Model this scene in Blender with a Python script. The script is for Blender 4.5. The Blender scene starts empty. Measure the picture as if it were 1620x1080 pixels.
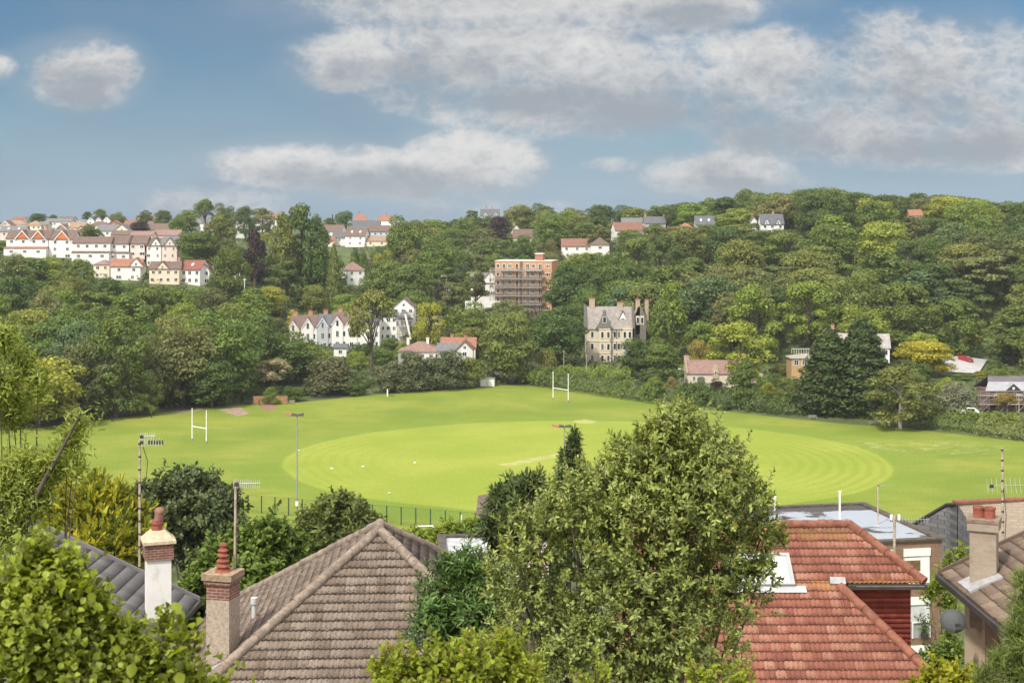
import bpy, math, random
import numpy as np
from mathutils import Vector, Matrix

R = math.radians
SC = bpy.context.scene
COL = SC.collection
F = 2250.0          # focal length in photograph pixels (50 mm on a 36 mm sensor, 1620 px)
CAMZ = 46.0         # camera height above the playing field
HOR = 345.0         # photograph row of the true horizon

# ------------------------------------------------------------------ camera
cam = bpy.data.cameras.new('camera')
cam.sensor_width = 36.0
cam.lens = 50.0
cam.shift_y = -(540.0 - HOR) / 1620.0
cam.clip_start = 0.3
cam.clip_end = 20000.0
cam.dof.use_dof = True
cam.dof.focus_distance = 75.0
cam.dof.aperture_fstop = 6.3
camo = bpy.data.objects.new('camera', cam)
COL.objects.link(camo)
camo.location = (0, 0, CAMZ)
camo.rotation_euler = (R(90), 0, 0)
SC.camera = camo

# ------------------------------------------------------------------ sun, sky and exposure
SUN_EL, SUN_AZ = R(50), R(214)      # azimuth clockwise from +Y: behind the camera, to the left
sd = Vector((math.sin(SUN_AZ) * math.cos(SUN_EL), math.cos(SUN_AZ) * math.cos(SUN_EL), math.sin(SUN_EL)))
sun = bpy.data.lights.new('sun', 'SUN')
sun.energy = 2.8
sun.angle = R(4.0)
sun.color = (1.0, 0.93, 0.82)
suno = bpy.data.objects.new('sun', sun)
COL.objects.link(suno)
suno.rotation_euler = (-sd).to_track_quat('-Z', 'Y').to_euler()
suno.location = (0, 0, 200)
SC.view_settings.view_transform = 'Standard'
SC.view_settings.look = 'None'
SC.view_settings.gamma = 1.0
SC.view_settings.exposure = 0.70
SC.cycles.max_bounces = 5
SC.cycles.diffuse_bounces = 3
SC.cycles.glossy_bounces = 2
SC.cycles.transmission_bounces = 4
SC.cycles.use_denoising = True

W = bpy.data.worlds.new('World')
SC.world = W
W.use_nodes = True


class NT:
    """small node-tree writer"""
    def __init__(s, tree):
        s.t = tree
        s.n = tree.nodes
        s.l = tree.links

    def new(s, typ, **kw):
        n = s.n.new(typ)
        for k, v in kw.items():
            setattr(n, k, v)
        return n

    def put(s, sock, v):
        if v is None:
            return
        if isinstance(v, bpy.types.NodeSocket):
            s.l.new(v, sock)
        elif hasattr(sock, 'default_value'):
            try:
                sock.default_value = v
            except Exception:
                sock.default_value = (v[0], v[1], v[2], 1.0) if len(v) == 3 else v

    def math(s, op, a, b=None, c=None, clamp=False):
        n = s.new('ShaderNodeMath', operation=op, use_clamp=clamp)
        for i, v in enumerate((a, b, c)):
            s.put(n.inputs[i], v)
        return n.outputs[0]

    def mix(s, f, a, b, mode='MIX'):
        n = s.new('ShaderNodeMix', data_type='RGBA', blend_type=mode)
        s.put(n.inputs[0], f)
        s.put(n.inputs[6], a if isinstance(a, bpy.types.NodeSocket) else (*a[:3], 1))
        s.put(n.inputs[7], b if isinstance(b, bpy.types.NodeSocket) else (*b[:3], 1))
        return n.outputs[2]

    def noise(s, vec, scale, detail=4, rough=0.55, dist=0.0):
        n = s.new('ShaderNodeTexNoise')
        s.put(n.inputs['Vector'], vec)
        n.inputs['Scale'].default_value = scale
        n.inputs['Detail'].default_value = detail
        n.inputs['Roughness'].default_value = rough
        n.inputs['Distortion'].default_value = dist
        return n.outputs[0]

    def ramp(s, v, a, b):
        n = s.new('ShaderNodeMapRange', interpolation_type='SMOOTHSTEP')
        s.put(n.inputs[0], v)
        n.inputs[1].default_value = a
        n.inputs[2].default_value = b
        return n.outputs[0]

    def vec(s, x, y, z):
        n = s.new('ShaderNodeCombineXYZ')
        s.put(n.inputs[0], x)
        s.put(n.inputs[1], y)
        s.put(n.inputs[2], z)
        return n.outputs[0]

    def sep(s, v):
        n = s.new('ShaderNodeSeparateXYZ')
        s.put(n.inputs[0], v)
        return n.outputs

    def vmul(s, v, k):
        n = s.new('ShaderNodeVectorMath', operation='MULTIPLY')
        s.put(n.inputs[0], v)
        n.inputs[1].default_value = k
        return n.outputs[0]

    def vadd(s, v, k):
        n = s.new('ShaderNodeVectorMath', operation='ADD')
        s.put(n.inputs[0], v)
        s.put(n.inputs[1], k)
        return n.outputs[0]


def build_sky():
    N = NT(W.node_tree)
    N.n.clear()
    out = N.new('ShaderNodeOutputWorld')
    bg = N.new('ShaderNodeBackground')
    N.l.new(bg.outputs[0], out.inputs[0])
    STR = 0.10
    bg.inputs[1].default_value = STR
    sky = N.new('ShaderNodeTexSky', sky_type='NISHITA')
    sky.sun_disc = False
    sky.sun_elevation = SUN_EL
    sky.sun_rotation = SUN_AZ
    sky.air_density = 1.0
    sky.dust_density = 0.6
    sky.ozone_density = 2.5
    tc = N.new('ShaderNodeTexCoord')
    d = tc.outputs['Generated']
    x, y, z = N.sep(d)
    ay = N.math('MAXIMUM', N.math('ABSOLUTE', y), 0.08)
    # bearing and height of each cloud (tangents, measured in 1/2250 of the distance)
    u = N.math('MULTIPLY', N.math('DIVIDE', x, ay), F / 100)
    v = N.math('MULTIPLY', N.math('DIVIDE', z, ay), F / 100)
    p = N.vec(u, v, N.math('MULTIPLY', y, 2.0))
    n1 = N.noise(N.vmul(p, (0.55, 0.85, 1)), 1.0, 12, 0.64, 0.35)
    n2 = N.noise(N.vadd(N.vmul(p, (0.5, 0.9, 1)), (5.2, 1.3, 0.35)), 1.1, 10, 0.62, 0.4)
    nb = N.noise(N.vmul(p, (0.9, 1.3, 1)), 2.6, 8, 0.6, 0.2)
    bil = N.math('SUBTRACT', 0.22, N.math('ABSOLUTE', N.math('SUBTRACT', nb, 0.5)))     # rounded billows
    n3 = N.noise(N.vmul(p, (0.16, 0.42, 1)), 1.0, 5, 0.5)
    cl = [  # px, py, rx, ry, weight
        (132, 116, 108, 66, 0.95), (-8, 108, 48, 26, 0.9),
        (560, 100, 130, 60, 0.80), (700, 92, 220, 105, 0.72), (880, 75, 300, 120, 0.72), (1000, 130, 260, 105, 0.75),
        (860, 160, 250, 70, 0.7), (1190, 130, 240, 110, 0.72), (1400, 110, 190, 110, 0.6), (1540, 140, 240, 130, 0.75),
        (1300, 205, 260, 60, 0.7), (1560, 225, 230, 58, 0.75), (850, 0, 430, 70, 0.95), (1080, 15, 160, 45, 0.9), (805, 193, 50, 22, 0.6),
        (500, 266, 200, 48, 0.95), (630, 280, 190, 44, 0.9), (748, 258, 132, 64, 1.05), (420, 256, 110, 34, 0.75),
        (1140, 276, 142, 46, 0.95), (1240, 290, 90, 26, 0.5), (345, 318, 190, 34, 0.62), (970, 262, 60, 18, 0.45),
        (1420, 230, 190, 46, 0.7), (780, 330, 190, 22, 0.3)]
    dens = None
    lift = None
    soft = None
    for (cx, cy, rx, ry, w) in cl:
        eu = N.math('MULTIPLY', N.math('SUBTRACT', u, (cx - 810) / 100), 100.0 / rx)
        ev = N.math('MULTIPLY', N.math('SUBTRACT', v, (HOR - cy) / 100), 100.0 / ry)
        r2 = N.math('ADD', N.math('MULTIPLY', eu, eu), N.math('MULTIPLY', ev, ev))
        e = N.math('MULTIPLY', N.math('SUBTRACT', 1.0, r2), w, clamp=True)
        l = N.math('MULTIPLY', e, ev)
        w2 = N.math('MULTIPLY', N.math('SUBTRACT', 2.0, r2), w * 0.5, clamp=True)
        soft = w2 if soft is None else N.math('MAXIMUM', soft, w2)
        dens = e if dens is None else N.math('MAXIMUM', dens, e)
        lift = l if lift is None else N.math('ADD', lift, l)
    # clouds all round the sky behind the viewer too
    back = N.math('MULTIPLY', N.ramp(y, 0.05, -0.1), N.ramp(n3, 0.30, 0.55))
    high = N.math('MULTIPLY', N.ramp(z, 0.28, 0.45), N.ramp(n3, 0.30, 0.55))
    dens = N.math('MAXIMUM', dens, N.math('MULTIPLY', N.math('MAXIMUM', back, high), 0.8))
    body = N.math('ADD', dens, N.math('MULTIPLY', N.math('SUBTRACT', n1, 0.48), 2.2))
    body = N.math('ADD', body, N.math('MULTIPLY', N.math('SUBTRACT', bil, 0.12), 0.9))
    mask = N.ramp(body, 0.08, 0.82)
    mask = N.math('MULTIPLY', mask, N.ramp(dens, 0.0, 0.22))
    thick = N.ramp(body, 0.35, 1.15)
    # the blue between the clouds, with thin grey veils
    blue = N.mix(1.0, sky.outputs[0], (0.265, 0.37, 0.45), 'MULTIPLY')
    hz = N.ramp(z, 0.13, 0.0)
    blue = N.mix(N.math('MULTIPLY', hz, 0.80), blue, (2.2, 3.0, 3.85))
    veil = N.math('MULTIPLY', N.ramp(n3, 0.40, 0.66), 0.55)
    blue = N.mix(veil, blue, (1.40, 1.95, 2.6))
    layer = N.math('MULTIPLY', N.ramp(N.math('ADD', soft, N.math('MULTIPLY', N.math('SUBTRACT', n2, 0.5), 0.9)), 0.15, 0.9), 0.55)
    blue = N.mix(layer, blue, (2.35, 2.75, 3.15))
    # sunlit tops, grey undersides
    sh = N.math('ADD', N.math('MULTIPLY', lift, 0.65), N.math('MULTIPLY', N.math('SUBTRACT', n2, 0.5), 2.2))
    sh = N.math('ADD', sh, N.math('MULTIPLY', N.math('SUBTRACT', bil, 0.13), 1.7))
    sh = N.math('SUBTRACT', sh, N.math('MULTIPLY', thick, 0.20))
    lit = N.ramp(sh, -0.55, 0.60)
    cc = N.mix(lit, (2.25, 2.47, 2.75), (4.8, 4.72, 4.62))
    # unseen broken cloud overhead and behind is brightened to add fill light
    cc = N.mix(N.math('MAXIMUM', N.ramp(y, 0.05, -0.3), N.ramp(z, 0.3, 0.6)), cc, (12.0, 11.6, 11.0))
    col = N.mix(N.math('MULTIPLY', mask, 0.95), blue, cc)
    # below the horizon: plain ground haze
    col = N.mix(N.ramp(z, 0.0, -0.02), col, (1.2, 1.4, 1.2))
    N.l.new(col, bg.inputs[0])


build_sky()

# ------------------------------------------------------------------ helpers: points, objects, meshes


def wx(px, d):
    return (px - 810.0) / F * d


def wz(py, d):
    return CAMZ - (py - HOR) / F * d


def P(px, py, d):
    return Vector((wx(px, d), d, wz(py, d)))


def proj(p):
    return 810 + p[0] / p[1] * F, HOR + (CAMZ - p[2]) / p[1] * F


def tag(o, label=None, cat=None, group=None, kind=None):
    if label:
        o['label'] = label
    if cat:
        o['category'] = cat
    if group:
        o['group'] = group
    if kind:
        o['kind'] = kind
    return o


def thing(name, label, cat, loc=(0, 0, 0), rz=0.0, group=None):
    o = bpy.data.objects.new(name, None)
    o.empty_display_size = 0.5
    COL.objects.link(o)
    o.location = loc
    o.rotation_euler = (0, 0, rz)
    return tag(o, label, cat, group)


def link(name, me, parent=None, loc=None, rot=None, scale=None):
    o = bpy.data.objects.new(name, me)
    COL.objects.link(o)
    if parent is not None:
        o.parent = parent
    if loc is not None:
        o.location = loc
    if rot is not None:
        o.rotation_euler = rot
    if scale is not None:
        o.scale = scale
    return o


def np_mesh(name, verts, quads, mats, uv=None, smooth=False, mi=None):
    me = bpy.data.meshes.new(name)
    verts = np.asarray(verts, dtype=np.float32).reshape(-1, 3)
    quads = np.asarray(quads, dtype=np.int32)
    k = quads.shape[1]
    me.vertices.add(len(verts))
    me.vertices.foreach_set('co', verts.ravel())
    me.loops.add(quads.size)
    me.loops.foreach_set('vertex_index', quads.ravel())
    me.polygons.add(len(quads))
    me.polygons.foreach_set('loop_start', np.arange(0, quads.size, k, dtype=np.int32))
    me.polygons.foreach_set('loop_total', np.full(len(quads), k, dtype=np.int32))
    if mi is not None:
        me.polygons.foreach_set('material_index', np.asarray(mi, dtype=np.int32))
    if smooth:
        me.polygons.foreach_set('use_smooth', np.ones(len(quads), dtype=bool))
    if uv is not None:
        l = me.uv_layers.new(name='UVMap')
        l.data.foreach_set('uv', np.asarray(uv, dtype=np.float32)[quads.ravel()].ravel())
    for m in (mats if isinstance(mats, (list, tuple)) else [mats]):
        me.materials.append(m)
    me.update()
    me.validate()
    return me


class MB:
    """collects faces and links them as one mesh object"""
    def __init__(s):
        s.v = []
        s.f = []
        s.m = []
        s.sm = []

    def add(s, vs, fs, mi=0, smooth=False):
        o = len(s.v)
        s.v += [tuple(v) for v in vs]
        for f in fs:
            s.f.append([i + o for i in f])
            s.m.append(mi)
            s.sm.append(smooth)
        return s

    def box(s, x0, x1, y0, y1, z0, z1, mi=0):
        return s.add([(x0, y0, z0), (x1, y0, z0), (x1, y1, z0), (x0, y1, z0), (x0, y0, z1), (x1, y0, z1), (x1, y1, z1), (x0, y1, z1)],
                     [(0, 3, 2, 1), (4, 5, 6, 7), (0, 1, 5, 4), (1, 2, 6, 5), (2, 3, 7, 6), (3, 0, 4, 7)], mi)

    def hexa(s, b, t, mi=0):
        n = len(b)
        fs = [tuple(range(n))[::-1], tuple(range(n, 2 * n))]
        fs += [(i, (i + 1) % n, n + (i + 1) % n, n + i) for i in range(n)]
        return s.add(list(b) + list(t), fs, mi)

    def plate(s, pts, th, mi=0):
        """polygon given thickness th against its normal"""
        pts = [Vector(p) for p in pts]
        n = (pts[1] - pts[0]).cross(pts[2] - pts[0]).normalized()
        return s.hexa([p - n * th for p in pts], pts, mi)

    def prism_y(s, pts, y0, y1, mi=0):
        n = len(pts)
        return s.add([(x, y0, z) for x, z in pts] + [(x, y1, z) for x, z in pts],
                     [tuple(range(n)), tuple(range(n, 2 * n))[::-1]] + [(i, n + i, n + (i + 1) % n, (i + 1) % n) for i in range(n)], mi)

    def cyl(s, p0, p1, r0, r1=None, n=8, mi=0, cap=True, smooth=True):
        p0, p1 = Vector(p0), Vector(p1)
        r1 = r0 if r1 is None else r1
        a = (p1 - p0).normalized()
        b = a.orthogonal().normalized()
        c = a.cross(b)
        vs = []
        for p, r in ((p0, r0), (p1, r1)):
            for i in range(n):
                t = 2 * math.pi * i / n
                vs.append(p + (b * math.cos(t) + c * math.sin(t)) * r)
        s.add(vs, [(i, (i + 1) % n, n + (i + 1) % n, n + i) for i in range(n)], mi, smooth)
        if cap:
            s.add(vs, [tuple(range(n))[::-1], tuple(range(n, 2 * n))], mi)
        return s

    def tube(s, pts, rs, n=6, mi=0):
        for i in range(len(pts) - 1):
            s.cyl(pts[i], pts[i + 1], rs[i], rs[i + 1], n, mi)
        return s

    def lathe(s, prof, c=(0, 0, 0), n=12, mi=0, smooth=False):
        vs = []
        for r, z in prof:
            for i in range(n):
                t = 2 * math.pi * i / n
                vs.append((c[0] + r * math.cos(t), c[1] + r * math.sin(t), c[2] + z))
        fs = []
        for j in range(len(prof) - 1):
            for i in range(n):
                fs.append((j * n + i, j * n + (i + 1) % n, (j + 1) * n + (i + 1) % n, (j + 1) * n + i))
        fs += [tuple(range(n))[::-1], tuple(range((len(prof) - 1) * n, len(prof) * n))]
        return s.add(vs, fs, mi, smooth)

    def ball(s, c, r, sc=(1, 1, 1), n=10, mi=0):
        prof = []
        m = max(4, n // 2)
        for j in range(m + 1):
            t = -math.pi / 2 + math.pi * j / m
            prof.append((max(1e-3, math.cos(t)), math.sin(t)))
        o = MB().lathe(prof, n=n)
        return s.add([(c[0] + v[0] * r * sc[0], c[1] + v[1] * r * sc[1], c[2] + v[2] * r * sc[2]) for v in o.v], o.f, mi, True)

    def mesh(s, name, mats):
        me = bpy.data.meshes.new(name)
        me.from_pydata(s.v, [], s.f)
        for m in (mats if isinstance(mats, (list, tuple)) else [mats]):
            me.materials.append(m)
        me.polygons.foreach_set('material_index', s.m)
        me.polygons.foreach_set('use_smooth', s.sm)
        me.update()
        return me

    def build(s, name, mats, parent=None, loc=None, rot=None):
        return link(name, s.mesh(name, mats), parent, loc, rot)


# ------------------------------------------------------------------ materials
MATS = {}


def new_mat(name):
    m = bpy.data.materials.new(name)
    m.use_nodes = True
    N = NT(m.node_tree)
    b = N.n['Principled BSDF']
    return m, N, b


def bump(N, b, h, strength=0.3, dist=0.02):
    n = N.new('ShaderNodeBump')
    n.inputs['Strength'].default_value = strength
    n.inputs['Distance'].default_value = dist
    N.l.new(h, n.inputs['Height'])
    N.l.new(n.outputs[0], b.inputs['Normal'])


def plain(name, col, rough=0.7, var=0.15, scale=1.5, metal=0.0, dirt=None, dirt_amt=0.5):
    """a surface with soft blotches and optional streaky dirt"""
    if name in MATS:
        return MATS[name]
    m, N, b = new_mat(name)
    tc = N.new('ShaderNodeTexCoord')
    n = N.noise(tc.outputs['Object'], scale, 5, 0.6)
    c = N.mix(N.ramp(n, 0.3, 0.7), tuple(v * (1 - var) for v in col), tuple(min(1, v * (1 + var)) for v in col))
    if dirt:
        n2 = N.noise(N.vmul(tc.outputs['Object'], (1, 1, 0.35)), scale * 2.3, 6, 0.65)
        c = N.mix(N.math('MULTIPLY', N.ramp(n2, 0.52, 0.75), dirt_amt), c, dirt)
    N.l.new(c, b.inputs['Base Color'])
    b.inputs['Roughness'].default_value = rough
    b.inputs['Metallic'].default_value = metal
    b.inputs['Specular IOR Level'].default_value = 0.3
    MATS[name] = m
    return m


def brick(name, c1, c2, mortar, bw=0.225, bh=0.075, rough=0.85, dirt=None):
    if name in MATS:
        return MATS[name]
    m, N, b = new_mat(name)
    tc = N.new('ShaderNodeTexCoord')
    x, y, z = N.sep(tc.outputs['Object'])
    t = N.new('ShaderNodeTexBrick')
    N.l.new(N.vec(N.math('ADD', x, y), z, 0.0), t.inputs['Vector'])
    t.inputs['Color1'].default_value = (*c1, 1)
    t.inputs['Color2'].default_value = (*c2, 1)
    t.inputs['Mortar'].default_value = (*mortar, 1)
    t.inputs['Scale'].default_value = 1.0
    t.inputs['Brick Width'].default_value = bw
    t.inputs['Row Height'].default_value = bh
    t.inputs['Mortar Size'].default_value = min(bw, bh) * 0.13
    t.inputs['Bias'].default_value = -0.1
    c = t.outputs[0]
    n = N.noise(tc.outputs['Object'], 2.2, 6, 0.65)
    c = N.mix(N.math('MULTIPLY', N.ramp(n, 0.35, 0.75), 0.55), c, dirt or tuple(v * 0.45 for v in c1))
    N.l.new(c, b.inputs['Base Color'])
    b.inputs['Roughness'].default_value = rough
    MATS[name] = m
    return m


def course_roof(name, col, var=0.25, gauge=0.33, spots=None):
    """far roof: horizontal courses and blotches"""
    if name in MATS:
        return MATS[name]
    m, N, b = new_mat(name)
    tc = N.new('ShaderNodeTexCoord')
    x, y, z = N.sep(tc.outputs['Object'])
    br = N.new('ShaderNodeTexBrick')
    N.l.new(N.vec(N.math('ADD', x, N.math('MULTIPLY', y, 0.2)), N.math('MULTIPLY', z, 1.7), 0.0), br.inputs['Vector'])
    br.inputs['Color1'].default_value = (*[v * (1 - var) for v in col], 1)
    br.inputs['Color2'].default_value = (*[v * (1 + var) for v in col], 1)
    br.inputs['Mortar'].default_value = (*[v * 0.5 for v in col], 1)
    br.inputs['Scale'].default_value = 1.0
    br.inputs['Brick Width'].default_value = gauge * 1.1
    br.inputs['Row Height'].default_value = gauge
    br.inputs['Mortar Size'].default_value = 0.03
    n = N.noise(tc.outputs['Object'], 0.5, 6, 0.65)
    c = N.mix(N.math('MULTIPLY', N.ramp(n, 0.45, 0.75), 0.6), br.outputs[0], spots or tuple(v * 0.6 for v in col))
    N.l.new(c, b.inputs['Base Color'])
    b.inputs['Roughness'].default_value = 0.75
    MATS[name] = m
    return m


def tile_mat(name, cols, spot, spot_amt=0.6, lichen=None, streak=0.3):
    """close roof: each tile its own shade (uv counts tiles and courses), moss and lichen"""
    m, N, b = new_mat(name)
    uv = N.new('ShaderNodeUVMap')
    tc = N.new('ShaderNodeTexCoord')
    fl = N.new('ShaderNodeVectorMath', operation='FLOOR')
    N.l.new(uv.outputs[0], fl.inputs[0])
    wn = N.new('ShaderNodeTexWhiteNoise', noise_dimensions='2D')
    N.l.new(fl.outputs[0], wn.inputs['Vector'])
    r = wn.outputs[0]
    c = N.mix(N.ramp(r, 0.0, 0.6), cols[0], cols[1])
    c = N.mix(N.ramp(r, 0.55, 1.0), c, cols[2])
    big = N.noise(tc.outputs['Object'], 0.45, 5, 0.6)
    c = N.mix(N.math('MULTIPLY', N.ramp(big, 0.38, 0.7), 0.55), c, cols[0])
    u, v, _ = N.sep(uv.outputs[0])
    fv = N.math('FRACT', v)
    st = N.noise(N.vec(N.math('MULTIPLY', u, 5.0), N.math('MULTIPLY', v, 0.8), 0.0), 1.0, 4, 0.6)
    c = N.mix(N.math('MULTIPLY', N.ramp(st, 0.5, 0.75), streak), c, tuple(k * 0.5 for k in cols[0]))
    sp = N.noise(N.vec(N.math('MULTIPLY', u, 2.6), N.math('MULTIPLY', v, 2.2), 0.0), 1.6, 5, 0.7)
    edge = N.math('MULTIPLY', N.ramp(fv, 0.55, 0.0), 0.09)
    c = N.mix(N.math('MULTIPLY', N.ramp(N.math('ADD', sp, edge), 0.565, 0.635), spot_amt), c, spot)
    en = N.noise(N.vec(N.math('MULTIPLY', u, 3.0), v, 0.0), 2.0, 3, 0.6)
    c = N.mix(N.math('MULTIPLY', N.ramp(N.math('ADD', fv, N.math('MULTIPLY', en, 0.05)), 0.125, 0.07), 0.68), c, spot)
    fk = N.noise(N.vec(N.math('MULTIPLY', u, 4.0), N.math('MULTIPLY', v, 3.0), 0.0), 3.2, 3, 0.6)
    c = N.mix(N.math('MULTIPLY', N.ramp(fk, 0.585, 0.63), spot_amt), c, spot)
    pal = N.noise(tc.outputs['Object'], 14.0, 4, 0.7)
    c = N.mix(N.math('MULTIPLY', N.ramp(pal, 0.62, 0.70), 0.5), c, tuple(min(1, k * 2.0 + 0.06) for k in cols[1]))
    if lichen:
        ln = N.noise(tc.outputs['Object'], 3.0, 6, 0.7)
        geo = N.new('ShaderNodeNewGeometry')
        pz = N.sep(geo.outputs['Position'])[2]
        for (z0, hw, colr, amt) in lichen:
            near = N.math('MULTIPLY', N.ramp(N.math('ABSOLUTE', N.math('SUBTRACT', pz, z0)), hw, 0.0), 0.24)
            c = N.mix(N.math('MULTIPLY', N.ramp(N.math('ADD', ln, near), 0.62, 0.72), amt), c, colr)
    N.l.new(c, b.inputs['Base Color'])
    b.inputs['Roughness'].default_value = 0.8
    b.inputs['Specular IOR Level'].default_value = 0.35
    bump(N, b, N.noise(tc.outputs['Object'], 40.0, 4, 0.7), 0.5, 0.006)
    MATS[name] = m
    return m


def leaf_mat(name, base=None, rough=0.55, spec=0.3, trans=0.3, lo=0.55, hi=1.5, alt=None, alt_amt=0.0):
    """foliage: object colour (or base) varied from leaf to leaf, light passing through"""
    m, N, b = new_mat(name)
    if base is None:
        oi = N.new('ShaderNodeObjectInfo')
        c = oi.outputs['Color']
    else:
        rgb = N.new('ShaderNodeRGB')
        rgb.outputs[0].default_value = (*base, 1)
        c = rgb.outputs[0]
    g = N.new('ShaderNodeNewGeometry')
    r = g.outputs['Random Per Island']
    k = N.math('ADD', N.math('MULTIPLY', r, hi - lo), lo)
    c1 = N.mix(1.0, c, N.vec(k, k, k), 'MULTIPLY')
    wn = N.new('ShaderNodeTexWhiteNoise', noise_dimensions='1D')
    N.l.new(N.math('MULTIPLY', r, 917.0), wn.inputs['W'])
    c1 = N.mix(N.math('MULTIPLY', wn.outputs[0], 0.30), c1, N.mix(1.0, c1, (1.30, 1.12, 0.7), 'MULTIPLY'))
    # whole boughs differ a little in hue (age of the leaves)
    tc = N.new('ShaderNodeTexCoord')
    bn = N.noise(tc.outputs['Object'], 0.45, 3, 0.5)
    c1 = N.mix(N.math('MULTIPLY', N.ramp(bn, 0.40, 0.66), 0.5), c1, N.mix(1.0, c1, (1.32, 1.25, 0.95), 'MULTIPLY'))
    if alt is not None:
        c1 = N.mix(N.math('MULTIPLY', N.ramp(wn.outputs[0], 1 - alt_amt, 1 - alt_amt + 0.01), 1.0), c1, alt)
    N.l.new(c1, b.inputs['Base Color'])
    b.inputs['Roughness'].default_value = rough
    b.inputs['Specular IOR Level'].default_value = spec
    t = N.new('ShaderNodeBsdfTranslucent')
    N.l.new(N.mix(1.0, c1, (1.15, 1.1, 0.6), 'MULTIPLY'), t.inputs[0])
    ms = N.new('ShaderNodeMixShader')
    ms.inputs[0].default_value = trans
    N.l.new(b.outputs[0], ms.inputs[1])
    N.l.new(t.outputs[0], ms.inputs[2])
    N.l.new(ms.outputs[0], N.n['Material Output'].inputs[0])
    MATS[name] = m
    return m


leaf_mat('foliage')
BARK = plain('bark', (0.10, 0.08, 0.06), 0.9, 0.35, 3.0)
PALEBARK = plain('pale_bark', (0.45, 0.42, 0.36), 0.85, 0.3, 3.0)
WHITE = plain('white_render', (0.74, 0.73, 0.71), 0.8, 0.05, 0.6, dirt=(0.50, 0.48, 0.44), dirt_amt=0.45)
CREAM = plain('cream_render', (0.72, 0.66, 0.50), 0.8, 0.06, 0.6, dirt=(0.5, 0.45, 0.36), dirt_amt=0.4)
PEACH = plain('peach_render', (0.72, 0.60, 0.45), 0.8, 0.06, 0.6)
YELLOW = plain('yellow_render', (0.70, 0.44, 0.16), 0.8, 0.06, 0.6)
PINK = plain('pink_render', (0.70, 0.58, 0.52), 0.8, 0.06, 0.6, dirt=(0.5, 0.42, 0.38), dirt_amt=0.4)
BLUE = plain('blue_render', (0.42, 0.56, 0.66), 0.8, 0.06, 0.6)
GREYR = plain('grey_render', (0.42, 0.44, 0.46), 0.8, 0.08, 0.6)
BRICKR = brick('far_red_brick', (0.42, 0.15, 0.08), (0.36, 0.12, 0.06), (0.36, 0.25, 0.2))
REDTILE = plain('red_tile_hanging', (0.52, 0.15, 0.06), 0.8, 0.15, 2)
RBROWN = course_roof('brown_roof', (0.16, 0.105, 0.085))
RRED = course_roof('red_roof', (0.25, 0.115, 0.082))
RORANGE = course_roof('orange_roof', (0.33, 0.145, 0.09))
RGREY = course_roof('grey_roof', (0.17, 0.17, 0.18))
RSLATE = course_roof('slate_roof', (0.125, 0.13, 0.15), gauge=0.25)
RTAN = course_roof('tan_roof', (0.33, 0.215, 0.15))
RPINK = course_roof('pinkish_roof', (0.27, 0.165, 0.14))
FRAME = plain('white_frame', (0.78, 0.78, 0.77), 0.5, 0.04)
WPAINT = plain('white_paint', (0.80, 0.80, 0.78), 0.45, 0.05, 3)
DARKTRIM = plain('dark_trim', (0.05, 0.045, 0.042), 0.6, 0.2)
POTM = plain('terracotta', (0.27, 0.085, 0.058), 0.8, 0.25, 6, dirt=(0.10, 0.05, 0.035), dirt_amt=0.6)
METAL = plain('grey_metal', (0.42, 0.42, 0.41), 0.45, 0.2, 6, metal=0.6)
ROOM = plain('dark_room', (0.03, 0.03, 0.032), 0.9, 0.3)


def glass_mat():
    m, N, b = new_mat('window_glass')
    oi = N.new('ShaderNodeObjectInfo')
    c = N.mix(N.ramp(oi.outputs['Random'], 0.55, 1.0), (0.025, 0.03, 0.035), (0.16, 0.15, 0.14))
    N.l.new(c, b.inputs['Base Color'])
    b.inputs['Roughness'].default_value = 0.08
    b.inputs['Specular IOR Level'].default_value = 0.6
    MATS['glass'] = m
    return m


GLASS = glass_mat()

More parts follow.
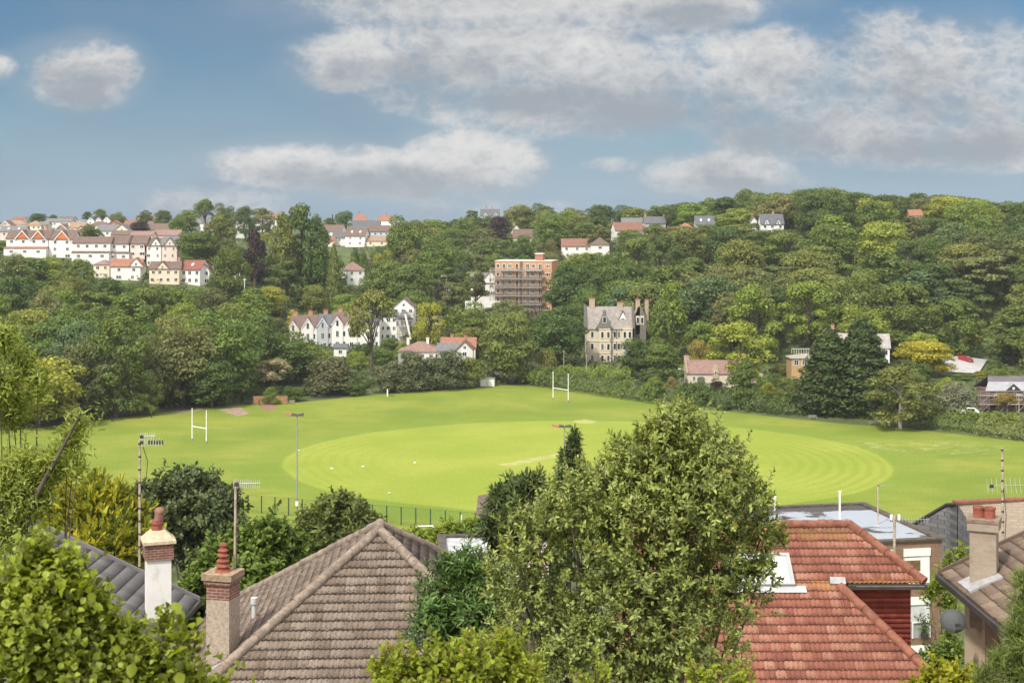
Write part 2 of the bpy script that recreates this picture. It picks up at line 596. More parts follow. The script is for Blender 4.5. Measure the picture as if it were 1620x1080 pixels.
# ------------------------------------------------------------------ terrain
CP = [  # px, distance, ground height
    # far slope on the left, houses on it
    (-400, 300, 0), (-400, 420, 12), (-400, 540, 29), (-400, 750, 37), (-400, 1000, 41),
    (0, 318, 0.5), (0, 360, 3), (0, 420, 11), (0, 480, 19.5), (0, 540, 29.0), (0, 650, 34.5), (0, 750, 37.2), (0, 900, 40.0), (0, 1100, 42.5),
    (200, 330, 0.5), (200, 380, 4), (200, 440, 12), (200, 500, 20.5), (200, 540, 27.5), (200, 650, 34), (200, 750, 37), (200, 900, 40.0), (200, 1100, 42.5),
    (400, 360, 0.5), (400, 420, 4), (400, 500, 18), (400, 560, 26), (400, 700, 34.5), (400, 900, 40), (400, 1100, 42.5),
    # the gap in the middle
    (520, 385, 1), (520, 430, 3), (520, 465, 5), (520, 540, 12), (520, 620, 20), (520, 750, 30), (520, 900, 38), (520, 1100, 42),
    (690, 392, 0.8), (690, 420, 2.2), (690, 480, 5.5), (690, 560, 14), (690, 680, 27), (690, 800, 36), (690, 1000, 42),
    (850, 398, 0.8), (850, 430, 2.5), (850, 520, 10), (850, 600, 22), (850, 700, 33), (850, 850, 40), (850, 1100, 43),
    # wooded hill on the right
    (1000, 378, 0.5), (1000, 430, 3), (1000, 500, 12), (1000, 560, 24), (1000, 640, 34), (1000, 740, 40), (1000, 900, 44),
    (1200, 345, 0.5), (1200, 400, 2.5), (1200, 470, 14), (1200, 560, 31), (1200, 650, 40), (1200, 760, 43), (1200, 1000, 44),
    (1400, 325, 0.5), (1400, 395, 2.5), (1400, 450, 12), (1400, 550, 32), (1400, 650, 44), (1400, 760, 48), (1400, 1000, 47),
    (1520, 395, 1.6), (1520, 415, 1.9), (1520, 436, 2.5), (1520, 456, 5.5), (1600, 306, 0.3), (1600, 340, 1.2), (1600, 430, 3.5), (1600, 470, 12), (1600, 560, 30), (1600, 650, 41), (1600, 800, 45), (1600, 1000, 45),
    (1900, 300, 0.5), (1900, 430, 6), (1900, 560, 28), (1900, 700, 42), (1900, 1000, 45),
    # near slope, from the viewpoint down to the field
    (810, 2, 41.5), (-1000, 8, 41), (2600, 8, 41), (810, 14, 39.7), (300, 30, 31.5), (1300, 30, 31.5), (810, 36, 29.3), (300, 45, 27.5), (1300, 45, 27.5), (810, 70, 21.5),
    (200, 110, 13), (800, 110, 13), (1500, 100, 15), (200, 160, 4.5), (800, 160, 4), (1500, 160, 4), (810, 200, 0), (-100, 225, 0), (1700, 200, 0),
    (810, 260, 0), (810, 320, 0), (300, 280, 0), (1300, 280, 0), (-2500, 100, 14), (3500, 100, 14), (-900, 300, 2), (2500, 300, 2),
]
_c = np.array([(wx(p, d), d, z) for p, d, z in CP])


def _tps(r):
    return np.where(r > 1e-9, r * r * np.log(np.maximum(r, 1e-9)), 0.0)


_S = 100.0
_xy = _c[:, :2] / _S
_K = _tps(np.linalg.norm(_xy[:, None] - _xy[None], axis=2)) + np.eye(len(_xy)) * 0.012
_Pm = np.hstack([np.ones((len(_xy), 1)), _xy])
_A = np.block([[_K, _Pm], [_Pm.T, np.zeros((3, 3))]])
_sol = np.linalg.solve(_A, np.concatenate([_c[:, 2], np.zeros(3)]))

# edge of the playing field, far side read from the photograph at z = 0
FE = [(-260, 716), (-120, 700), (0, 683), (130, 668), (262, 652), (330, 645), (385, 641), (470, 637), (545, 629), (600, 624), (700, 616), (800, 609), (880, 613),
      (960, 624), (1050, 640), (1150, 651), (1250, 662), (1330, 670), (1420, 676), (1620, 699), (1780, 716)]
FPOLY = [(wx(px, CAMZ * F / (py - HOR)), CAMZ * F / (py - HOR)) for px, py in FE]
FPOLY += [(wx(1900, 214), 214), (60, 200), (-40, 200), (wx(-350, 236), 236)]
FP = np.array(FPOLY)


def poly_dist(x, y):
    """signed distance to the field edge, positive outside"""
    x = np.asarray(x, float)
    y = np.asarray(y, float)
    ins = np.zeros(x.shape, bool)
    dm = np.full(x.shape, 1e9)
    n = len(FP)
    for i in range(n):
        ax, ay = FP[i]
        bx, by = FP[(i + 1) % n]
        ex, ey = bx - ax, by - ay
        t = np.clip(((x - ax) * ex + (y - ay) * ey) / (ex * ex + ey * ey), 0, 1)
        dm = np.minimum(dm, np.hypot(x - ax - t * ex, y - ay - t * ey))
        c = ((ay > y) != (by > y)) & (x < (bx - ax) * (y - ay) / ((by - ay) if by != ay else 1e-9) + ax)
        ins ^= c
    return np.where(ins, -dm, dm)


def terrain(x, y):
    x = np.atleast_1d(np.asarray(x, float))
    y = np.atleast_1d(np.asarray(y, float))
    yc = np.clip(y, -5, 1150)
    xc = np.clip(x, -0.75 * np.maximum(yc, 60) - 20, 0.75 * np.maximum(yc, 60) + 20)
    q = np.stack([xc, yc], -1).reshape(-1, 2) / _S
    z = np.zeros(len(q))
    for i0 in range(0, len(q), 20000):
        b = q[i0:i0 + 20000]
        r = np.linalg.norm(b[:, None] - _xy[None], axis=2)
        z[i0:i0 + 20000] = _tps(r) @ _sol[:-3] + _sol[-3] + b @ _sol[-2:]
    z = z.reshape(x.shape)
    pd = poly_dist(x, y)
    w = np.clip(pd / 14.0, 0, 1)
    w = w * w * (3 - 2 * w)
    z = z * w - 0.03 * (1 - w)
    fade = np.clip((y - 1150) / 1500, 0, 1)
    return z * (1 - fade) + 30 * fade


def H(x, y):
    return float(terrain([x], [y])[0])


def ground_mat():
    m, N, b = new_mat('rough_ground')
    g = N.new('ShaderNodeNewGeometry')
    p = g.outputs['Position']
    n = N.noise(p, 0.12, 6, 0.65)
    c = N.mix(N.ramp(n, 0.35, 0.65), (0.045, 0.062, 0.018), (0.095, 0.13, 0.03))
    n2 = N.noise(p, 1.4, 5, 0.7)
    c = N.mix(N.math('MULTIPLY', N.ramp(n2, 0.5, 0.7), 0.6), c, (0.07, 0.055, 0.03))
    N.l.new(c, b.inputs['Base Color'])
    b.inputs['Roughness'].default_value = 0.95
    return m


def make_ground():
    ys = np.concatenate([np.linspace(-30, 60, 46)[:-1], np.linspace(60, 300, 60)[:-1], np.linspace(300, 760, 100)[:-1], np.linspace(760, 1200, 45)[:-1],
                         np.array([1200, 1350, 1600, 2000, 2400.0])])
    us = np.linspace(-1, 1, 150)
    xs = np.sign(us) * (np.abs(us) ** 1.0)
    X = xs[None] * (60 + np.maximum(ys, 0)[:, None] * 0.85)
    Y = np.repeat(ys[:, None], len(us), 1)
    Z = terrain(X.ravel(), Y.ravel()).reshape(X.shape)
    v = np.stack([X, Y, Z], -1).reshape(-1, 3)
    nu = len(us)
    i = (np.arange(len(ys) - 1)[:, None] * nu + np.arange(nu - 1)[None]).ravel()
    q = np.stack([i, i + 1, i + nu + 1, i + nu], -1)
    o = link('ground', np_mesh('ground', v, q, ground_mat(), smooth=True))
    tag(o, kind='structure')


make_ground()


def field_mat():
    m, N, b = new_mat('mown_grass')
    g = N.new('ShaderNodeNewGeometry')
    p = g.outputs['Position']
    x, y, z = N.sep(p)
    ex = N.math('DIVIDE', N.math('SUBTRACT', x, 14.0), 57.5)
    ey = N.math('DIVIDE', N.math('SUBTRACT', y, 272.0), 51.0)
    r = N.math('SQRT', N.math('ADD', N.math('MULTIPLY', ex, ex), N.math('MULTIPLY', ey, ey)))
    wob = N.math('MULTIPLY', N.math('SUBTRACT', N.noise(p, 0.06, 3, 0.5), 0.5), 0.05)
    r = N.math('ADD', r, wob)
    n1 = N.noise(p, 0.035, 5, 0.6)
    n2 = N.noise(N.vmul(p, (0.5, 1.2, 1)), 0.25, 6, 0.7)
    nb = N.noise(N.vmul(p, (0.9, 1.3, 1)), 2.6, 8, 0.6, 0.2)
    bil = N.math('SUBTRACT', 0.22, N.math('ABSOLUTE', N.math('SUBTRACT', nb, 0.5)))     # rounded billows
    n3 = N.noise(p, 2.5, 5, 0.75)
    outer = N.mix(N.ramp(n1, 0.36, 0.64), (0.150, 0.212, 0.029), (0.240, 0.268, 0.046))
    outer = N.mix(N.math('MULTIPLY', N.ramp(n2, 0.44, 0.66), 0.75), outer, (0.160, 0.212, 0.024))
    inner = N.mix(N.ramp(n1, 0.36, 0.64), (0.232, 0.292, 0.040), (0.290, 0.332, 0.056))
    inner = N.mix(N.math('MULTIPLY', N.ramp(n2, 0.42, 0.70), 0.5), inner, (0.260, 0.292, 0.038))
    # mower passes, circling the square; strongest towards the two ends
    rings = N.math('SINE', N.math('MULTIPLY', r, 2 * math.pi * 23))
    ends = N.math('MULTIPLY', N.ramp(N.math('ABSOLUTE', ex), 0.42, 0.8), N.ramp(r, 0.35, 0.6))
    amt = N.math('MULTIPLY', N.math('MULTIPLY', N.ramp(rings, -0.4, 0.6), ends), N.math('ADD', 0.22, N.math('MULTIPLY', N.ramp(ex, -0.5, 0.6), 0.20)))
    inner = N.mix(amt, inner, (0.195, 0.250, 0.027))
    c = N.mix(N.ramp(r, 1.012, 0.99), outer, inner)
    band = N.math('MULTIPLY', N.ramp(r, 0.985, 1.02), N.ramp(r, 1.20, 1.06))
    c = N.mix(N.math('MULTIPLY', band, 0.55), c, (0.165, 0.24, 0.032))
    # daisies and seed heads in the long grass, far right
    fx = N.math('DIVIDE', N.math('SUBTRACT', x, 82.0), 22.0)
    fy = N.math('DIVIDE', N.math('SUBTRACT', y, 286.0), 12.0)
    fr = N.ramp(N.math('ADD', N.math('MULTIPLY', fx, fx), N.math('MULTIPLY', fy, fy)), 1.0, 0.2)
    dz = N.noise(N.vmul(p, (0.4, 1, 1)), 0.8, 5, 0.75)
    c = N.mix(N.math('MULTIPLY', N.math('MULTIPLY', N.ramp(dz, 0.50, 0.66), fr), 0.7), c, (0.46, 0.46, 0.22))
    # worn earth patches
    wn = N.noise(N.vmul(p, (1, 0.8, 1)), 0.16, 6, 0.75)
    c = N.mix(N.math('MULTIPLY', N.ramp(wn, 0.70, 0.78), 0.55), c, (0.16, 0.15, 0.045))
    c = N.mix(N.math('MULTIPLY', N.ramp(n3, 0.40, 0.68), 0.75), c, N.mix(1.0, c, (0.6, 0.65, 0.5), 'MULTIPLY'))
    N.l.new(c, b.inputs['Base Color'])
    b.inputs['Roughness'].default_value = 0.9
    b.inputs['Specular IOR Level'].default_value = 0.15
    bump(N, b, N.noise(p, 3.0, 6, 0.8), 0.5, 0.10)
    return m


mb = MB()
mb.add([(x, y, 0.03) for x, y in FPOLY], [tuple(range(len(FPOLY)))[::-1]])
tag(mb.build('playing_field', field_mat()), kind='structure')


def sheet(name, pts, mat, z=None, dz=0.06):
    """flat strip or patch lying on the ground; pts are (px, distance)"""
    w = [(wx(px, d), d) for px, d in pts]
    me = MB().add([(x, y, (H(x, y) + dz) if z is None else z) for x, y in w], [tuple(range(len(w)))])
    o = me.build(name, mat)
    return tag(o, kind='structure')


def fd(py):
    return CAMZ * F / (py - HOR)


def ribbon(name, pts, width, mat, dz=0.12, z=None):
    """path along (px, distance) points following the ground"""
    c = []
    w = [Vector((wx(px, d), d)) for px, d in pts]
    for a, b in zip(w[:-1], w[1:]):
        n = max(1, int((b - a).length / 4))
        for k in range(n):
            c.append(a.lerp(b, k / n))
    c.append(w[-1])
    vs = []
    for i, p in enumerate(c):
        t = (c[min(i + 1, len(c) - 1)] - c[max(i - 1, 0)]).normalized()
        nrm = Vector((-t.y, t.x))
        for s in (-1, 1):
            q = p + nrm * s * width / 2
            vs.append((q.x, q.y, (H(q.x, q.y) + dz) if z is None else z))
    me = MB().add(vs, [(2 * i, 2 * i + 1, 2 * i + 3, 2 * i + 2) for i in range(len(c) - 1)])
    return tag(me.build(name, mat), kind='structure')


ASPH = plain('asphalt', (0.10, 0.09, 0.092), 0.9, 0.2, 0.6)
DIRT = plain('bare_earth', (0.27, 0.20, 0.14), 0.95, 0.25, 0.8)
GRAVEL = plain('pale_gravel', (0.42, 0.41, 0.42), 0.9, 0.12, 0.5)
STRIP = plain('dry_grass', (0.31, 0.32, 0.10), 0.95, 0.15, 0.4, dirt=(0.27, 0.30, 0.05), dirt_amt=0.7)
ribbon('path', [(-260, fd(712)), (0, fd(678)), (130, fd(664)), (262, fd(648)), (385, fd(637)), (420, fd(634))], 3.0, ASPH, 0.1)
sheet('earth_patch', [(345, fd(648)), (380, fd(643)), (395, fd(655)), (375, fd(658)), (358, fd(653))], DIRT, 0.036)
sheet('earth_bank', [(258, fd(656)), (290, fd(649)), (335, fd(644)), (300, fd(653))], DIRT, 0.040)
sheet('earth_heap', [(408, fd(642)), (432, fd(640)), (441, fd(646)), (420, fd(649))], plain('red_earth', (0.24, 0.13, 0.11), 0.95, 0.2), 0.040)
sheet('cricket_pitch', [(786, fd(735)), (806, fd(738)), (896, fd(720)), (880, fd(717))], STRIP, 0.036)
sheet('worn_grass', [(905, fd(666)), (925, fd(663)), (945, fd(666)), (938, fd(670)), (915, fd(670))], STRIP, 0.036)
ribbon('road', [(760, 412), (870, 402), (960, 392), (1080, 372), (1180, 358), (1262, 346), (1400, 334), (1620, 320), (1900, 312)], 6.0, ASPH, 0.10)
sheet('gravel_yard', [(1500, 405), (1548, 405), (1562, 432), (1484, 436)], GRAVEL, dz=0.35)
ribbon('hill_road', [(664, 520), (682, 545), (704, 590), (716, 640)], 7.0, plain('grey_road', (0.24, 0.21, 0.19), 0.9, 0.1), 0.3)
# ------------------------------------------------------------------ windows, chimneys, houses
PROT = []            # picture boxes that trees standing nearer must keep clear: (px0, py0, px1, py1, distance)
_win = {}
CHIMB = brick('buff_brick', (0.42, 0.24, 0.15), (0.36, 0.19, 0.12), (0.40, 0.33, 0.27), dirt=(0.22, 0.14, 0.10))


def win_mesh(w, h, mull=1, fr=None):
    fr = fr or FRAME
    k = (round(w, 1), round(h, 1), mull, fr.name)
    if k not in _win:
        w, h = k[0], k[1]
        t = max(0.07, min(0.12, w * 0.09))
        m = MB()
        m.box(-w / 2, w / 2, -0.07, 0.02, -h / 2, -h / 2 + t)
        m.box(-w / 2, w / 2, -0.07, 0.02, h / 2 - t, h / 2)
        m.box(-w / 2, -w / 2 + t, -0.07, 0.02, -h / 2 + t, h / 2 - t)
        m.box(w / 2 - t, w / 2, -0.07, 0.02, -h / 2 + t, h / 2 - t)
        for i in range(mull):
            x = -w / 2 + w * (i + 1) / (mull + 1)
            m.box(x - t * 0.35, x + t * 0.35, -0.06, 0.02, -h / 2 + t, h / 2 - t)
        g = MB().box(-w / 2 + t * 0.9, w / 2 - t * 0.9, -0.035, 0.01, -h / 2 + t * 0.9, h / 2 - t * 0.9)
        _win[k] = (m.mesh('window', [fr]), g.mesh('pane', [GLASS]))
    return _win[k]


def window(parent, x, y, z, w, h, rz=0.0, mull=1, fr=None, name='window'):
    """window > pane; facing -Y when rz is 0"""
    a, b = win_mesh(w, h, mull, fr)
    o = link(name, a, parent, (x, y, z), (0, 0, rz))
    link('pane', b, o)
    return o


def chimney(parent, x, y, z0, z1, w=0.9, dep=0.6, mat=None, pots=2):
    mat = CHIMB if mat in (None, BRICKR) else mat
    m = MB().box(x - w / 2, x + w / 2, y - dep / 2, y + dep / 2, z0, z1)
    m.box(x - w / 2 - 0.08, x + w / 2 + 0.08, y - dep / 2 - 0.08, y + dep / 2 + 0.08, z1, z1 + 0.18)
    o = m.build('chimney', mat, parent)
    p = MB()
    for i in range(pots):
        px = x + (i - (pots - 1) / 2) * (w / max(pots, 1)) * 0.8
        p.lathe([(0.14, 0), (0.11, 0.5), (0.14, 0.52), (0.14, 0.6)], (px, y, z1 + 0.18), 8)
    p.build('chimney_pot', POTM, o)
    return o


def gable_roof(m, W, D, ze, zr, axis, ov=0.35, th=0.18, mi=0, y0=0.0):
    """two slabs; ridge along axis. Front wall plane at y = y0, back at y0 + D"""
    if axis == 'x':
        s = (zr - ze) / (D / 2)
        for sg in (-1, 1):
            e = y0 + D / 2 + sg * (D / 2 + ov)
            z = ze - s * ov
            r = y0 + D / 2
            a = [(-W / 2 - ov, e, z), (W / 2 + ov, e, z), (W / 2 + ov, r, zr), (-W / 2 - ov, r, zr)]
            m.hexa([(p[0], p[1], p[2]) for p in a], [(p[0], p[1], p[2] + th) for p in a], mi)
    else:
        s = (zr - ze) / (W / 2)
        for sg in (-1, 1):
            e = sg * (W / 2 + ov)
            z = ze - s * ov
            a = [(e, y0 - ov, z), (e, y0 + D + ov, z), (0, y0 + D + ov, zr), (0, y0 - ov, zr)]
            m.hexa([(p[0], p[1], p[2]) for p in a], [(p[0], p[1], p[2] + th) for p in a], mi)


def hip_roof_mb(m, W, D, ze, zr, ov=0.4, mi=0, y0=0.0):
    x, y1 = W / 2 + ov, y0 - ov
    y2 = y0 + D + ov
    r = max(0.1, (W - D) / 2)
    yc = y0 + D / 2
    z = ze - 0.1
    if W >= D:
        A, B = (-r, yc, zr), (r, yc, zr)
    else:
        A, B = (0, y0 + W / 2, zr), (0, y0 + D - W / 2, zr)
    v = [(-x, y1, z), (x, y1, z), (x, y2, z), (-x, y2, z), A, B]
    if W >= D:
        f = [(0, 1, 5, 4), (1, 2, 5), (2, 3, 4, 5), (3, 0, 4), (3, 2, 1, 0)]
    else:
        f = [(0, 1, 4), (1, 2, 5, 4), (2, 3, 5), (3, 0, 4, 5), (3, 2, 1, 0)]
    m.add(v, f, mi)


def solve_d(px, py, hw, dmin=300, dmax=1140):
    """nearest distance at which a wall of height hw standing on the ground tops out at row py"""
    ds = np.arange(dmin, dmax, 2.0)
    h = terrain(wx(px, ds), ds) + hw
    k = np.nonzero(h >= CAMZ - (py - HOR) / F * ds)[0]
    return float(ds[k[0]]) if len(k) else float(dmax)


def house(label, px0, px1, ridge, eave, hw=5.4, axis='x', wall=None, rf=None, dep=8.0, rot=0.0, cols=3, rows=None, d=None, dmin=420,
          gables=(), chim=(), name='house', group=None, skylights=0, barge=False, gfill=None, cat='house', prot=True, wsize=(1.25, 1.3), side=True,
          lower=None, lean=None, pb=30):
    """a house read from the picture: px0..px1 front width, ridge and eave rows, hw wall height"""
    wall = wall or WHITE
    rf = rf or RBROWN
    cx = (px0 + px1) / 2
    if d is None:
        d = solve_d(cx, eave, hw, dmin)
    Wd = (px1 - px0) / F * d
    x = wx(cx, d)
    zg = H(x, d)
    z0 = min(zg, wz(eave, d) - hw)
    ze = wz(eave, d) - z0
    rd = d + (dep / 2 if axis != 'y' else 0.3)
    zr = max(ze + 0.8, wz(ridge, rd) - z0)
    zr = min(zr, ze + (dep if axis == 'x' else Wd) * 0.55 + 0.3) if axis != 'hip' else min(zr, ze + 4.5)
    t = thing(name, label, cat, (x, d, z0), R(rot), group)
    m = MB()
    m.box(-Wd / 2, Wd / 2, 0, dep, -3.0, ze)
    if axis == 'x':
        for s in (-1, 1):
            m.hexa([(s * Wd / 2 - s * 0.25, 0, ze), (s * Wd / 2 - s * 0.25, dep, ze), (s * Wd / 2 - s * 0.25, dep / 2, zr)],
                   [(s * Wd / 2, 0, ze), (s * Wd / 2, dep, ze), (s * Wd / 2, dep / 2, zr)])
    elif axis == 'y':
        m.prism_y([(-Wd / 2, ze), (Wd / 2, ze), (0, zr)], 0, dep)
    r = MB()
    if axis == 'hip':
        hip_roof_mb(r, Wd, dep, ze, zr)
    else:
        gable_roof(r, Wd, dep, ze, zr, axis)
    for (u, gw, gh, *rest) in gables:      # front gables standing on the eave
        gx = u * Wd
        m.prism_y([(gx - gw / 2, ze - 0.3), (gx + gw / 2, ze - 0.3), (gx + gw / 2, ze), (gx, ze + gh), (gx - gw / 2, ze)], -0.28, min(dep / 2, 3.2))
        for s in (-1, 1):
            a = [(gx + s * (gw / 2 + 0.3), -0.55, ze - 0.3 * gh / gw * 2), (gx + s * (gw / 2 + 0.3), dep / 2, ze - 0.3 * gh / gw * 2), (gx, dep / 2, ze + gh), (gx, -0.55, ze + gh)]
            r.hexa(a, [(p[0], p[1], p[2] + 0.16) for p in a])
    m.build('wall', wall, t)
    ro = r.build('roof', rf, t)
    if gfill is not None:
        for (u, gw, gh, *rest) in gables:
            gx = u * Wd
            MB().prism_y([(gx - gw * 0.42, ze + 0.05), (gx + gw * 0.42, ze + 0.05), (gx, ze + gh * 0.86)], -0.36, -0.2).build('gable_panel', gfill, t)
    if barge:
        b = MB()
        for (u, gw, gh, *rest) in (gables or [(0, Wd, zr - ze)]):
            gx = u * Wd
            yb = -0.62 if gables else -0.42
            for s in (-1, 1):
                a = [(gx + s * (gw / 2 + 0.3), yb, ze - 0.62 * gh / gw), (gx, yb, ze + gh - 0.02)]
                q = [(a[0][0], yb, a[0][2] - 0.4), a[0], a[1], (a[1][0], yb, a[1][2] - 0.5)]
                q = q if s < 0 else q[::-1]
                b.hexa(q, [(p[0], yb + 0.06, p[2]) for p in q])
        b.build('bargeboard', FRAME, t)
    rows = rows if rows is not None else max(1, int(round(ze / 2.75)))
    rng = random.Random(int(px0 * 7 + eave * 13))
    for k in range(rows):
        zc = ze - 1.25 - 2.7 * k
        if zc < 0.6:
            break
        n = cols
        for i in range(n):
            u = (i + 0.5) / n - 0.5 + rng.uniform(-0.03, 0.03)
            w, h = wsize
            if k > 0 and rng.random() < 0.35:
                w *= 1.6
            window(t, u * Wd, -0.02, zc, min(w, Wd / n * 0.7), h)
        if rot != 0 and side:
            sx = Wd / 2 if rot < 0 else -Wd / 2
            window(t, sx + (0.02 if rot < 0 else -0.02), dep * 0.45, zc, 1.0, 1.1, R(90) if rot < 0 else R(-90))
    if axis == 'y' and zr - ze > 2.0:
        window(t, 0, -0.02, ze + (zr - ze) * 0.28, 0.8, 0.9)
    for (u, gw, gh, *rest) in gables:
        if gfill is None and gh > 1.6:
            window(t, u * Wd, -0.30, ze + gh * 0.25, 0.7, 1.0)
    for (u, h, *rest) in chim:
        zc = zr - 0.6
        yy = dep / 2 if axis != 'y' else dep * 0.4
        chimney(t, u * Wd, yy, zc, zr + h, mat=rest[0] if rest else BRICKR, pots=2)
    for i in range(skylights):
        u = (i + 0.7) / (skylights + 0.4) - 0.5
        s = (zr - ze) / (dep / 2)
        y = dep * 0.24
        z = ze + s * y + 0.2
        a = [(u * Wd - 0.45, y - 0.5, z - 0.5 * s), (u * Wd + 0.45, y - 0.5, z - 0.5 * s), (u * Wd + 0.45, y + 0.5, z + 0.5 * s), (u * Wd - 0.45, y + 0.5, z + 0.5 * s)]
        MB().hexa(a, [(p[0], p[1], p[2] + 0.1) for p in a]).build('skylight', plain('pale_glass', (0.62, 0.66, 0.70), 0.15, 0.05), t)
    if lower:      # lean-to or balcony band across the front: (height, depth, roof material)
        lh, ld, lm = lower
        MB().box(-Wd / 2 + 0.1, Wd / 2 - 0.1, -ld, 0.0, -3, lh).build('front_extension', wall, t)
        a = [(-Wd / 2 - 0.1, -ld - 0.25, lh), (Wd / 2 + 0.1, -ld - 0.25, lh), (Wd / 2 + 0.1, -0.02, lh + 0.55), (-Wd / 2 - 0.1, -0.02, lh + 0.55)]
        MB().hexa(a, [(p[0], p[1], p[2] + 0.14) for p in a]).build('extension_roof', lm, t)
        for i in range(max(2, cols - 1)):
            u = (i + 0.5) / max(2, cols - 1) - 0.5
            window(t, u * Wd * 0.95, -ld - 0.02, lh - 1.2, 1.5, 1.2, mull=2)
    if prot:
        PROT.append((px0 + 1, ridge + 1, px1 - 1, min(HOR + (CAMZ - z0) / d * F, eave + pb), d))
    return t


def Z1(x):      # first enlargement: left hillside
    return x * 330 / 1620


# three-storey fronts facing the valley
house('white house with two orange tiled gables and red lower roofs at left edge of hillside', 10, 77, 365, 377, 7.5, wall=WHITE, rf=RBROWN, dep=9, cols=4, gables=[(-0.12, 5.5, 3.2), (0.26, 5.5, 3.2)],
      gfill=REDTILE, barge=True, chim=[(0.36, 1.6)], lower=(3.6, 3.2, RORANGE), dmin=500)
house('white house with one bright orange gable panel beside the long white house', 76, 117, 366, 378, 7.5, wall=WHITE, rf=RBROWN, dep=9, cols=2, gables=[(0.05, 5.6, 3.4)], gfill=plain('orange_tile', (0.62, 0.17, 0.05), 0.8, 0.15, 2), barge=True, dmin=500)
house('long white house with brown roof and balcony band behind the left wood', 115, 174, 375, 384, 8.4, wall=WHITE, rf=RBROWN, cols=4, lower=(4.6, 1.4, RBROWN), dmin=500)
house('white house with large brown roof and dark patio doors right of long white house', 172, 206, 373, 385, 8.2, wall=WHITE, rf=RBROWN, cols=2, lower=(4.4, 1.6, RBROWN), dmin=500)
house('pale pink three storey house under a brown roof on the hillside', 204, 232, 373, 385, 8.4, wall=PINK, rf=RBROWN, cols=2, dmin=500, wsize=(1.4, 1.2))
house('tall white house with steep front gable and dark brown roof', 229, 256, 377, 388, 8.2, wall=WHITE, rf=RBROWN, cols=2, gables=[(0.15, 4.2, 2.8)], skylights=1, dmin=500, wsize=(0.8, 1.3))
house('tall cream white house with grey roof and gable beside the big green tree', 255, 280, 374, 388, 8.2, wall=PINK, rf=RGREY, cols=2, gables=[(0.05, 4.4, 2.8)], dmin=500, wsize=(0.7, 1.2))
# lower row
house('house with brown hipped roof half sunk behind the treetops below long white house', 148, 173, 411, 418, 5.2, 'hip', wall=CREAM, rf=RPINK, cols=2, dmin=440)
house('house with orange red roof between two white gables above the left wood', 175, 222, 410, 421, 5.4, wall=WHITE, rf=RORANGE, cols=2, dmin=440, chim=[(-0.45, 1.2)], gables=[(0.36, 5, 3.0)])
house('peach coloured house with central gable and brown roof above the wood', 236, 283, 414, 425, 5.6, wall=PEACH, rf=RBROWN, cols=4, gables=[(-0.05, 4.6, 2.6)], chim=[(0.42, 1.3)], dmin=440)
house('white house with dark red roof, white gable end and dark ground floor windows', 283, 318, 412, 426, 5.6, wall=WHITE, rf=course_roof('dark_red_roof', (0.24, 0.085, 0.06)), cols=3, rot=-18, skylights=1, dmin=440, wsize=(1.3, 1.5))
house('white gabled wing with paired windows joined to the dark red roofed house', 314, 331, 413, 427, 5.6, 'y', wall=WHITE, rf=RRED, cols=2, dmin=440, dep=7, wsize=(1.0, 1.5))
house('cream house partly hidden behind the round tree left of copper beech', 334, 389, 420, 429, 5.4, wall=CREAM, rf=RGREY, cols=4, dmin=440, gables=[(-0.3, 5, 2.6)])
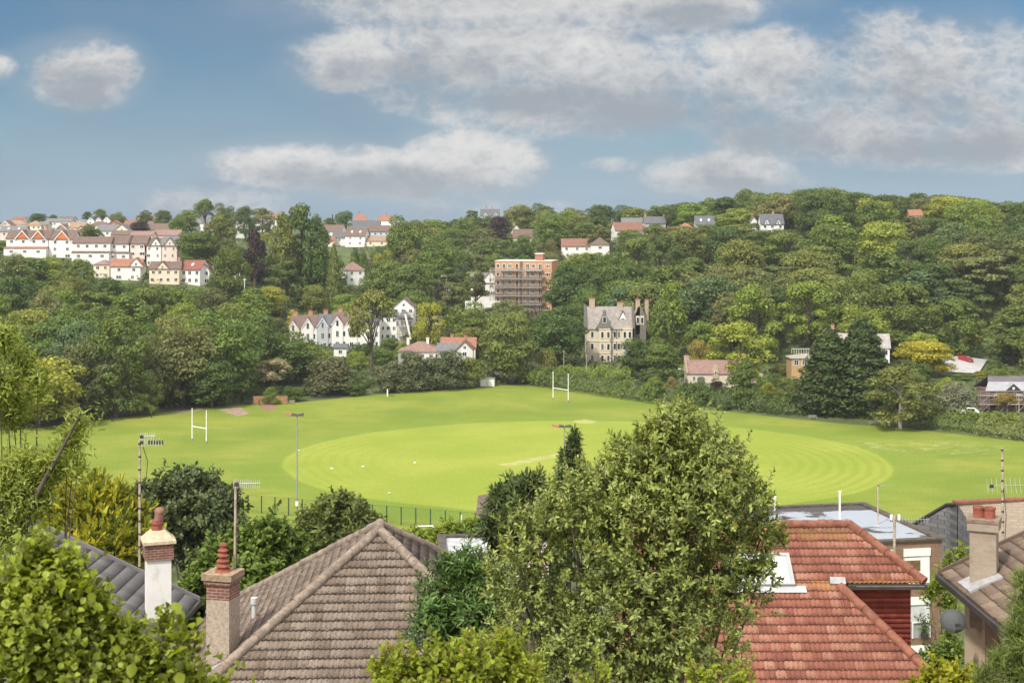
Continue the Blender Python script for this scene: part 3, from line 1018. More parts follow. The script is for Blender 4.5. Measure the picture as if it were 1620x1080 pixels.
# crowded roofs behind
HL = [
    ('house with pink red gable and white bargeboard at far left edge', 0, 17, 349, 357, 4.5, 'y', PINK, RRED, dict(barge=True, cols=1)),
    ('bungalow with wide salmon pink roof on left skyline', 9, 40, 348, 355, 3.6, 'hip', CREAM, RTAN, dict(chim=[(0.42, 1.0)])),
    ('cream bungalow with tan hipped roof next to the salmon roof', 41, 65, 349, 356, 4.0, 'hip', CREAM, RTAN, dict()),
    ('long white house with grey brown roof on left skyline', 72, 112, 346, 351, 4.5, 'x', WHITE, RGREY, dict(cols=4)),
    ('brown roofed house standing behind the long skyline house', 92, 116, 343, 348, 5, 'x', WHITE, RBROWN, dict(cols=2)),
    ('cream house with pale tan roof right of the long skyline house', 111, 136, 349, 355, 4.5, 'hip', CREAM, RTAN, dict(cols=2)),
    ('white gabled house, leftmost of three matching gables on skyline', 137, 149, 343, 349, 5, 'y', WHITE, RGREY, dict(cols=1, group='three white gables on the skyline')),
    ('white gabled house, middle one of three matching gables on skyline', 150, 161, 343, 349, 5, 'y', WHITE, RGREY, dict(cols=1, group='three white gables on the skyline')),
    ('white gabled house, rightmost of three matching gables on skyline', 162, 175, 342, 349, 5, 'y', WHITE, RGREY, dict(cols=1, group='three white gables on the skyline')),
    ('red brick house with brown roof right of three white gables', 176, 194, 342, 348, 5, 'x', BRICKR, RBROWN, dict(cols=2)),
    ('white house with red roof and big front gable near skyline trees', 214, 243, 341, 350, 5, 'x', WHITE, RRED, dict(cols=2, gables=[(-0.25, 6, 3.4)])),
    ('yellow orange gabled house on the crowded hillside', 246, 265, 343, 351, 4.6, 'y', YELLOW, RGREY, dict(cols=1)),
    ('house with grey roof beside the yellow orange gable', 264, 283, 347, 353, 4, 'x', WHITE, RGREY, dict(cols=2)),
    ('small house with red brick gable and white bargeboards below skyline house', 87, 106, 354, 362, 3.6, 'y', BRICKR, RBROWN, dict(barge=True, cols=1)),
    ('pale cream house with weathered wall beside the red brick gable', 109, 133, 352, 360, 4.5, 'x', CREAM, RTAN, dict(cols=2)),
    ('brown roofed bungalow below the three white gables', 141, 170, 350, 356, 3.5, 'hip', CREAM, RBROWN, dict(cols=2)),
    ('low red brick bungalow with orange gable', 168, 191, 349, 356, 3.5, 'y', BRICKR, RRED, dict(cols=1)),
    ('bungalow with shallow grey roof and white verge', 153, 185, 356, 365, 3.6, 'x', WHITE, RGREY, dict(cols=3)),
    ('cream bungalow with grey white gable facing the valley', 179, 206, 355, 366, 3.6, 'y', CREAM, RGREY, dict(cols=2)),
    ('house with slate grey roof and two skylights at left edge', 0, 39, 358, 366, 4.2, 'x', PINK, RGREY, dict(skylights=2, chim=[(0.48, 2.0)])),
    ('house with grey brown roof behind the orange gabled house', 72, 104, 363, 373, 4.4, 'x', WHITE, RGREY, dict(cols=2)),
    ('house with plum brown roof left of dark round tree', 104, 131, 364, 372, 4.4, 'x', CREAM, RBROWN, dict(cols=2, chim=[(0.35, 1.1)])),
    ('cream terrace with long brown roof above the tall white house', 230, 263, 354, 363, 4.2, 'x', CREAM, RBROWN, dict(cols=3)),
    ('white bungalow with red roof and row of small windows', 254, 293, 354, 361, 4.2, 'x', WHITE, RRED, dict(cols=4)),
    ('white gabled house with grey roof beside leafy skyline trees', 290, 312, 352, 360, 4.8, 'y', WHITE, RGREY, dict(cols=1)),
    ('house with grey roof behind the white gable near skyline trees', 308, 332, 347, 353, 5, 'x', WHITE, RGREY, dict(cols=2)),
    ('pinkish terraced house above the big brown roof', 207, 241, 366, 372, 4.2, 'x', PINK, RPINK, dict(cols=3)),
    ('pink brown roofed terrace behind tall white gables', 243, 284, 364, 372, 4.0, 'x', PINK, RPINK, dict(cols=3)),
    ('white terraced house behind the light olive skyline tree', 357, 376, 348, 355, 5, 'x', WHITE, RGREY, dict(cols=2)),
    ('pale house half hidden above copper beech tree', 376, 393, 349, 357, 5.2, 'y', WHITE, RGREY, dict(cols=1)),
    ('house with bright red roof left of dark cypress group', 403, 440, 338, 347, 5, 'x', WHITE, RRED, dict(cols=2)),
    ('white gabled house with grey roof below the bright red roof', 394, 431, 345, 353, 5.2, 'x', WHITE, RGREY, dict(cols=2, gables=[(0.32, 5.5, 2.8)])),
    ('small white gable house below the bright red roof', 372, 388, 357, 364, 4.5, 'y', WHITE, RGREY, dict(cols=1)),
    ('low pink walled house left of the long skyline house', 60, 75, 351, 356, 4, 'x', PINK, RGREY, dict(cols=1)),
    ('tiny far house with brown red roof near the left end of skyline', 20, 37, 343, 347, 4.5, 'x', CREAM, RRED, dict(cols=1)),
    ('red roofed house between the grey bungalow and small purple tree', 196, 213, 349, 355, 4, 'x', CREAM, RRED, dict(cols=1)),
    ('white house with brown roof just right of small purple tree', 233, 252, 350, 355, 4, 'x', WHITE, RBROWN, dict(cols=2)),
    ('pale house with grey hipped roof below the yellow orange gable', 266, 284, 352, 357, 4, 'hip', WHITE, RGREY, dict(cols=1)),
    ('far house with dark roof right of the round skyline trees', 300, 318, 341, 346, 4.5, 'x', WHITE, RSLATE, dict(cols=2)),
    ('white rendered house half hidden above the big rounded green tree', 322, 345, 355, 361, 4.5, 'x', WHITE, RBROWN, dict(cols=2)),
    ('cream gabled house behind the plum brown roof', 119, 136, 358, 366, 4.2, 'y', CREAM, RRED, dict(cols=1)),
    ('long brown roofed terrace low behind the white front houses', 176, 206, 365, 371, 4, 'x', PINK, RBROWN, dict(cols=3)),
    # the gap in the middle
    ('white house with red hipped roof on skyline right of dead pole', 557, 582, 338, 349, 5, 'hip', WHITE, RORANGE, dict(cols=2, chim=[(-0.1, 0.8)])),
    ('red roofed house with dormer windows on middle skyline', 594, 624, 340, 349, 4.5, 'hip', WHITE, RORANGE, dict(cols=2, chim=[(0.05, 0.8)])),
    ('house with long grey slate roof below the two red roofs', 556, 600, 349, 361, 5, 'x', WHITE, RSLATE, dict(cols=3)),
    ('pale blue terrace with brown roof in the middle gap', 581, 615, 357, 366, 6, 'x', BLUE, RBROWN, dict(cols=4)),
    ('white house with grey brown roof and gable end beside blue terrace', 545, 578, 361, 373, 6, 'x', WHITE, RBROWN, dict(cols=2, rot=-14, skylights=2)),
    ('pale blue white gabled house right of dark cypress group', 508, 541, 356, 366, 6, 'x', WHITE, RBROWN, dict(cols=2, rot=-16)),
    ('small white extension house with sloping slate roof', 526, 548, 367, 376, 4.5, 'x', WHITE, RSLATE, dict(cols=1)),
    ('little house with orange brown roof below pale blue gable', 511, 529, 374, 381, 3.2, 'x', PINK, RRED, dict(cols=1)),
    ('long low garage block with brown roof below blue terrace', 578, 614, 373, 381, 3, 'x', CREAM, RTAN, dict(cols=2)),
    ('white square house with grey hipped roof standing alone among trees', 549, 577, 414, 427, 6.5, 'hip', WHITE, RPINK, dict(cols=2, rot=22, dep=9)),
    ('small red garden shed with flat grey roof', 569, 588, 408, 411, 2.4, 'x', plain('red_boards', (0.32, 0.10, 0.08), 0.8), RGREY, dict(cols=1, name='garden_shed', cat='shed', dep=4, dmin=560)),
    # above the wooded middle
    ('grey house with twin gables and chimneys alone on the skyline', 760, 790, 331, 341, 6, 'x', GREYR, RSLATE, dict(cols=3, gables=[(-0.25, 4, 2.6), (0.3, 4, 2.6)], chim=[(-0.2, 1.2), (0.1, 1.2)])),
    ('white gabled house with brick chimney right of the purple tree', 808, 825, 352, 366, 6, 'y', WHITE, RGREY, dict(cols=1, chim=[(-0.2, 1.0)])),
    ('cream house with brown roof among trees above the orange flats', 812, 842, 363, 376, 6, 'x', CREAM, RBROWN, dict(cols=2)),
    ('white two storey block with brown roof, left one of the joined pair', 889, 936, 378, 389, 5.6, 'x', WHITE, RRED, dict(cols=3, dmin=540)),
    ('white block with brown hipped roof, right one of the joined pair', 935, 964, 375, 387, 6.4, 'hip', WHITE, RBROWN, dict(cols=1, dmin=540, wsize=(1.5, 1.2))),
    ('white house with rusty brown roof above the joined white blocks', 973, 1019, 352, 364, 5, 'x', WHITE, RRED, dict(cols=2, rot=12)),
    ('house with pale grey roof and dormer behind the rusty brown roof', 984, 1018, 345, 352, 5, 'x', WHITE, RGREY, dict(cols=2)),
    ('house with slate roof and brick chimneys right of pale grey dormer', 1020, 1053, 343, 353, 5, 'x', GREYR, RSLATE, dict(cols=2, chim=[(-0.44, 1.5), (0.46, 1.2)])),
    ('small house with orange brown roof in the middle of right hilltop trees', 1073, 1098, 352, 361, 4, 'hip', CREAM, RORANGE, dict(cols=1)),
    ('grey roofed house with skylight behind right hilltop trees', 1101, 1131, 342, 355, 5, 'x', GREYR, RSLATE, dict(cols=1, skylights=2)),
    ('narrow white gable with orange chimney in right hilltop trees', 1187, 1198, 340, 350, 6, 'y', WHITE, RGREY, dict(cols=1, chim=[(-0.1, 1.3)])),
    ('white house with dark grey mansard roof and two dormers on right hilltop', 1204, 1240, 339, 354, 5.5, 'x', WHITE, RSLATE, dict(cols=3, gables=[(-0.26, 2.4, 2.2), (0.25, 2.4, 2.2)], chim=[(0.1, 1.2)])),
    ('pink and white house glimpsed between trees on right skyline', 1440, 1460, 332, 341, 7, 'x', PINK, RORANGE, dict(cols=1)),
]
for (lab, a, b, rg, ev, hw, ax, wl, rf, kw) in HL:
    if a > 750:
        kw = dict(kw, pb=12 if 'joined' in lab or 'mansard' in lab else 3)
    house(lab, a, b, rg, ev, hw, ax, wl, rf, **kw)

# ------------------------------------------------------------------ white Victorian terrace: six joined houses
TER = thing('terrace', 'terrace of tall white and grey Victorian houses with steep gables and brick chimneys', 'terrace', (wx(530, 460), 460, H(wx(530, 460), 460)))
tz = TER.location.z


def terr_house(px0, px1, gpx, ridge, geave, apex, wall, rf, eave, chim=None, bay=False):
    d = 460.0 - (px0 - 530) * 0.02
    x0, x1, gx = wx(px0, d) - TER.location.x, wx(px1, d) - TER.location.x, wx(gpx, d) - TER.location.x
    ze, zr, za = wz(eave, d) - tz, wz(ridge, d + 4.5) - tz, wz(apex, d) - tz
    gw = 3.5
    m = MB().box(x0, x1, 0, 9, -4, ze)
    for s in (x0 + 0.1, x1 - 0.1):
        m.hexa([(s - 0.1, 0, ze), (s - 0.1, 9, ze), (s - 0.1, 4.5, zr)], [(s + 0.1, 0, ze), (s + 0.1, 9, ze), (s + 0.1, 4.5, zr)])
    m.prism_y([(gx - gw / 2, -4), (gx + gw / 2, -4), (gx + gw / 2, ze + 0.1), (gx, za), (gx - gw / 2, ze + 0.1)], -0.35, 3.5)
    w = m.build('wall', wall, TER)
    r = MB()
    s = (zr - ze) / 4.5
    for sg in (-1, 1):
        a = [(x0, 4.5 + sg * 4.8, ze - 0.3 * s), (x1, 4.5 + sg * 4.8, ze - 0.3 * s), (x1, 4.5, zr), (x0, 4.5, zr)]
        r.hexa(a, [(p[0], p[1], p[2] + 0.2) for p in a])
    sl = (za - ze) / (gw / 2)
    for sg in (-1, 1):
        a = [(gx + sg * (gw / 2 + 0.2), -0.55, ze - 0.2 * sl), (gx + sg * (gw / 2 + 0.2), 4.2, ze - 0.2 * sl), (gx, 4.2, za), (gx, -0.55, za)]
        r.hexa(a, [(p[0], p[1], p[2] + 0.18) for p in a])
    r.build('roof', rf, TER)
    b = MB()
    for sg in (-1, 1):
        a = [(gx + sg * (gw / 2 + 0.22), -0.6, ze - 0.45 * sl), (gx + sg * (gw / 2 + 0.22), -0.6, ze - 0.2 * sl), (gx, -0.6, za + 0.05), (gx, -0.6, za - 0.35)]
        a = a if sg < 0 else a[::-1]
        b.hexa(a, [(p[0], -0.54, p[2]) for p in a])
    b.build('bargeboard', FRAME, TER)
    window(TER, gx, -0.37, ze + 0.2, 0.9, 1.9, mull=0)
    window(TER, gx, -0.37, ze - 3.2, 1.0, 2.0, mull=1)
    window(TER, gx, -0.37, ze - 6.6, 1.3, 1.9, mull=1)
    ox = x1 - 0.9 if gpx < (px0 + px1) / 2 else x0 + 0.9
    window(TER, ox, -0.02, ze - 3.2, 0.8, 1.7, mull=0)
    window(TER, ox, -0.02, ze - 6.6, 0.8, 1.9, mull=0)
    if chim is not None:
        cxx = wx(chim, d) - TER.location.x
        chimney(TER, cxx, 4.5, zr - 0.5, zr + 1.15, 1.4, 0.8, BRICKR, 4)


terr_house(458, 477, 465, 499, 519, 507, CREAM, RBROWN, 519, 465)
terr_house(477, 502, 488, 498, 516, 503, WHITE, RBROWN, 516, 489)
terr_house(502, 526, 511, 497, 515, 502, GREYR, RSLATE, 515, 513)
terr_house(526, 549, 534, 494, 512, 500, WHITE, RBROWN, 512, 536)
terr_house(549, 572, 556, 493, 511, 502, WHITE, RBROWN, 513, 561)
terr_house(572, 600, 584, 492, 511, 502, WHITE, RSLATE, 513, None)
PROT.append((458, 492, 562, 543, 455))
PROT.append((600, 500, 640, 535, 455))

# scaffolded white house at the end of the terrace
sh = house('tall white gabled house with slate bay roof behind scaffolding by the terrace', 622, 655, 472, 486, 12.0, 'y', WHITE, RBROWN, 10, d=470, cols=3, rows=4)
house('white house with pale walls between terrace and scaffolded house', 600, 628, 487, 500, 9.5, 'x', WHITE, RSLATE, 8, d=468, cols=3, rows=3)
_w = 33 / F * 470
bz = wz(520, 470) - sh.location.z
r = MB()
hx = _w * 0.10
r.add([(hx - 3.4, -2.6, bz + 3.2), (hx + 2.6, -2.6, bz + 3.2), (hx + 2.6, -0.05, bz + 3.2), (hx - 3.4, -0.05, bz + 3.2), (hx - 0.4, -0.6, bz + 6.6)],
      [(0, 1, 4), (1, 2, 4), (2, 3, 4), (3, 0, 4), (3, 2, 1, 0)])
r.build('bay_roof', RSLATE, sh)
MB().box(hx - 3.2, hx + 2.4, -2.4, -0.05, -3, bz + 3.15).build('bay', WHITE, sh)
for i in range(4):
    window(sh, hx - 2.5 + i * 1.4, -2.42, bz + 2.0, 0.9, 1.6, mull=0)
SCAF = plain('scaffold_tube', (0.36, 0.33, 0.30), 0.5, 0.2, 4, metal=0.4)
DECK = plain('scaffold_board', (0.36, 0.31, 0.26), 0.85, 0.25, 1.5)


def scaffold(label, loc, nx, dx, nz, dz, depth=1.3, rails=True, rz=0.0, r=0.06, group=None):
    t = thing('scaffold', label, 'scaffolding', loc, rz, group)
    up = MB().cyl((0, 0, -2), (0, 0, nz * dz + 1.1), r, n=6).mesh('upright', [SCAF])
    L = nx * dx
    led = MB().cyl((0, 0, 0), (L, 0, 0), r * 0.85, n=6).mesh('ledger', [SCAF])
    dk = MB().box(-0.3, L + 0.3, 0, depth, 0, 0.05).mesh('deck', [DECK])
    tb = MB().box(-0.3, L + 0.3, -0.1, -0.06, 0.08, 0.22).mesh('toe_board', [DECK])
    for i in range(nx + 1):
        for y in (0, depth):
            link('upright', up, t, (i * dx, y, 0))
    for k in range(1, nz + 1):
        link('deck', dk, t, (0, 0, k * dz))
        link('toe_board', tb, t, (0, 0, k * dz))
        for y in (-0.06, depth + 0.06):
            link('ledger', led, t, (0, y, k * dz - 0.05))
        if rails:
            for h in (0.55, 1.05):
                link('guard_rail', led, t, (0, -0.06, k * dz + h))
    br = MB().cyl((0, -0.1, 0), (dx, -0.1, dz), r * 0.8, n=5).mesh('brace', [SCAF])
    for i in range(0, nx, 2):
        for k in range(nz):
            link('brace', br, t, (i * dx, 0, k * dz))
    return t


scaffold('brown scaffolding of poles and boards round the bay of the white gabled house', (sh.location.x - 1.6, 465.6, tz + 0.5), 5, 1.7, 3, 3.1)
ch = MB()
p0, p1 = P(650, 537, 462), P(641, 497, 465.4)
ch.cyl(p0, p1, 0.35, 0.35, 10)
o = ch.build('rubbish_chute', plain('chute', (0.62, 0.58, 0.5), 0.6))
tag(o, 'long pale rubbish chute slanting down the scaffolding', 'chute')
scaffold('low scaffolding platform right of the scaffolded white house', (wx(660, 463), 463, wz(534, 463)), 4, 2.0, 2, 3.0)

# bungalows below the terrace
b1 = house('bungalow with wide pinkish red roof, three skylights and white chimneys', 630, 697, 540, 556, 3.4, 'hip', WHITE, RPINK, 11, d=418, cols=6, rows=1)
for i, (u, py) in enumerate(((-0.12, 548), (0.0, 549), (0.10, 547))):
    W_ = 67 / F * 418
    a = [(u * W_ - 0.5, 2.0, 4.05), (u * W_ + 0.5, 2.0, 4.05), (u * W_ + 0.5, 3.4, 4.95), (u * W_ - 0.5, 3.4, 4.95)]
    MB().hexa([(p[0], p[1], p[2] - 0.15) for p in a], a).build('skylight', MATS['pale_glass'], b1)
zt = wz(540, 423) - b1.location.z
for u in (-0.30, 0.17):
    chimney(b1, u * 67 / F * 418, 5.5, zt - 1.0, zt + 0.9, 0.8, 0.8, WHITE, 1)
house('bungalow with pale grey roof and white gable end above the hedge trees', 692, 728, 543, 555, 3.4, 'x', WHITE, RGREY, 7, d=408, cols=2, rows=1)
house('white gabled bungalow end with red brown roof edge near big olive tree', 722, 748, 540, 553, 4.0, 'y', WHITE, RRED, 9, d=406, cols=1, rows=1, chim=())
house('low house with bright orange red roof behind the white bungalows', 698, 752, 534, 549, 3.2, 'x', CREAM, RORANGE, 8, d=428, cols=3, rows=1, chim=[(-0.2, 0.8), (0.2, 0.5)])
house('small grey roofed garage below the white terrace', 528, 548, 544, 550, 2.5, 'x', WHITE, RSLATE, 5, d=440, cols=1, rows=1, name='garage', cat='garage')
house('white house glimpsed behind trees above the orange fence', 384, 408, 568, 576, 4.5, 'x', WHITE, RSLATE, 7, d=385, cols=2, rows=2)

# ------------------------------------------------------------------ orange brick flats with scaffolding
FB = brick('orange_brick', (0.58, 0.285, 0.125), (0.52, 0.245, 0.105), (0.45, 0.32, 0.22), 0.45, 0.15, dirt=(0.38, 0.19, 0.10))
fdist = 520.0
fl = thing('apartment_block', 'six storey orange brick flats with flat roof rising out of the trees', 'apartment block', (wx(783, fdist), fdist, H(wx(825, fdist), fdist) - 2), R(-12))
fz = fl.location.z
FH = wz(413, fdist) - fz
FW, FD = 21.2, 13.0
m = MB().box(0, FW, 0, FD, -4, FH)
m.build('wall', FB, fl)
MB().box(-0.15, FW + 0.15, -0.15, FD + 0.15, FH, FH + 0.25).build('parapet', plain('pale_coping', (0.6, 0.57, 0.52), 0.8), fl)
hs = MB().box(14.4, 17.2, 3, 6.5, FH + 0.25, FH + 2.6, 0)
hs.build('lift_housing', BRICKR, fl)
MB().box(14.2, 17.4, 2.8, 6.7, FH + 2.6, FH + 2.85).build('housing_roof', WPAINT, fl)
SH = 3.05
for k in range(7):
    z = FH - 1.75 - SH * k
    if z < 0:
        break
    for (xx, ww, hh, mu) in ((1.1, 1.2, 1.4, 1), (3.4, 1.3, 2.1, 1), (5.6, 1.6, 1.4, 2), (8.2, 1.0, 2.1, 0), (12.2, 1.3, 2.1, 1), (14.3, 1.6, 1.4, 2), (16.9, 1.3, 2.1, 1), (19.6, 1.9, 1.3, 2)):
        window(fl, xx, -0.02, z - (0.25 if hh > 2 else 0), ww, hh, mull=mu)
    MB().box(2.4, 8.9, -1.3, -0.02, z - 1.5, z - 1.3).build('balcony', plain('concrete', (0.4, 0.37, 0.33), 0.9, 0.15), fl)
    MB().box(11.3, 18.0, -1.3, -0.02, z - 1.5, z - 1.3).build('balcony', MATS['concrete'], fl)
    rl = MB()
    for (a, b) in ((2.4, 8.9), (11.3, 18.0)):
        rl.box(a, b, -1.3, -1.25, z - 0.35, z - 0.27)
        n = 14
        for i in range(n + 1):
            x = a + (b - a) * i / n
            rl.box(x - 0.02, x + 0.02, -1.29, -1.26, z - 1.3, z - 0.35)
    rl.build('balcony_railing', METAL, fl)
MB().box(9.4, 10.3, -0.12, -0.02, -2, FH).build('stair_strip', plain('dark_cladding', (0.12, 0.11, 0.11), 0.7), fl)
c, s_ = math.cos(R(-12)), math.sin(R(-12))


def flp(x, y, z):
    return (fl.location.x + x * c - y * s_, fl.location.y + x * s_ + y * c, fz + z)


scaffold('tall scaffolding covering the front of the orange brick flats', flp(-1.2, -3.4, FH - 3.4 - 3.05 * 5), 14, 1.36, 5, 3.05, 1.5, True, R(-12), 0.07)
PROT.append((782, 412, 872, 478, 515))
PROT.append((846, 470, 858, 496, 515))

house('white modern house with grey pitched roofs just left of the orange flats', 745, 785, 432, 447, 8.5, 'x', WHITE, RGREY, 9, d=536, cols=3, rows=2, rot=0, gables=[(0.28, 8.0, 4.2)])
o = MB().box(-6.5, 6.5, 0, 0.3, -3, 2.3).build('garden_wall', WHITE)
o.location = (wx(764, 516), 516, wz(476, 516) - 2.3)
tag(o, 'white rendered garden wall below the white modern house', 'wall')
PROT.append((748, 434, 782, 474, 505))

# ------------------------------------------------------------------ stone mansion
STONE = brick('pale_stone', (0.66, 0.59, 0.48), (0.58, 0.51, 0.41), (0.52, 0.47, 0.39), 0.7, 0.34, dirt=(0.40, 0.34, 0.27))
DSTONE = brick('dark_stone', (0.21, 0.185, 0.165), (0.17, 0.15, 0.135), (0.2, 0.18, 0.15), 0.6, 0.3, dirt=(0.09, 0.08, 0.075))
TRIMS = plain('stone_trim', (0.62, 0.55, 0.43), 0.85, 0.12, 1.0)
md = 430.0
mx0, mx1 = wx(928, md), wx(1001, md)
ms = thing('mansion', 'pale stone Victorian mansion with steep grey roof, gables and tall chimneys', 'mansion', ((mx0 + mx1) / 2, md, H(0.5 * (mx0 + mx1), md) - 0.3))
mz = ms.location.z
MW = mx1 - mx0
ME = wz(519, md) - mz
MR = wz(485.5, md + 5) - mz


def mxx(px):
    return wx(px, md) - ms.location.x


m = MB().box(-MW / 2, MW / 2, 0, 10, -4, ME)
m.box(mxx(947), mxx(965), -1.2, 0, -4, ME + 0.2)          # projecting bay under the gable
m.box(mxx(985), mxx(1000), -1.0, 0, -4, ME)
m.build('wall', STONE, ms)
for sgn in (-1, 1):
    g = MB()
    g.hexa([(sgn * MW / 2, 0, ME), (sgn * MW / 2, 10, ME), (sgn * MW / 2, 5, MR + 0.5)], [(sgn * (MW / 2 + 0.5), -0.2, ME), (sgn * (MW / 2 + 0.5), 10.2, ME), (sgn * (MW / 2 + 0.5), 5, MR + 0.9)])
    for k in range(7):
        y = -0.3 + k * 0.75
        z = ME + (MR - ME) * (k * 0.75 / 5.0)
        g.box(sgn * (MW / 2 + 0.28) - 0.32, sgn * (MW / 2 + 0.28) + 0.32, y - 0.3, y + 0.42, z, z + 1.25)
    g.build('gable_end', DSTONE, ms)
rr = MB()
s = (MR - ME) / 5
for sg in (-1, 1):
    a = [(-MW / 2, 5 + sg * 5.35, ME - 0.35 * s), (MW / 2, 5 + sg * 5.35, ME - 0.35 * s), (MW / 2, 5, MR), (-MW / 2, 5, MR)]
    rr.hexa(a, [(p[0], p[1], p[2] + 0.2) for p in a])
MANROOF = course_roof('stone_slate', (0.27, 0.245, 0.225), gauge=0.4, spots=(0.36, 0.33, 0.30))
ro = rr.build('roof', MANROOF, ms)
# tall front gable with its window, and a lesser roof behind it
gx = mxx(956)
gt = wz(491, md - 1.2) - mz
gw = 5.6
m = MB().prism_y([(gx - gw / 2 + 0.5, ME), (gx + gw / 2 - 0.5, ME), (gx + 0.55, gt - 1.2), (gx + 0.55, gt), (gx - 0.55, gt), (gx - 0.55, gt - 1.2)], -1.25, -0.7)
m.build('front_gable', DSTONE, ms)
m = MB()
for sg in (-1, 1):
    a = [(gx + sg * (gw / 2 - 0.2), -0.7, ME - 0.1), (gx + sg * (gw / 2 - 0.2), 4.4, ME - 0.1), (gx, 4.4, gt - 1.4), (gx, -0.7, gt - 1.4)]
    m.hexa(a, [(p[0], p[1], p[2] + 0.2) for p in a])
m.build('gable_roof', MANROOF, ms)
window(ms, gx, -1.28, ME + 2.6, 1.1, 1.9, mull=0)
gx2 = mxx(986)
m = MB()
zt2 = ME + (MR - ME) * 0.86
for sg in (-1, 1):
    a = [(gx2 + sg * 1.5, 1.6, ME + 2.2), (gx2 + sg * 1.5, 4.6, ME + 2.2), (gx2, 4.6, zt2), (gx2, 1.6, zt2)]
    m.hexa(a, [(p[0], p[1], p[2] + 0.15) for p in a])
m.build('dormer_roof', MANROOF, ms)
MB().prism_y([(gx2 - 1.2, ME + 1.2), (gx2 + 1.2, ME + 1.2), (gx2 + 1.2, ME + 2.6), (gx2, zt2 - 0.4), (gx2 - 1.2, ME + 2.6)], 1.9, 4.4).build('dormer', WHITE, ms)
window(ms, gx2, 1.86, ME + 2.4, 1.0, 1.2)
m = MB()
for z in (ME - 0.25, ME - 3.9, ME - 7.4):
    m.box(-MW / 2 - 0.06, mxx(947) - 0.01, -0.16, -0.01, z - 0.14, z + 0.14)
    m.box(mxx(947) - 0.05, mxx(965) + 0.05, -1.36, -1.21, z - 0.14, z + 0.14)
    m.box(mxx(965) + 0.06, mxx(985) - 0.06, -0.16, -0.01, z - 0.14, z + 0.14)
    m.box(mxx(985) - 0.05, mxx(1000) + 0.05, -1.16, -1.01, z - 0.14, z + 0.14)
m.build('string_course', TRIMS, ms)
for k, zc in enumerate((ME - 1.9, ME - 5.5, ME - 9.0)):
    for (px, y) in ((937, 0), (952.5, -1.2), (962, -1.2), (972.5, 0), (979, 0), (988, -1.0), (996, -1.0)):
        x = mxx(px)
        MB().box(x - 0.75, x + 0.75, y - 0.05, y - 0.012, zc - 1.25, zc + 1.25).build('stone_surround', TRIMS, ms)
        window(ms, x, y - 0.06, zc, 0.95, 1.95, mull=0)
MSC = brick('chimney_stone', (0.50, 0.36, 0.25), (0.42, 0.30, 0.22), (0.4, 0.34, 0.28), 0.6, 0.3, dirt=(0.25, 0.2, 0.17))
for (px, top, w, y) in ((938, 473, 1.7, 5), (983, 480, 1.8, 5), (1010, 475, 1.3, 2.5)):
    zt = wz(top, md + y) - mz
    chimney(ms, mxx(px), y, (MR - 1.5) if px != 1010 else ME - 2, zt, w, 1.0, MSC, 3)
# darker right-hand wing
wxa, wxb = mxx(1001) + 0.55, mxx(1023)
wt = wz(487, md + 3) - mz
MB().box(wxa, wxb, 2, 11, -4, ME + 2.6).prism_y([(wxa, ME + 2.6), (wxb, ME + 2.6), ((wxa + wxb) / 2 + 0.6, wt + 0.4), ((wxa + wxb) / 2 - 0.6, wt + 0.4)], 2, 2.5).build('side_wing', DSTONE, ms)
m = MB()
xc = (wxa + wxb) / 2
for sg in (-1, 1):
    a = [(xc + sg * (wxb - wxa) / 2, 2.5, ME + 2.6), (xc + sg * (wxb - wxa) / 2, 11, ME + 2.6), (xc, 11, wt), (xc, 2.5, wt)]
    m.hexa(a, [(p[0], p[1], p[2] + 0.15) for p in a])
m.build('wing_roof', MANROOF, ms)
for dx in (-0.65, 0.65):
    MB().box(xc + dx - 0.55, xc + dx + 0.55, 1.94, 1.985, ME + 0.9, ME + 3.6).build('stone_surround', TRIMS, ms)
    window(ms, xc + dx, 1.93, ME + 2.2, 0.75, 1.9, mull=0)
chimney(ms, mxx(1026), 6, ME, wz(475, md + 6) - mz, 1.1, 1.0, MSC, 2)
PROT.append((926, 474, 1002, 560, 426))
PROT.append((1002, 480, 1022, 520, 426))

# ------------------------------------------------------------------ gatehouse cottage
gd = 378.0
gh = thing('gatehouse', 'single storey stone gatehouse cottage with pinkish tiled roof and stepped gables', 'cottage', (wx(1130, gd), gd, H(wx(1130, gd), gd)))
gz = gh.location.z
gW = (1176 - 1092) / F * gd
gE, gR = wz(590, gd) - gz, wz(570, gd + 3.5) - gz
m = MB().box(-gW / 2, gW / 2, 0, 7, -3, gE)
m.build('wall', STONE, gh)
m = MB()
for s_ in (-1, 1):
    m.hexa([(s_ * gW / 2, 0, gE), (s_ * gW / 2, 7, gE), (s_ * gW / 2, 3.5, gR + 0.3)], [(s_ * (gW / 2 + 0.4), -0.2, gE), (s_ * (gW / 2 + 0.4), 7.2, gE), (s_ * (gW / 2 + 0.4), 3.5, gR + 0.6)])
    for k in range(5):
        y = -0.2 + k * 0.8
        z = gE + (gR - gE) * k * 0.8 / 3.5
        m.box(s_ * (gW / 2 + 0.2) - 0.28, s_ * (gW / 2 + 0.2) + 0.28, y - 0.25, y + 0.4, z, z + 0.75)
m.build('stepped_gable', MSC, gh)
m = MB()
s = (gR - gE) / 3.5
for sg in (-1, 1):
    a = [(-gW / 2, 3.5 + sg * 3.8, gE - 0.3 * s), (gW / 2, 3.5 + sg * 3.8, gE - 0.3 * s), (gW / 2, 3.5, gR), (-gW / 2, 3.5, gR)]
    m.hexa(a, [(p[0], p[1], p[2] + 0.15) for p in a])
m.build('roof', RPINK, gh)
chimney(gh, -gW / 2 + 0.1, 3.5, gR - 0.5, gR + 1.1, 1.3, 0.8, MSC, 2)
dx = wx(1132, gd) - gh.location.x
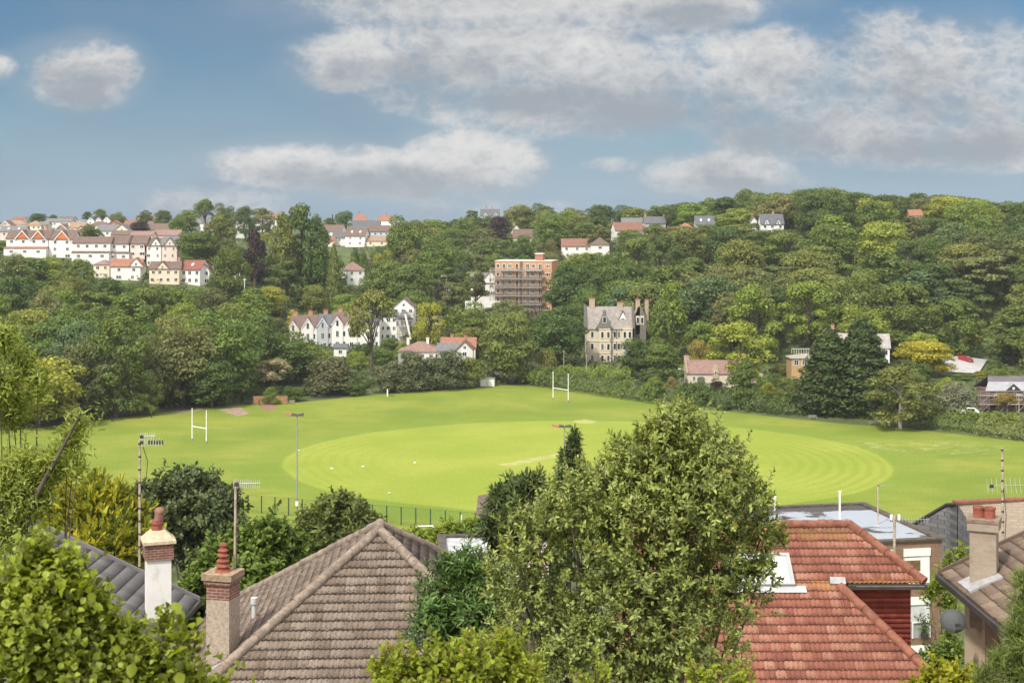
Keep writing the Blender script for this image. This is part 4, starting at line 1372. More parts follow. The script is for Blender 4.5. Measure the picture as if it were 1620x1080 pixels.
MB().prism_y([(dx - 0.8, gE - 1.4), (dx + 0.8, gE - 1.4), (dx + 0.8, gE + 0.6), (dx + 0.25, gE + 2.0), (dx - 0.25, gE + 2.0), (dx - 0.8, gE + 0.6)], -0.3, 1.4).build('dormer', MSC, gh)
window(gh, dx, -0.33, gE + 0.1, 0.6, 1.1, mull=0)
for px in (1098, 1152, 1163):
    window(gh, wx(px, gd) - gh.location.x, -0.02, gE - 1.4, 0.7, 1.2, mull=1)
ax = wx(1109, gd) - gh.location.x
m = MB().prism_y([(ax - 1.0, -0.5), (ax + 1.0, -0.5), (ax + 1.0, gE - 1.4), (ax + 0.6, gE - 0.95), (ax - 0.6, gE - 0.95), (ax - 1.0, gE - 1.4)], -0.06, 0.05)
m.build('arched_door', plain('green_door', (0.10, 0.13, 0.09), 0.7), gh)
PROT.append((1090, 560, 1172, 606, 372))
o = MB().box(-2.2, 2.2, 0, 0.6, -2, 3.6).box(-2.2, -1.4, 0, 0.6, 3.6, 4.6).box(0.2, 1.2, 0, 0.6, 3.6, 4.3).build('ruined_wall', MSC)
o.location = (wx(1200, 372), 372, H(wx(1200, 372), 372))
tag(o, 'broken old stone wall right of the gatehouse', 'wall')

# hut, fence, chalet and houses on the right
hd = fd(611)
hut = thing('sports_hut', 'small white painted hut at the far edge of the field', 'hut', (wx(771, hd), hd, 0.02), R(-6))
MB().box(-1.9, 1.9, 0, 2.2, 0, 2.05).build('wall', WPAINT, hut)
MB().box(-2.0, 2.0, -0.15, 2.35, 2.05, 2.2).build('roof', plain('felt', (0.25, 0.25, 0.25), 0.9), hut)
MB().box(-0.4, 0.4, -0.04, 0.0, 0.05, 1.8).build('door', plain('grey_door', (0.6, 0.6, 0.58), 0.6), hut)
PROT.append((759, 598, 784, 611, hd - 2))

fe = thing('board_fence', 'orange brown timber board fence in front of dark trees by the path', 'fence', (wx(401, 351), 351, 0.0), R(4))
FBRD = plain('orange_timber', (0.30, 0.165, 0.09), 0.85, 0.25, 1.2)
m = MB()
rng = random.Random(4)
for i in range(52):
    h = 2.1 + rng.uniform(-0.05, 0.05)
    m.box(i * 0.16, i * 0.16 + 0.15, 0, 0.025, 0.1, h)
m.build('boards', FBRD, fe)
for i in range(5):
    MB().box(i * 2.05 - 0.05, i * 2.05 + 0.05, 0.03, 0.13, -0.3, 2.15).build('post', FBRD, fe)

house('white walled house with grey roof and brick chimneys behind twin dark conifers', 1312, 1406, 528, 549, 4.5, 'x', WHITE, course_roof('pale_slate', (0.36, 0.33, 0.31)), 9, d=392, cols=6, rows=1, rot=-10,
      chim=[(-0.42, 2.2, BRICKR), (0.0, 2.2, BRICKR)])
ch2 = house('low flat house with timber front and glass balcony left of twin conifers', 1252, 1306, 559, 566, 4.2, 'hip', plain('timber_wall', (0.42, 0.28, 0.14), 0.8), plain('flat_roof', (0.3, 0.27, 0.25), 0.9), 7, d=382, cols=4, rows=1,
            wsize=(1.3, 1.6))
W2 = 54 / F * 382
m = MB()
zt = wz(551, 382) - ch2.location.z
m.box(-W2 / 2, W2 / 2, -0.3, -0.24, zt - 0.1, zt)
for i in range(15):
    x = -W2 / 2 + W2 * i / 14
    m.box(x - 0.03, x + 0.03, -0.29, -0.25, zt - 1.3, zt - 0.1)
m.build('roof_railing', FRAME, ch2)
MB().box(-W2 / 2 - 0.5, W2 / 2, -2.4, -0.05, -2.5, 0.5).build('terrace', WHITE, ch2)
MB().box(-W2 / 2 - 0.5, W2 / 2, -2.38, -2.34, 0.5, 1.5).build('balcony_glass', GLASS, ch2)
house('dark house with slate roof and weathered gable above the low flat house', 1296, 1332, 520, 545, 5, 'y', plain('brown_wall', (0.25, 0.17, 0.12), 0.8), RBROWN, 7, d=408, cols=1, rows=1)

# scaffolded cottage on the right edge
sc = thing('bungalow', 'cottage with dark slate roof and small pediment behind scaffolding at right edge', 'house', (wx(1604, 332), 332, H(wx(1600, 332), 332)), R(0))
zz = sc.location.z
eV, rV = wz(617, 332) - zz, wz(599, 336) - zz
MB().box(-6.0, 9, 0, 8, -2, eV).build('wall', plain('dark_red_wall', (0.16, 0.10, 0.09), 0.85), sc)
m = MB()
SLB = plain('blue_slate', (0.30, 0.31, 0.34), 0.6, 0.12, 0.4)
a = [(-6.8, -0.5, eV), (9, -0.5, eV), (9, 2.4, eV + 1.7), (-5.2, 2.4, eV + 1.7)]
m.hexa([(p[0], p[1], p[2] - 0.15) for p in a], a)
m.build('roof', SLB, sc)
a = [(-5.3, 2.42, eV + 1.7), (9, 2.42, eV + 1.7), (9, 4.6, rV + 0.6), (-4.6, 4.6, rV + 0.6)]
MB().hexa([(p[0], p[1], p[2] - 0.15) for p in a], a).build('upper_roof', plain('purple_slate', (0.12, 0.105, 0.12), 0.7, 0.15, 0.5), sc)
a = [(-4.6, 4.6, rV + 0.6), (9, 4.6, rV + 0.6), (9, 8.5, eV), (-6.8, 8.5, eV)]
MB().hexa([(p[0], p[1], p[2] - 0.15) for p in a], a).build('rear_roof', MATS['purple_slate'], sc)
pz = MB().prism_y([(-1.9, eV + 0.02), (1.2, eV + 0.02), (-0.3, eV + 1.4)], -0.62, 1.6)
pz.build('pediment', DARKTRIM, sc)
MB().cyl((-0.3, -0.7, eV + 0.5), (-0.3, -0.6, eV + 0.5), 0.3, n=12).build('round_window', FRAME, sc)
m = MB()
for sg in (-1, 1):
    a = [(-0.3 + sg * 1.8, -0.75, eV), (-0.3 + sg * 1.8, 1.6, eV), (-0.3, 1.6, eV + 1.55), (-0.3, -0.75, eV + 1.55)]
    m.hexa(a, [(p[0], p[1], p[2] + 0.1) for p in a])
m.build('pediment_roof', SLB, sc)
for i in range(4):
    window(sc, -4 + i * 2.6, -0.02, eV - 1.7, 1.3, 1.5, mull=2)
scaffold('orange boarded scaffolding round the slate roofed cottage at right edge', (sc.location.x - 8.5, 330.2, zz - 0.3), 8, 2.1, 2, 2.05, 1.3)
PROT.append((1486, 562, 1562, 594, 402))
PROT.append((1552, 598, 1620, 655, 326))
# ------------------------------------------------------------------ foliage meshes
def cards(c, n, s, rng, asp=0.62, bend=0.25):
    N_ = len(c)
    n = n / np.maximum(np.linalg.norm(n, axis=1, keepdims=True), 1e-6)
    r = rng.normal(size=(N_, 3))
    t = np.cross(n, r)
    t /= np.maximum(np.linalg.norm(t, axis=1, keepdims=True), 1e-6)
    b = np.cross(n, t)
    s = np.asarray(s).reshape(-1, 1)
    a = asp * (0.8 + 0.4 * rng.random((N_, 1)))
    o = n * s * bend * (rng.random((N_, 1)) - 0.2)
    v = np.stack([c - t * s * 0.5, c - b * s * a * 0.5 + o + t * s * 0.08, c + t * s * 0.5, c + b * s * a * 0.5 + o - t * s * 0.05], 1)
    return v.reshape(-1, 3)


def quads_of(v):
    return np.arange(len(v), dtype=np.int32).reshape(-1, 4)


def usph(n, rng):
    v = rng.normal(size=(n, 3))
    return v / np.linalg.norm(v, axis=1, keepdims=True)


LIB = {}


def tree_lib(kind, variant, n_leaf=3000, leaf=0.55):
    """crown and trunk meshes of a tree about 12 m high and 10 m wide, foot at the origin"""
    key = (kind, variant)
    if key in LIB:
        return LIB[key]
    rng = np.random.default_rng(hash(kind) % 1000 + variant * 77 if False else sum(map(ord, kind)) + variant * 77)
    H_ = 12.0
    lob = []        # centre, radius(3)
    if kind in ('round', 'open', 'loose'):
        nl = {'round': 44, 'open': 30, 'loose': 42}[kind]
        cz, rx, rz = 6.3, 4.2, 5.0
        if kind == 'open':
            cz, rz, rx = 7.9, 3.8, 4.0
        d = usph(nl, rng)
        d[:, 2] = np.where(d[:, 2] < (-0.55 if kind == 'open' else -0.86), -d[:, 2], d[:, 2])
        f = 0.55 + 0.45 * rng.random(nl) ** 0.5
        skew = rng.normal(0, 0.25, 3)
        for i in range(nl):
            c = np.array([d[i, 0] * rx * f[i], d[i, 1] * rx * f[i], cz + d[i, 2] * rz * f[i]]) + skew * (d[i, 2] > 0)
            r = rng.uniform(1.0, 2.0) * (0.82 if kind != 'round' else 1.0)
            lob.append((c, np.array([r * 1.12, r * 1.12, r * 0.80])))
        if kind == 'round':
            lob.append((np.array([0, 0, 6.0]), np.array([3.1, 3.1, 4.0])))
        if kind != 'open':      # skirts sweeping low
            for i in range(12):
                a = rng.random() * 6.283
                q = rng.uniform(2.0, 3.6)
                r = rng.uniform(0.9, 1.4)
                lob.append((np.array([math.cos(a) * q, math.sin(a) * q, rng.uniform(1.0, 3.4)]), np.array([r, r, r * 0.85])))
    elif kind == 'tall':
        for i in range(42):
            t = rng.random()
            z = 2.2 + t * 9.0
            R_ = 2.9 * math.sin(math.pi * min(1, (t * 0.8 + 0.22))) ** 0.7
            a = rng.random() * 6.283
            q = R_ * (0.4 + 0.6 * rng.random() ** 0.5)
            r = rng.uniform(0.8, 1.4)
            lob.append((np.array([math.cos(a) * q, math.sin(a) * q, z]), np.array([r, r, r * 0.95])))
    elif kind == 'pine':
        for i in range(30):
            t = rng.random()
            z = 6.2 + t * 4.6 + rng.normal(0, 0.25)
            R_ = 4.6 * (1 - 0.55 * t)
            a = rng.random() * 6.283
            q = R_ * (0.25 + 0.75 * rng.random() ** 0.5)
            r = rng.uniform(1.0, 1.9)
            lob.append((np.array([math.cos(a) * q, math.sin(a) * q, z]), np.array([r, r, r * 0.38])))
    elif kind == 'shrub':
        for i in range(34):
            dd = usph(1, rng)[0]
            dd[2] = abs(dd[2])
            f = 0.6 + 0.4 * rng.random()
            r = rng.uniform(1.2, 2.0)
            lob.append((np.array([dd[0] * 3.9 * f, dd[1] * 3.9 * f, 1.0 + dd[2] * 9.0 * f]), np.array([r, r, r * 1.0])))
        lob.append((np.array([0, 0, 4.5]), np.array([3.0, 3.0, 4.2])))
    V = []
    if kind == 'conifer':
        m = n_leaf
        t = rng.random(m) ** 0.8
        z = 0.5 + 11.3 * t
        R_ = 4.6 * (1 - t) ** 0.58 * np.minimum(1, 0.72 + t * 1.6) + 0.1
        a = rng.random(m) * 6.283
        tier = 0.80 + 0.20 * np.sin(a * 5 + z * 2.6) * np.cos(a * 3 - z * 1.7)
        q = R_ * tier * (0.62 + 0.38 * rng.random(m) ** 0.6)
        c = np.stack([np.cos(a) * q, np.sin(a) * q, z + rng.normal(0, 0.12, m)], 1)
        nn = np.stack([np.cos(a) * 0.6, np.sin(a) * 0.6, np.full(m, 0.75)], 1) + rng.normal(0, 0.35, (m, 3))
        V.append(cards(c, nn, leaf * rng.uniform(0.7, 1.4, m), rng, 0.55))
    elif kind == 'cypress':
        m = n_leaf
        k = 9
        for j in range(k):
            ca, cq = rng.random() * 6.283, 1.9 * rng.random() ** 0.5
            hz = rng.uniform(8.5, 12.0)
            mm = m // k
            t = rng.random(mm)
            z = 1.0 + (hz - 1) * t
            R_ = (1.7 + 0.4 * rng.random()) * np.sin(np.pi * np.clip(t * 0.85 + 0.15, 0, 1)) ** 0.6
            a = rng.random(mm) * 6.283
            q = R_ * (0.6 + 0.4 * rng.random(mm)) * (0.85 + 0.2 * np.sin(a * 4 + z * 2))
            c = np.stack([math.cos(ca) * cq * (0.5 + t) + np.cos(a) * q, math.sin(ca) * cq * (0.5 + t) + np.sin(a) * q, z], 1)
            nn = np.stack([np.cos(a), np.sin(a), np.full(mm, 0.5)], 1) + rng.normal(0, 0.4, (mm, 3))
            V.append(cards(c, nn, leaf * rng.uniform(0.7, 1.4, mm), rng, 0.5))
    else:
        area = np.array([r[0] * r[2] for _, r in lob])
        cnt = np.maximum(8, (n_leaf * area / area.sum()).astype(int))
        for (c0, r), k in zip(lob, cnt):
            d = usph(k, rng)
            d[:, 2] = np.where(d[:, 2] < -0.45, -d[:, 2] * 0.7, d[:, 2])
            q = 0.70 + 0.38 * rng.random((k, 1)) ** 0.7
            c = c0 + d * r * q
            nn = d * 0.95 + rng.normal(0, 0.36, (k, 3)) + np.array([0, 0, 0.22])
            V.append(cards(c, nn, leaf * rng.uniform(0.65, 1.45, k), rng))
    v = np.concatenate(V)
    v[:, 2] = np.maximum(v[:, 2], 0.05)
    crown = np_mesh(kind + '_crown', v, quads_of(v), MATS['foliage'])
    t = MB()
    base = 0.33 if kind != 'shrub' else 0.2
    top = {'round': 8.0, 'open': 8.0, 'loose': 8.5, 'tall': 10, 'pine': 9.6, 'shrub': 4, 'conifer': 11, 'cypress': 8}[kind]
    pts = [(0, 0, -1.2), (rng.normal(0, 0.08), rng.normal(0, 0.08), 2.5), (rng.normal(0, 0.3), rng.normal(0, 0.3), top * 0.65), (rng.normal(0, 0.3), rng.normal(0, 0.3), top)]
    t.tube(pts, [base * 1.25, base, base * 0.65, 0.06], 7)
    if lob:
        for i in rng.permutation(len(lob))[:{'open': 16, 'loose': 14, 'pine': 12}.get(kind, 8)]:
            c = lob[i][0]
            k = rng.uniform(0.35, 0.75) if kind != 'pine' else rng.uniform(0.6, 0.9)
            z = min(top * 0.95, max(2.0, c[2] * k))
            s = Vector((0, 0, z)) + Vector((pts[2][0], pts[2][1], 0)) * (z / top)
            mid = s.lerp(Vector(c), 0.5) + Vector((0, 0, 0.35))
            t.tube([s, mid, Vector(c)], [base * 0.45, base * 0.28, 0.04], 5)
    trunk = t.mesh(kind + '_trunk', [BARK])
    trunk2 = t.mesh(kind + '_pale_trunk', [PALEBARK])
    LIB[key] = (crown, trunk, trunk2, H_, 10.0 if kind not in ('tall', 'cypress') else 7.4)
    if kind == 'conifer':
        LIB[key] = LIB[key][:4] + (9.0,)
    return LIB[key]


for k_, n_, l_ in (('round', 10500, 0.43), ('open', 4400, 0.42), ('loose', 7800, 0.42), ('tall', 5600, 0.43), ('pine', 4800, 0.48), ('shrub', 8000, 0.46), ('conifer', 8500, 0.48), ('cypress', 4600, 0.6)):
    for v_ in range(3 if k_ in ('round', 'loose', 'shrub') else 2):
        tree_lib(k_, v_, n_, l_)

GREENS = {  # base colours
    'conifer green': (0.040, 0.060, 0.020), 'dark green': (0.052, 0.083, 0.023), 'mid green': (0.074, 0.112, 0.027), 'bright green': (0.108, 0.155, 0.030), 'olive': (0.100, 0.122, 0.036),
    'brown green': (0.090, 0.103, 0.043), 'grey green': (0.080, 0.092, 0.052), 'yellow green': (0.155, 0.182, 0.032), 'purple': (0.050, 0.030, 0.036),
    'golden': (0.42, 0.36, 0.03), 'blue green': (0.066, 0.105, 0.048), 'silver': (0.215, 0.22, 0.15), 'orange yellow': (0.25, 0.205, 0.055), 'pale': (0.30, 0.28, 0.19)}
for _k in GREENS:
    if _k not in ('golden', 'orange yellow', 'purple', 'silver', 'pale'):
        GREENS[_k] = tuple(c * f for c, f in zip(GREENS[_k], (1.52, 1.50, 1.30)))
KINDN = {'round': 'domed tree', 'open': 'airy tree', 'loose': 'ragged tree', 'tall': 'narrow tree', 'pine': 'flat pine',
         'shrub': 'bush', 'conifer': 'conifer', 'cypress': 'cypress'}
NAMES = {'round': 'broadleaf_tree', 'open': 'broadleaf_tree', 'loose': 'broadleaf_tree', 'tall': 'broadleaf_tree', 'pine': 'pine_tree', 'shrub': 'bush', 'conifer': 'conifer', 'cypress': 'cypress_tree'}
TREES = []      # (object, px, py, kind text, fixed label or None)
TPOS = []       # x, y, radius of every planted tree
_rt = random.Random(11)


def plant(px, top, width, d, kind='round', tint='mid green', label=None, pale=False, name=None, cat=None, zbase=None, group=None, jit=0.14, hmin=2.0):
    x = wx(px, d)
    zg = H(x, d) if zbase is None else zbase
    ht = max(hmin, wz(top, d) - zg)
    wd = width / F * d
    cr, tr, tr2, h0, w0 = tree_lib(kind, _rt.randrange(3 if kind in ('round', 'loose', 'shrub') else 2))
    t = thing(name or NAMES[kind], label, cat or ('bush' if kind == 'shrub' else 'tree'), (x, d, zg), _rt.uniform(0, 6.283), group)
    c = link('crown' if kind != 'shrub' else 'foliage', cr, t)
    k = link('trunk' if kind != 'shrub' else 'stem', tr2 if pale else tr, t)
    s = (wd / w0, wd / w0, ht / h0)
    c.scale = s
    k.scale = (min(s[0], s[2]), min(s[0], s[2]), s[2])
    g = GREENS[tint]
    v = 1 + _rt.uniform(-jit, jit)
    c.color = (g[0] * v * (1 + _rt.uniform(-0.1, 0.1)), g[1] * v, g[2] * v, 1)
    k.color = (1, 1, 1, 1)
    TREES.append([t, px, (top + HOR + (CAMZ - zg) / d * F) / 2, (tint, kind), label])
    TPOS.append((x, d, wd / 2))
    return t


# ------------------------------------------------------------------ trees that can be picked out one by one
def T(*a, **k):
    return plant(*a, **k)


# centre
T(588, 463, 84, 402, 'open', 'olive', 'tall airy tree with bare lower trunk in front of white terrace')
T(800, 499, 92, 396, 'round', 'olive', 'big olive yellow tree standing behind the small white hut')
T(842, 566, 44, 396, 'shrub', 'silver', 'pale flowering bush at foot of the big olive tree')
T(525, 558, 104, 372, 'shrub', 'grey green', 'grey green willow bush, leftmost of the row at the far field edge')
T(617, 560, 64, 376, 'shrub', 'grey green', 'grey green willow bush, left end of the dense clump by the hut')
T(652, 547, 80, 379, 'shrub', 'grey green', 'grey green willow bush, left of middle in the dense clump by the hut')
T(702, 544, 82, 383, 'shrub', 'grey green', 'grey green willow bush, tallest in the dense clump by the hut')
T(742, 556, 58, 386, 'shrub', 'olive', 'olive willow bush, right end of the dense clump by the hut')
T(560, 590, 46, 369, 'shrub', 'dark green', 'dark bush between the two grey green willow clumps')
T(432, 570, 66, 362, 'open', 'pale', 'pale blossoming bare branched tree in front of the timber fence', jit=0.02)
T(428, 608, 34, 352, 'shrub', 'mid green', 'round green bush in front of the orange timber fence')
T(462, 606, 40, 358, 'shrub', 'dark green', 'dark bush right of the orange timber fence')
T(455, 525, 110, 385, 'round', 'dark green', 'large dark tree left of the white terrace front')
T(395, 512, 90, 378, 'round', 'dark green', 'large dark tree above the orange timber fence')
T(497, 548, 50, 402, 'round', 'yellow green', 'small yellow green tree below the white terrace')
T(640, 535, 40, 432, 'shrub', 'yellow green', 'yellow green hedge bush in front of the white terrace')
T(603, 542, 50, 425, 'shrub', 'mid green', 'bush at the foot of the tall airy tree')
T(566, 552, 46, 418, 'shrub', 'bright green', 'bright bush below the white terrace')
T(464, 489, 22, 475, 'tall', 'golden', 'small golden tree behind the terrace chimneys')
T(440, 500, 34, 452, 'loose', 'brown green', 'brownish tree at left end of white terrace')
T(680, 474, 52, 448, 'loose', 'yellow green', 'yellow green tree right of the scaffolded white house')
T(718, 438, 52, 490, 'pine', 'brown green', 'dark spreading pine left of the white modern house')
T(742, 477, 76, 455, 'round', 'mid green', 'rounded green tree below the white modern house')
T(803, 476, 66, 470, 'round', 'brown green', 'brown green tree in front of the scaffolded flats')
T(812, 494, 70, 440, 'round', 'olive', 'yellow olive tree below the orange flats')
T(752, 425, 40, 505, 'pine', 'brown green', 'tall thin pine with bare trunk in front of white modern house')
T(905, 418, 84, 500, 'round', 'dark green', 'big dark oak hiding the right side of the orange flats')
T(880, 490, 88, 424, 'round', 'dark green', 'dark spreading oak left of the stone mansion')
T(866, 545, 46, 405, 'shrub', 'olive', 'olive bush below the dark spreading oak')
T(650, 420, 70, 520, 'round', 'mid green', 'rounded tree right of the lone white square house')
T(610, 412, 66, 535, 'round', 'mid green', 'rounded tree just right of the small red shed')
T(690, 452, 40, 540, 'round', 'purple', 'dull purple tree beside the hill road')
# front row of the left wood, down to the path
T(62, 566, 138, 314, 'round', 'yellow green', 'yellow green rounded tree in the front row at far left')
T(132, 548, 96, 324, 'loose', 'brown green', 'brownish green tree, second in the front row from the left')
T(183, 508, 112, 329, 'loose', 'mid green', 'tall mid green tree in the front row by the path bend')
T(8, 520, 100, 324, 'round', 'mid green', 'green tree in the front row touching the left edge')
T(236, 592, 44, 332, 'loose', 'olive', 'small drooping olive tree at the edge of the wood')
T(290, 505, 112, 348, 'round', 'brown green', 'wide brown green tree behind the left goalposts')
T(352, 492, 122, 358, 'round', 'mid green', 'wide mid green tree right of the left goalposts')
T(335, 560, 80, 346, 'round', 'dark green', 'dark tree low behind the left goalposts')
T(240, 530, 80, 342, 'round', 'brown green', 'brown green tree between the path bend and the goalposts')
# left hillside specimens
T(403, 361, 42, 520, 'tall', 'purple', 'tall copper purple beech tree on the left hillside')
T(447, 338, 52, 528, 'tall', 'olive', 'tall olive tree, left side of the big dark cypress group')
T(478, 323, 86, 535, 'loose', 'dark green', 'tallest and widest tree in the big dark cypress group')
T(500, 342, 52, 530, 'tall', 'dark green', 'dark narrow tree, right side of the big dark cypress group')
T(528, 385, 34, 520, 'conifer', 'olive', 'olive conifer beside the lone white square house')
T(448, 408, 60, 497, 'pine', 'dark green', 'layered dark cedar below the big cypress group')
T(364, 390, 58, 478, 'round', 'mid green', 'round tree in front of the cream house')
T(336, 428, 28, 470, 'shrub', 'dark green', 'dark bush beside the white gabled wing')
T(312, 366, 72, 540, 'round', 'mid green', 'big rounded green tree right of tall white gabled houses')
T(348, 340, 54, 560, 'loose', 'olive', 'loose olive tree above the big rounded green tree')
T(356, 378, 40, 550, 'round', 'brown green', 'brownish tree between rounded tree and copper beech')
T(220, 351, 30, 700, 'round', 'purple', 'small round purple tree among the crowded roofs')
T(144, 356, 34, 585, 'round', 'dark green', 'dark round tree behind the long white house roof')
T(325, 314, 36, 760, 'open', 'mid green', 'tall open topped tree on left skyline')
T(354, 321, 40, 750, 'round', 'mid green', 'rounded tree on left skyline right of open topped tree')
T(388, 327, 30, 780, 'round', 'dark green', 'dark skyline tree left of the bright red roof')
T(415, 329, 40, 830, 'loose', 'olive', 'olive tree on skyline behind the bright red roof')
T(295, 332, 38, 720, 'round', 'mid green', 'green tree on skyline left of the open topped tree')
T(60, 338, 32, 900, 'round', 'dark green', 'dark rounded tree on far left skyline')
T(84, 340, 16, 900, 'round', 'dark green', 'small dark tree beside skyline house on far left')
T(138, 333, 18, 880, 'pine', 'dark green', 'dark layered skyline tree at left of the yellow green clump')
T(158, 331, 22, 880, 'round', 'olive', 'olive skyline tree behind three white gables, left one')
T(186, 335, 26, 880, 'round', 'olive', 'olive skyline tree behind three white gables, right one')
T(230, 332, 26, 850, 'round', 'dark green', 'dark tree on skyline behind the red roofed white house')
T(258, 333, 28, 800, 'round', 'dark green', 'dark round skyline tree behind the yellow gable')
T(281, 343, 26, 690, 'round', 'mid green', 'green tree right of the yellow orange gabled house')
T(64, 360, 22, 600, 'shrub', 'yellow green', 'yellow green bush among roofs on far left')
T(82, 355, 18, 620, 'shrub', 'bright green', 'bright bush below the long skyline house')
T(547, 333, 34, 800, 'open', 'blue green', 'feathery tree on skyline left of the red hipped roof')
T(521, 345, 20, 850, 'round', 'mid green', 'small skyline tree beside the dead pole')
T(563, 385, 24, 640, 'shrub', 'dark green', 'dark garden bush in front of white grey brown roofed house')
T(596, 383, 26, 640, 'shrub', 'mid green', 'garden bush below the blue terrace')
T(606, 395, 34, 600, 'round', 'yellow green', 'yellow green garden tree below the long garage block')
T(560, 400, 26, 610, 'shrub', 'bright green', 'bright garden bush above the small red shed')
T(575, 391, 22, 630, 'shrub', 'mid green', 'green garden bush behind the small red shed')
# central hill
T(640, 340, 64, 640, 'round', 'mid green', 'wide rounded tree right of the middle red roofs')
T(690, 372, 66, 590, 'round', 'mid green', 'wide rounded tree in the middle of the wooded slope')
T(664, 352, 46, 660, 'round', 'olive', 'olive tree behind the wide rounded middle trees')
T(747, 329, 24, 800, 'pine', 'dark green', 'windswept flat pine silhouette beside skyline grey house')
T(790, 343, 40, 700, 'round', 'purple', 'dark purple tree below skyline grey house')
T(822, 324, 48, 790, 'round', 'olive', 'olive tree on skyline right of the grey house')
T(856, 321, 44, 790, 'round', 'dark green', 'dark rounded tree on skyline above the joined white blocks')
T(872, 340, 56, 650, 'round', 'mid green', 'large tree in front of the joined white blocks')
T(920, 342, 44, 690, 'round', 'mid green', 'green tree behind the joined white blocks')
T(950, 325, 50, 720, 'round', 'dark green', 'dark tree above the joined white blocks, right side')
T(990, 324, 50, 800, 'round', 'dark green', 'dark skyline tree behind the pale grey dormer roof')
T(905, 328, 44, 800, 'round', 'olive', 'olive skyline tree above the joined white blocks')
# crowns that half hide the ridge houses
for (px_, tp_, w_, d_, k_, g_, l_) in ((952, 399, 40, 565, 'round', 'mid green', 'green crown below the right joined white block'), (908, 401, 34, 560, 'round', 'bright green', 'small bright crown below the left joined white block'),
                                       (998, 364, 56, 610, 'round', 'mid green', 'green crown below the rusty brown roof'), (1036, 356, 50, 615, 'loose', 'olive', 'olive crown below the slate roof with brick chimneys'),
                                       (1084, 360, 44, 600, 'round', 'dark green', 'dark crown below the small orange brown roof'), (1118, 356, 50, 600, 'round', 'mid green', 'green crown below the grey roof with skylights'),
                                       (1166, 330, 62, 640, 'round', 'bright green', 'bright wide crown left of the white mansard house'), (1196, 354, 40, 620, 'loose', 'mid green', 'green crown under the narrow white gable'),
                                       (1236, 362, 56, 600, 'round', 'olive', 'olive crown under the white mansard house'), (1450, 345, 44, 610, 'round', 'mid green', 'green crown under the pink skyline house'),
                                       (826, 372, 40, 610, 'round', 'mid green', 'green crown below the cream house above the flats'), (1262, 330, 56, 650, 'loose', 'olive', 'olive crown right of the white mansard house')):
    T(px_, tp_, w_, d_, k_, g_, l_)
# right hill
T(1105, 372, 120, 560, 'pine', 'brown green', 'wide brown green pine with flat layers on the right hill')
T(1075, 358, 60, 620, 'round', 'brown green', 'brown tree right of the slate roofed hilltop house')
T(1240, 418, 92, 510, 'pine', 'brown green', 'flat brown pine in the middle of the right hill')
T(1010, 372, 74, 545, 'loose', 'olive', 'loose olive tree with bare limbs above the mansion')
T(975, 398, 70, 520, 'round', 'mid green', 'dense green tree behind the mansion roof')
T(1062, 446, 62, 425, 'tall', 'bright green', 'bright leafy tall tree right of the stone mansion')
T(1046, 470, 44, 412, 'tall', 'mid green', 'slim tree close beside the right wing of mansion')
T(1010, 535, 66, 400, 'round', 'dark green', 'dark tree hiding the lower right corner of mansion')
T(1048, 545, 56, 395, 'round', 'mid green', 'green tree between mansion and gatehouse')
T(1110, 512, 62, 415, 'loose', 'bright green', 'bright loose tree behind the gatehouse roof')
T(1108, 537, 40, 396, 'round', 'orange yellow', 'orange yellow tree above gatehouse chimney')
T(1168, 545, 36, 400, 'shrub', 'orange yellow', 'orange tinged bush behind the right end of gatehouse')
T(1132, 597, 26, 374, 'shrub', 'purple', 'dark purple round bush in front of gatehouse')
T(1178, 567, 54, 342, 'tall', 'mid green', 'young green tree with visible trunk in front of the gatehouse')
T(1148, 622, 22, 341, 'shrub', 'blue green', 'little blue green sapling in the field hedge')
T(1062, 593, 22, 380, 'shrub', 'orange yellow', 'small orange bush left of gatehouse')
T(1080, 592, 24, 376, 'shrub', 'silver', 'white flowered bush at the corner of gatehouse')
T(1312, 521, 142, 332, 'conifer', 'conifer green', 'huge dark conifer, left one of the twin pair', jit=0)
T(1364, 502, 138, 329, 'conifer', 'conifer green', 'huge dark conifer, right one of the twin pair', jit=0)
T(1424, 578, 118, 311, 'loose', 'olive', 'spreading olive tree with white trunk right of twin conifers', pale=True)
T(1472, 612, 40, 322, 'shrub', 'brown green', 'brownish bush behind the white trunked tree')
T(1512, 598, 72, 331, 'shrub', 'silver', 'silvery grey willow bush left of scaffolded cottage')
T(1463, 540, 98, 398, 'round', 'golden', 'golden yellow flowering tree left of the gravel yard')
T(1462, 526, 60, 415, 'round', 'yellow green', 'yellow green tree behind the golden flowering tree')
T(1538, 527, 32, 452, 'loose', 'golden', 'small golden tree above the red van')
T(1592, 540, 50, 440, 'round', 'mid green', 'rounded tree above the slate roofed cottage')
T(1250, 590, 50, 350, 'shrub', 'olive', 'rounded olive bush below the low flat house')
T(1215, 600, 30, 356, 'shrub', 'yellow green', 'yellow green bush right of gatehouse ruins')
T(1385, 520, 110, 425, 'round', 'mid green', 'large rounded tree rising behind the twin conifers')
T(1590, 622, 44, 321, 'open', 'orange yellow', 'orange tinged small tree in front of scaffolded cottage')
T(1553, 585, 40, 398, 'shrub', 'yellow green', 'yellow green bushes below the gravel yard')
T(1580, 580, 44, 395, 'shrub', 'bright green', 'bright bush above the slate roofed cottage')
T(1520, 592, 40, 392, 'shrub', 'mid green', 'green bush in front of the gravel yard')
T(1448, 486, 72, 455, 'round', 'bright green', 'bright domed tree on lower right hill')
T(1480, 402, 80, 545, 'round', 'bright green', 'bright green domed crown high on the right hill')
T(1300, 298, 76, 690, 'round', 'dark green', 'dark crown forming the highest point of the right skyline')
T(1452, 303, 36, 690, 'loose', 'dark green', 'dark loose tree on right skyline beside pink house')
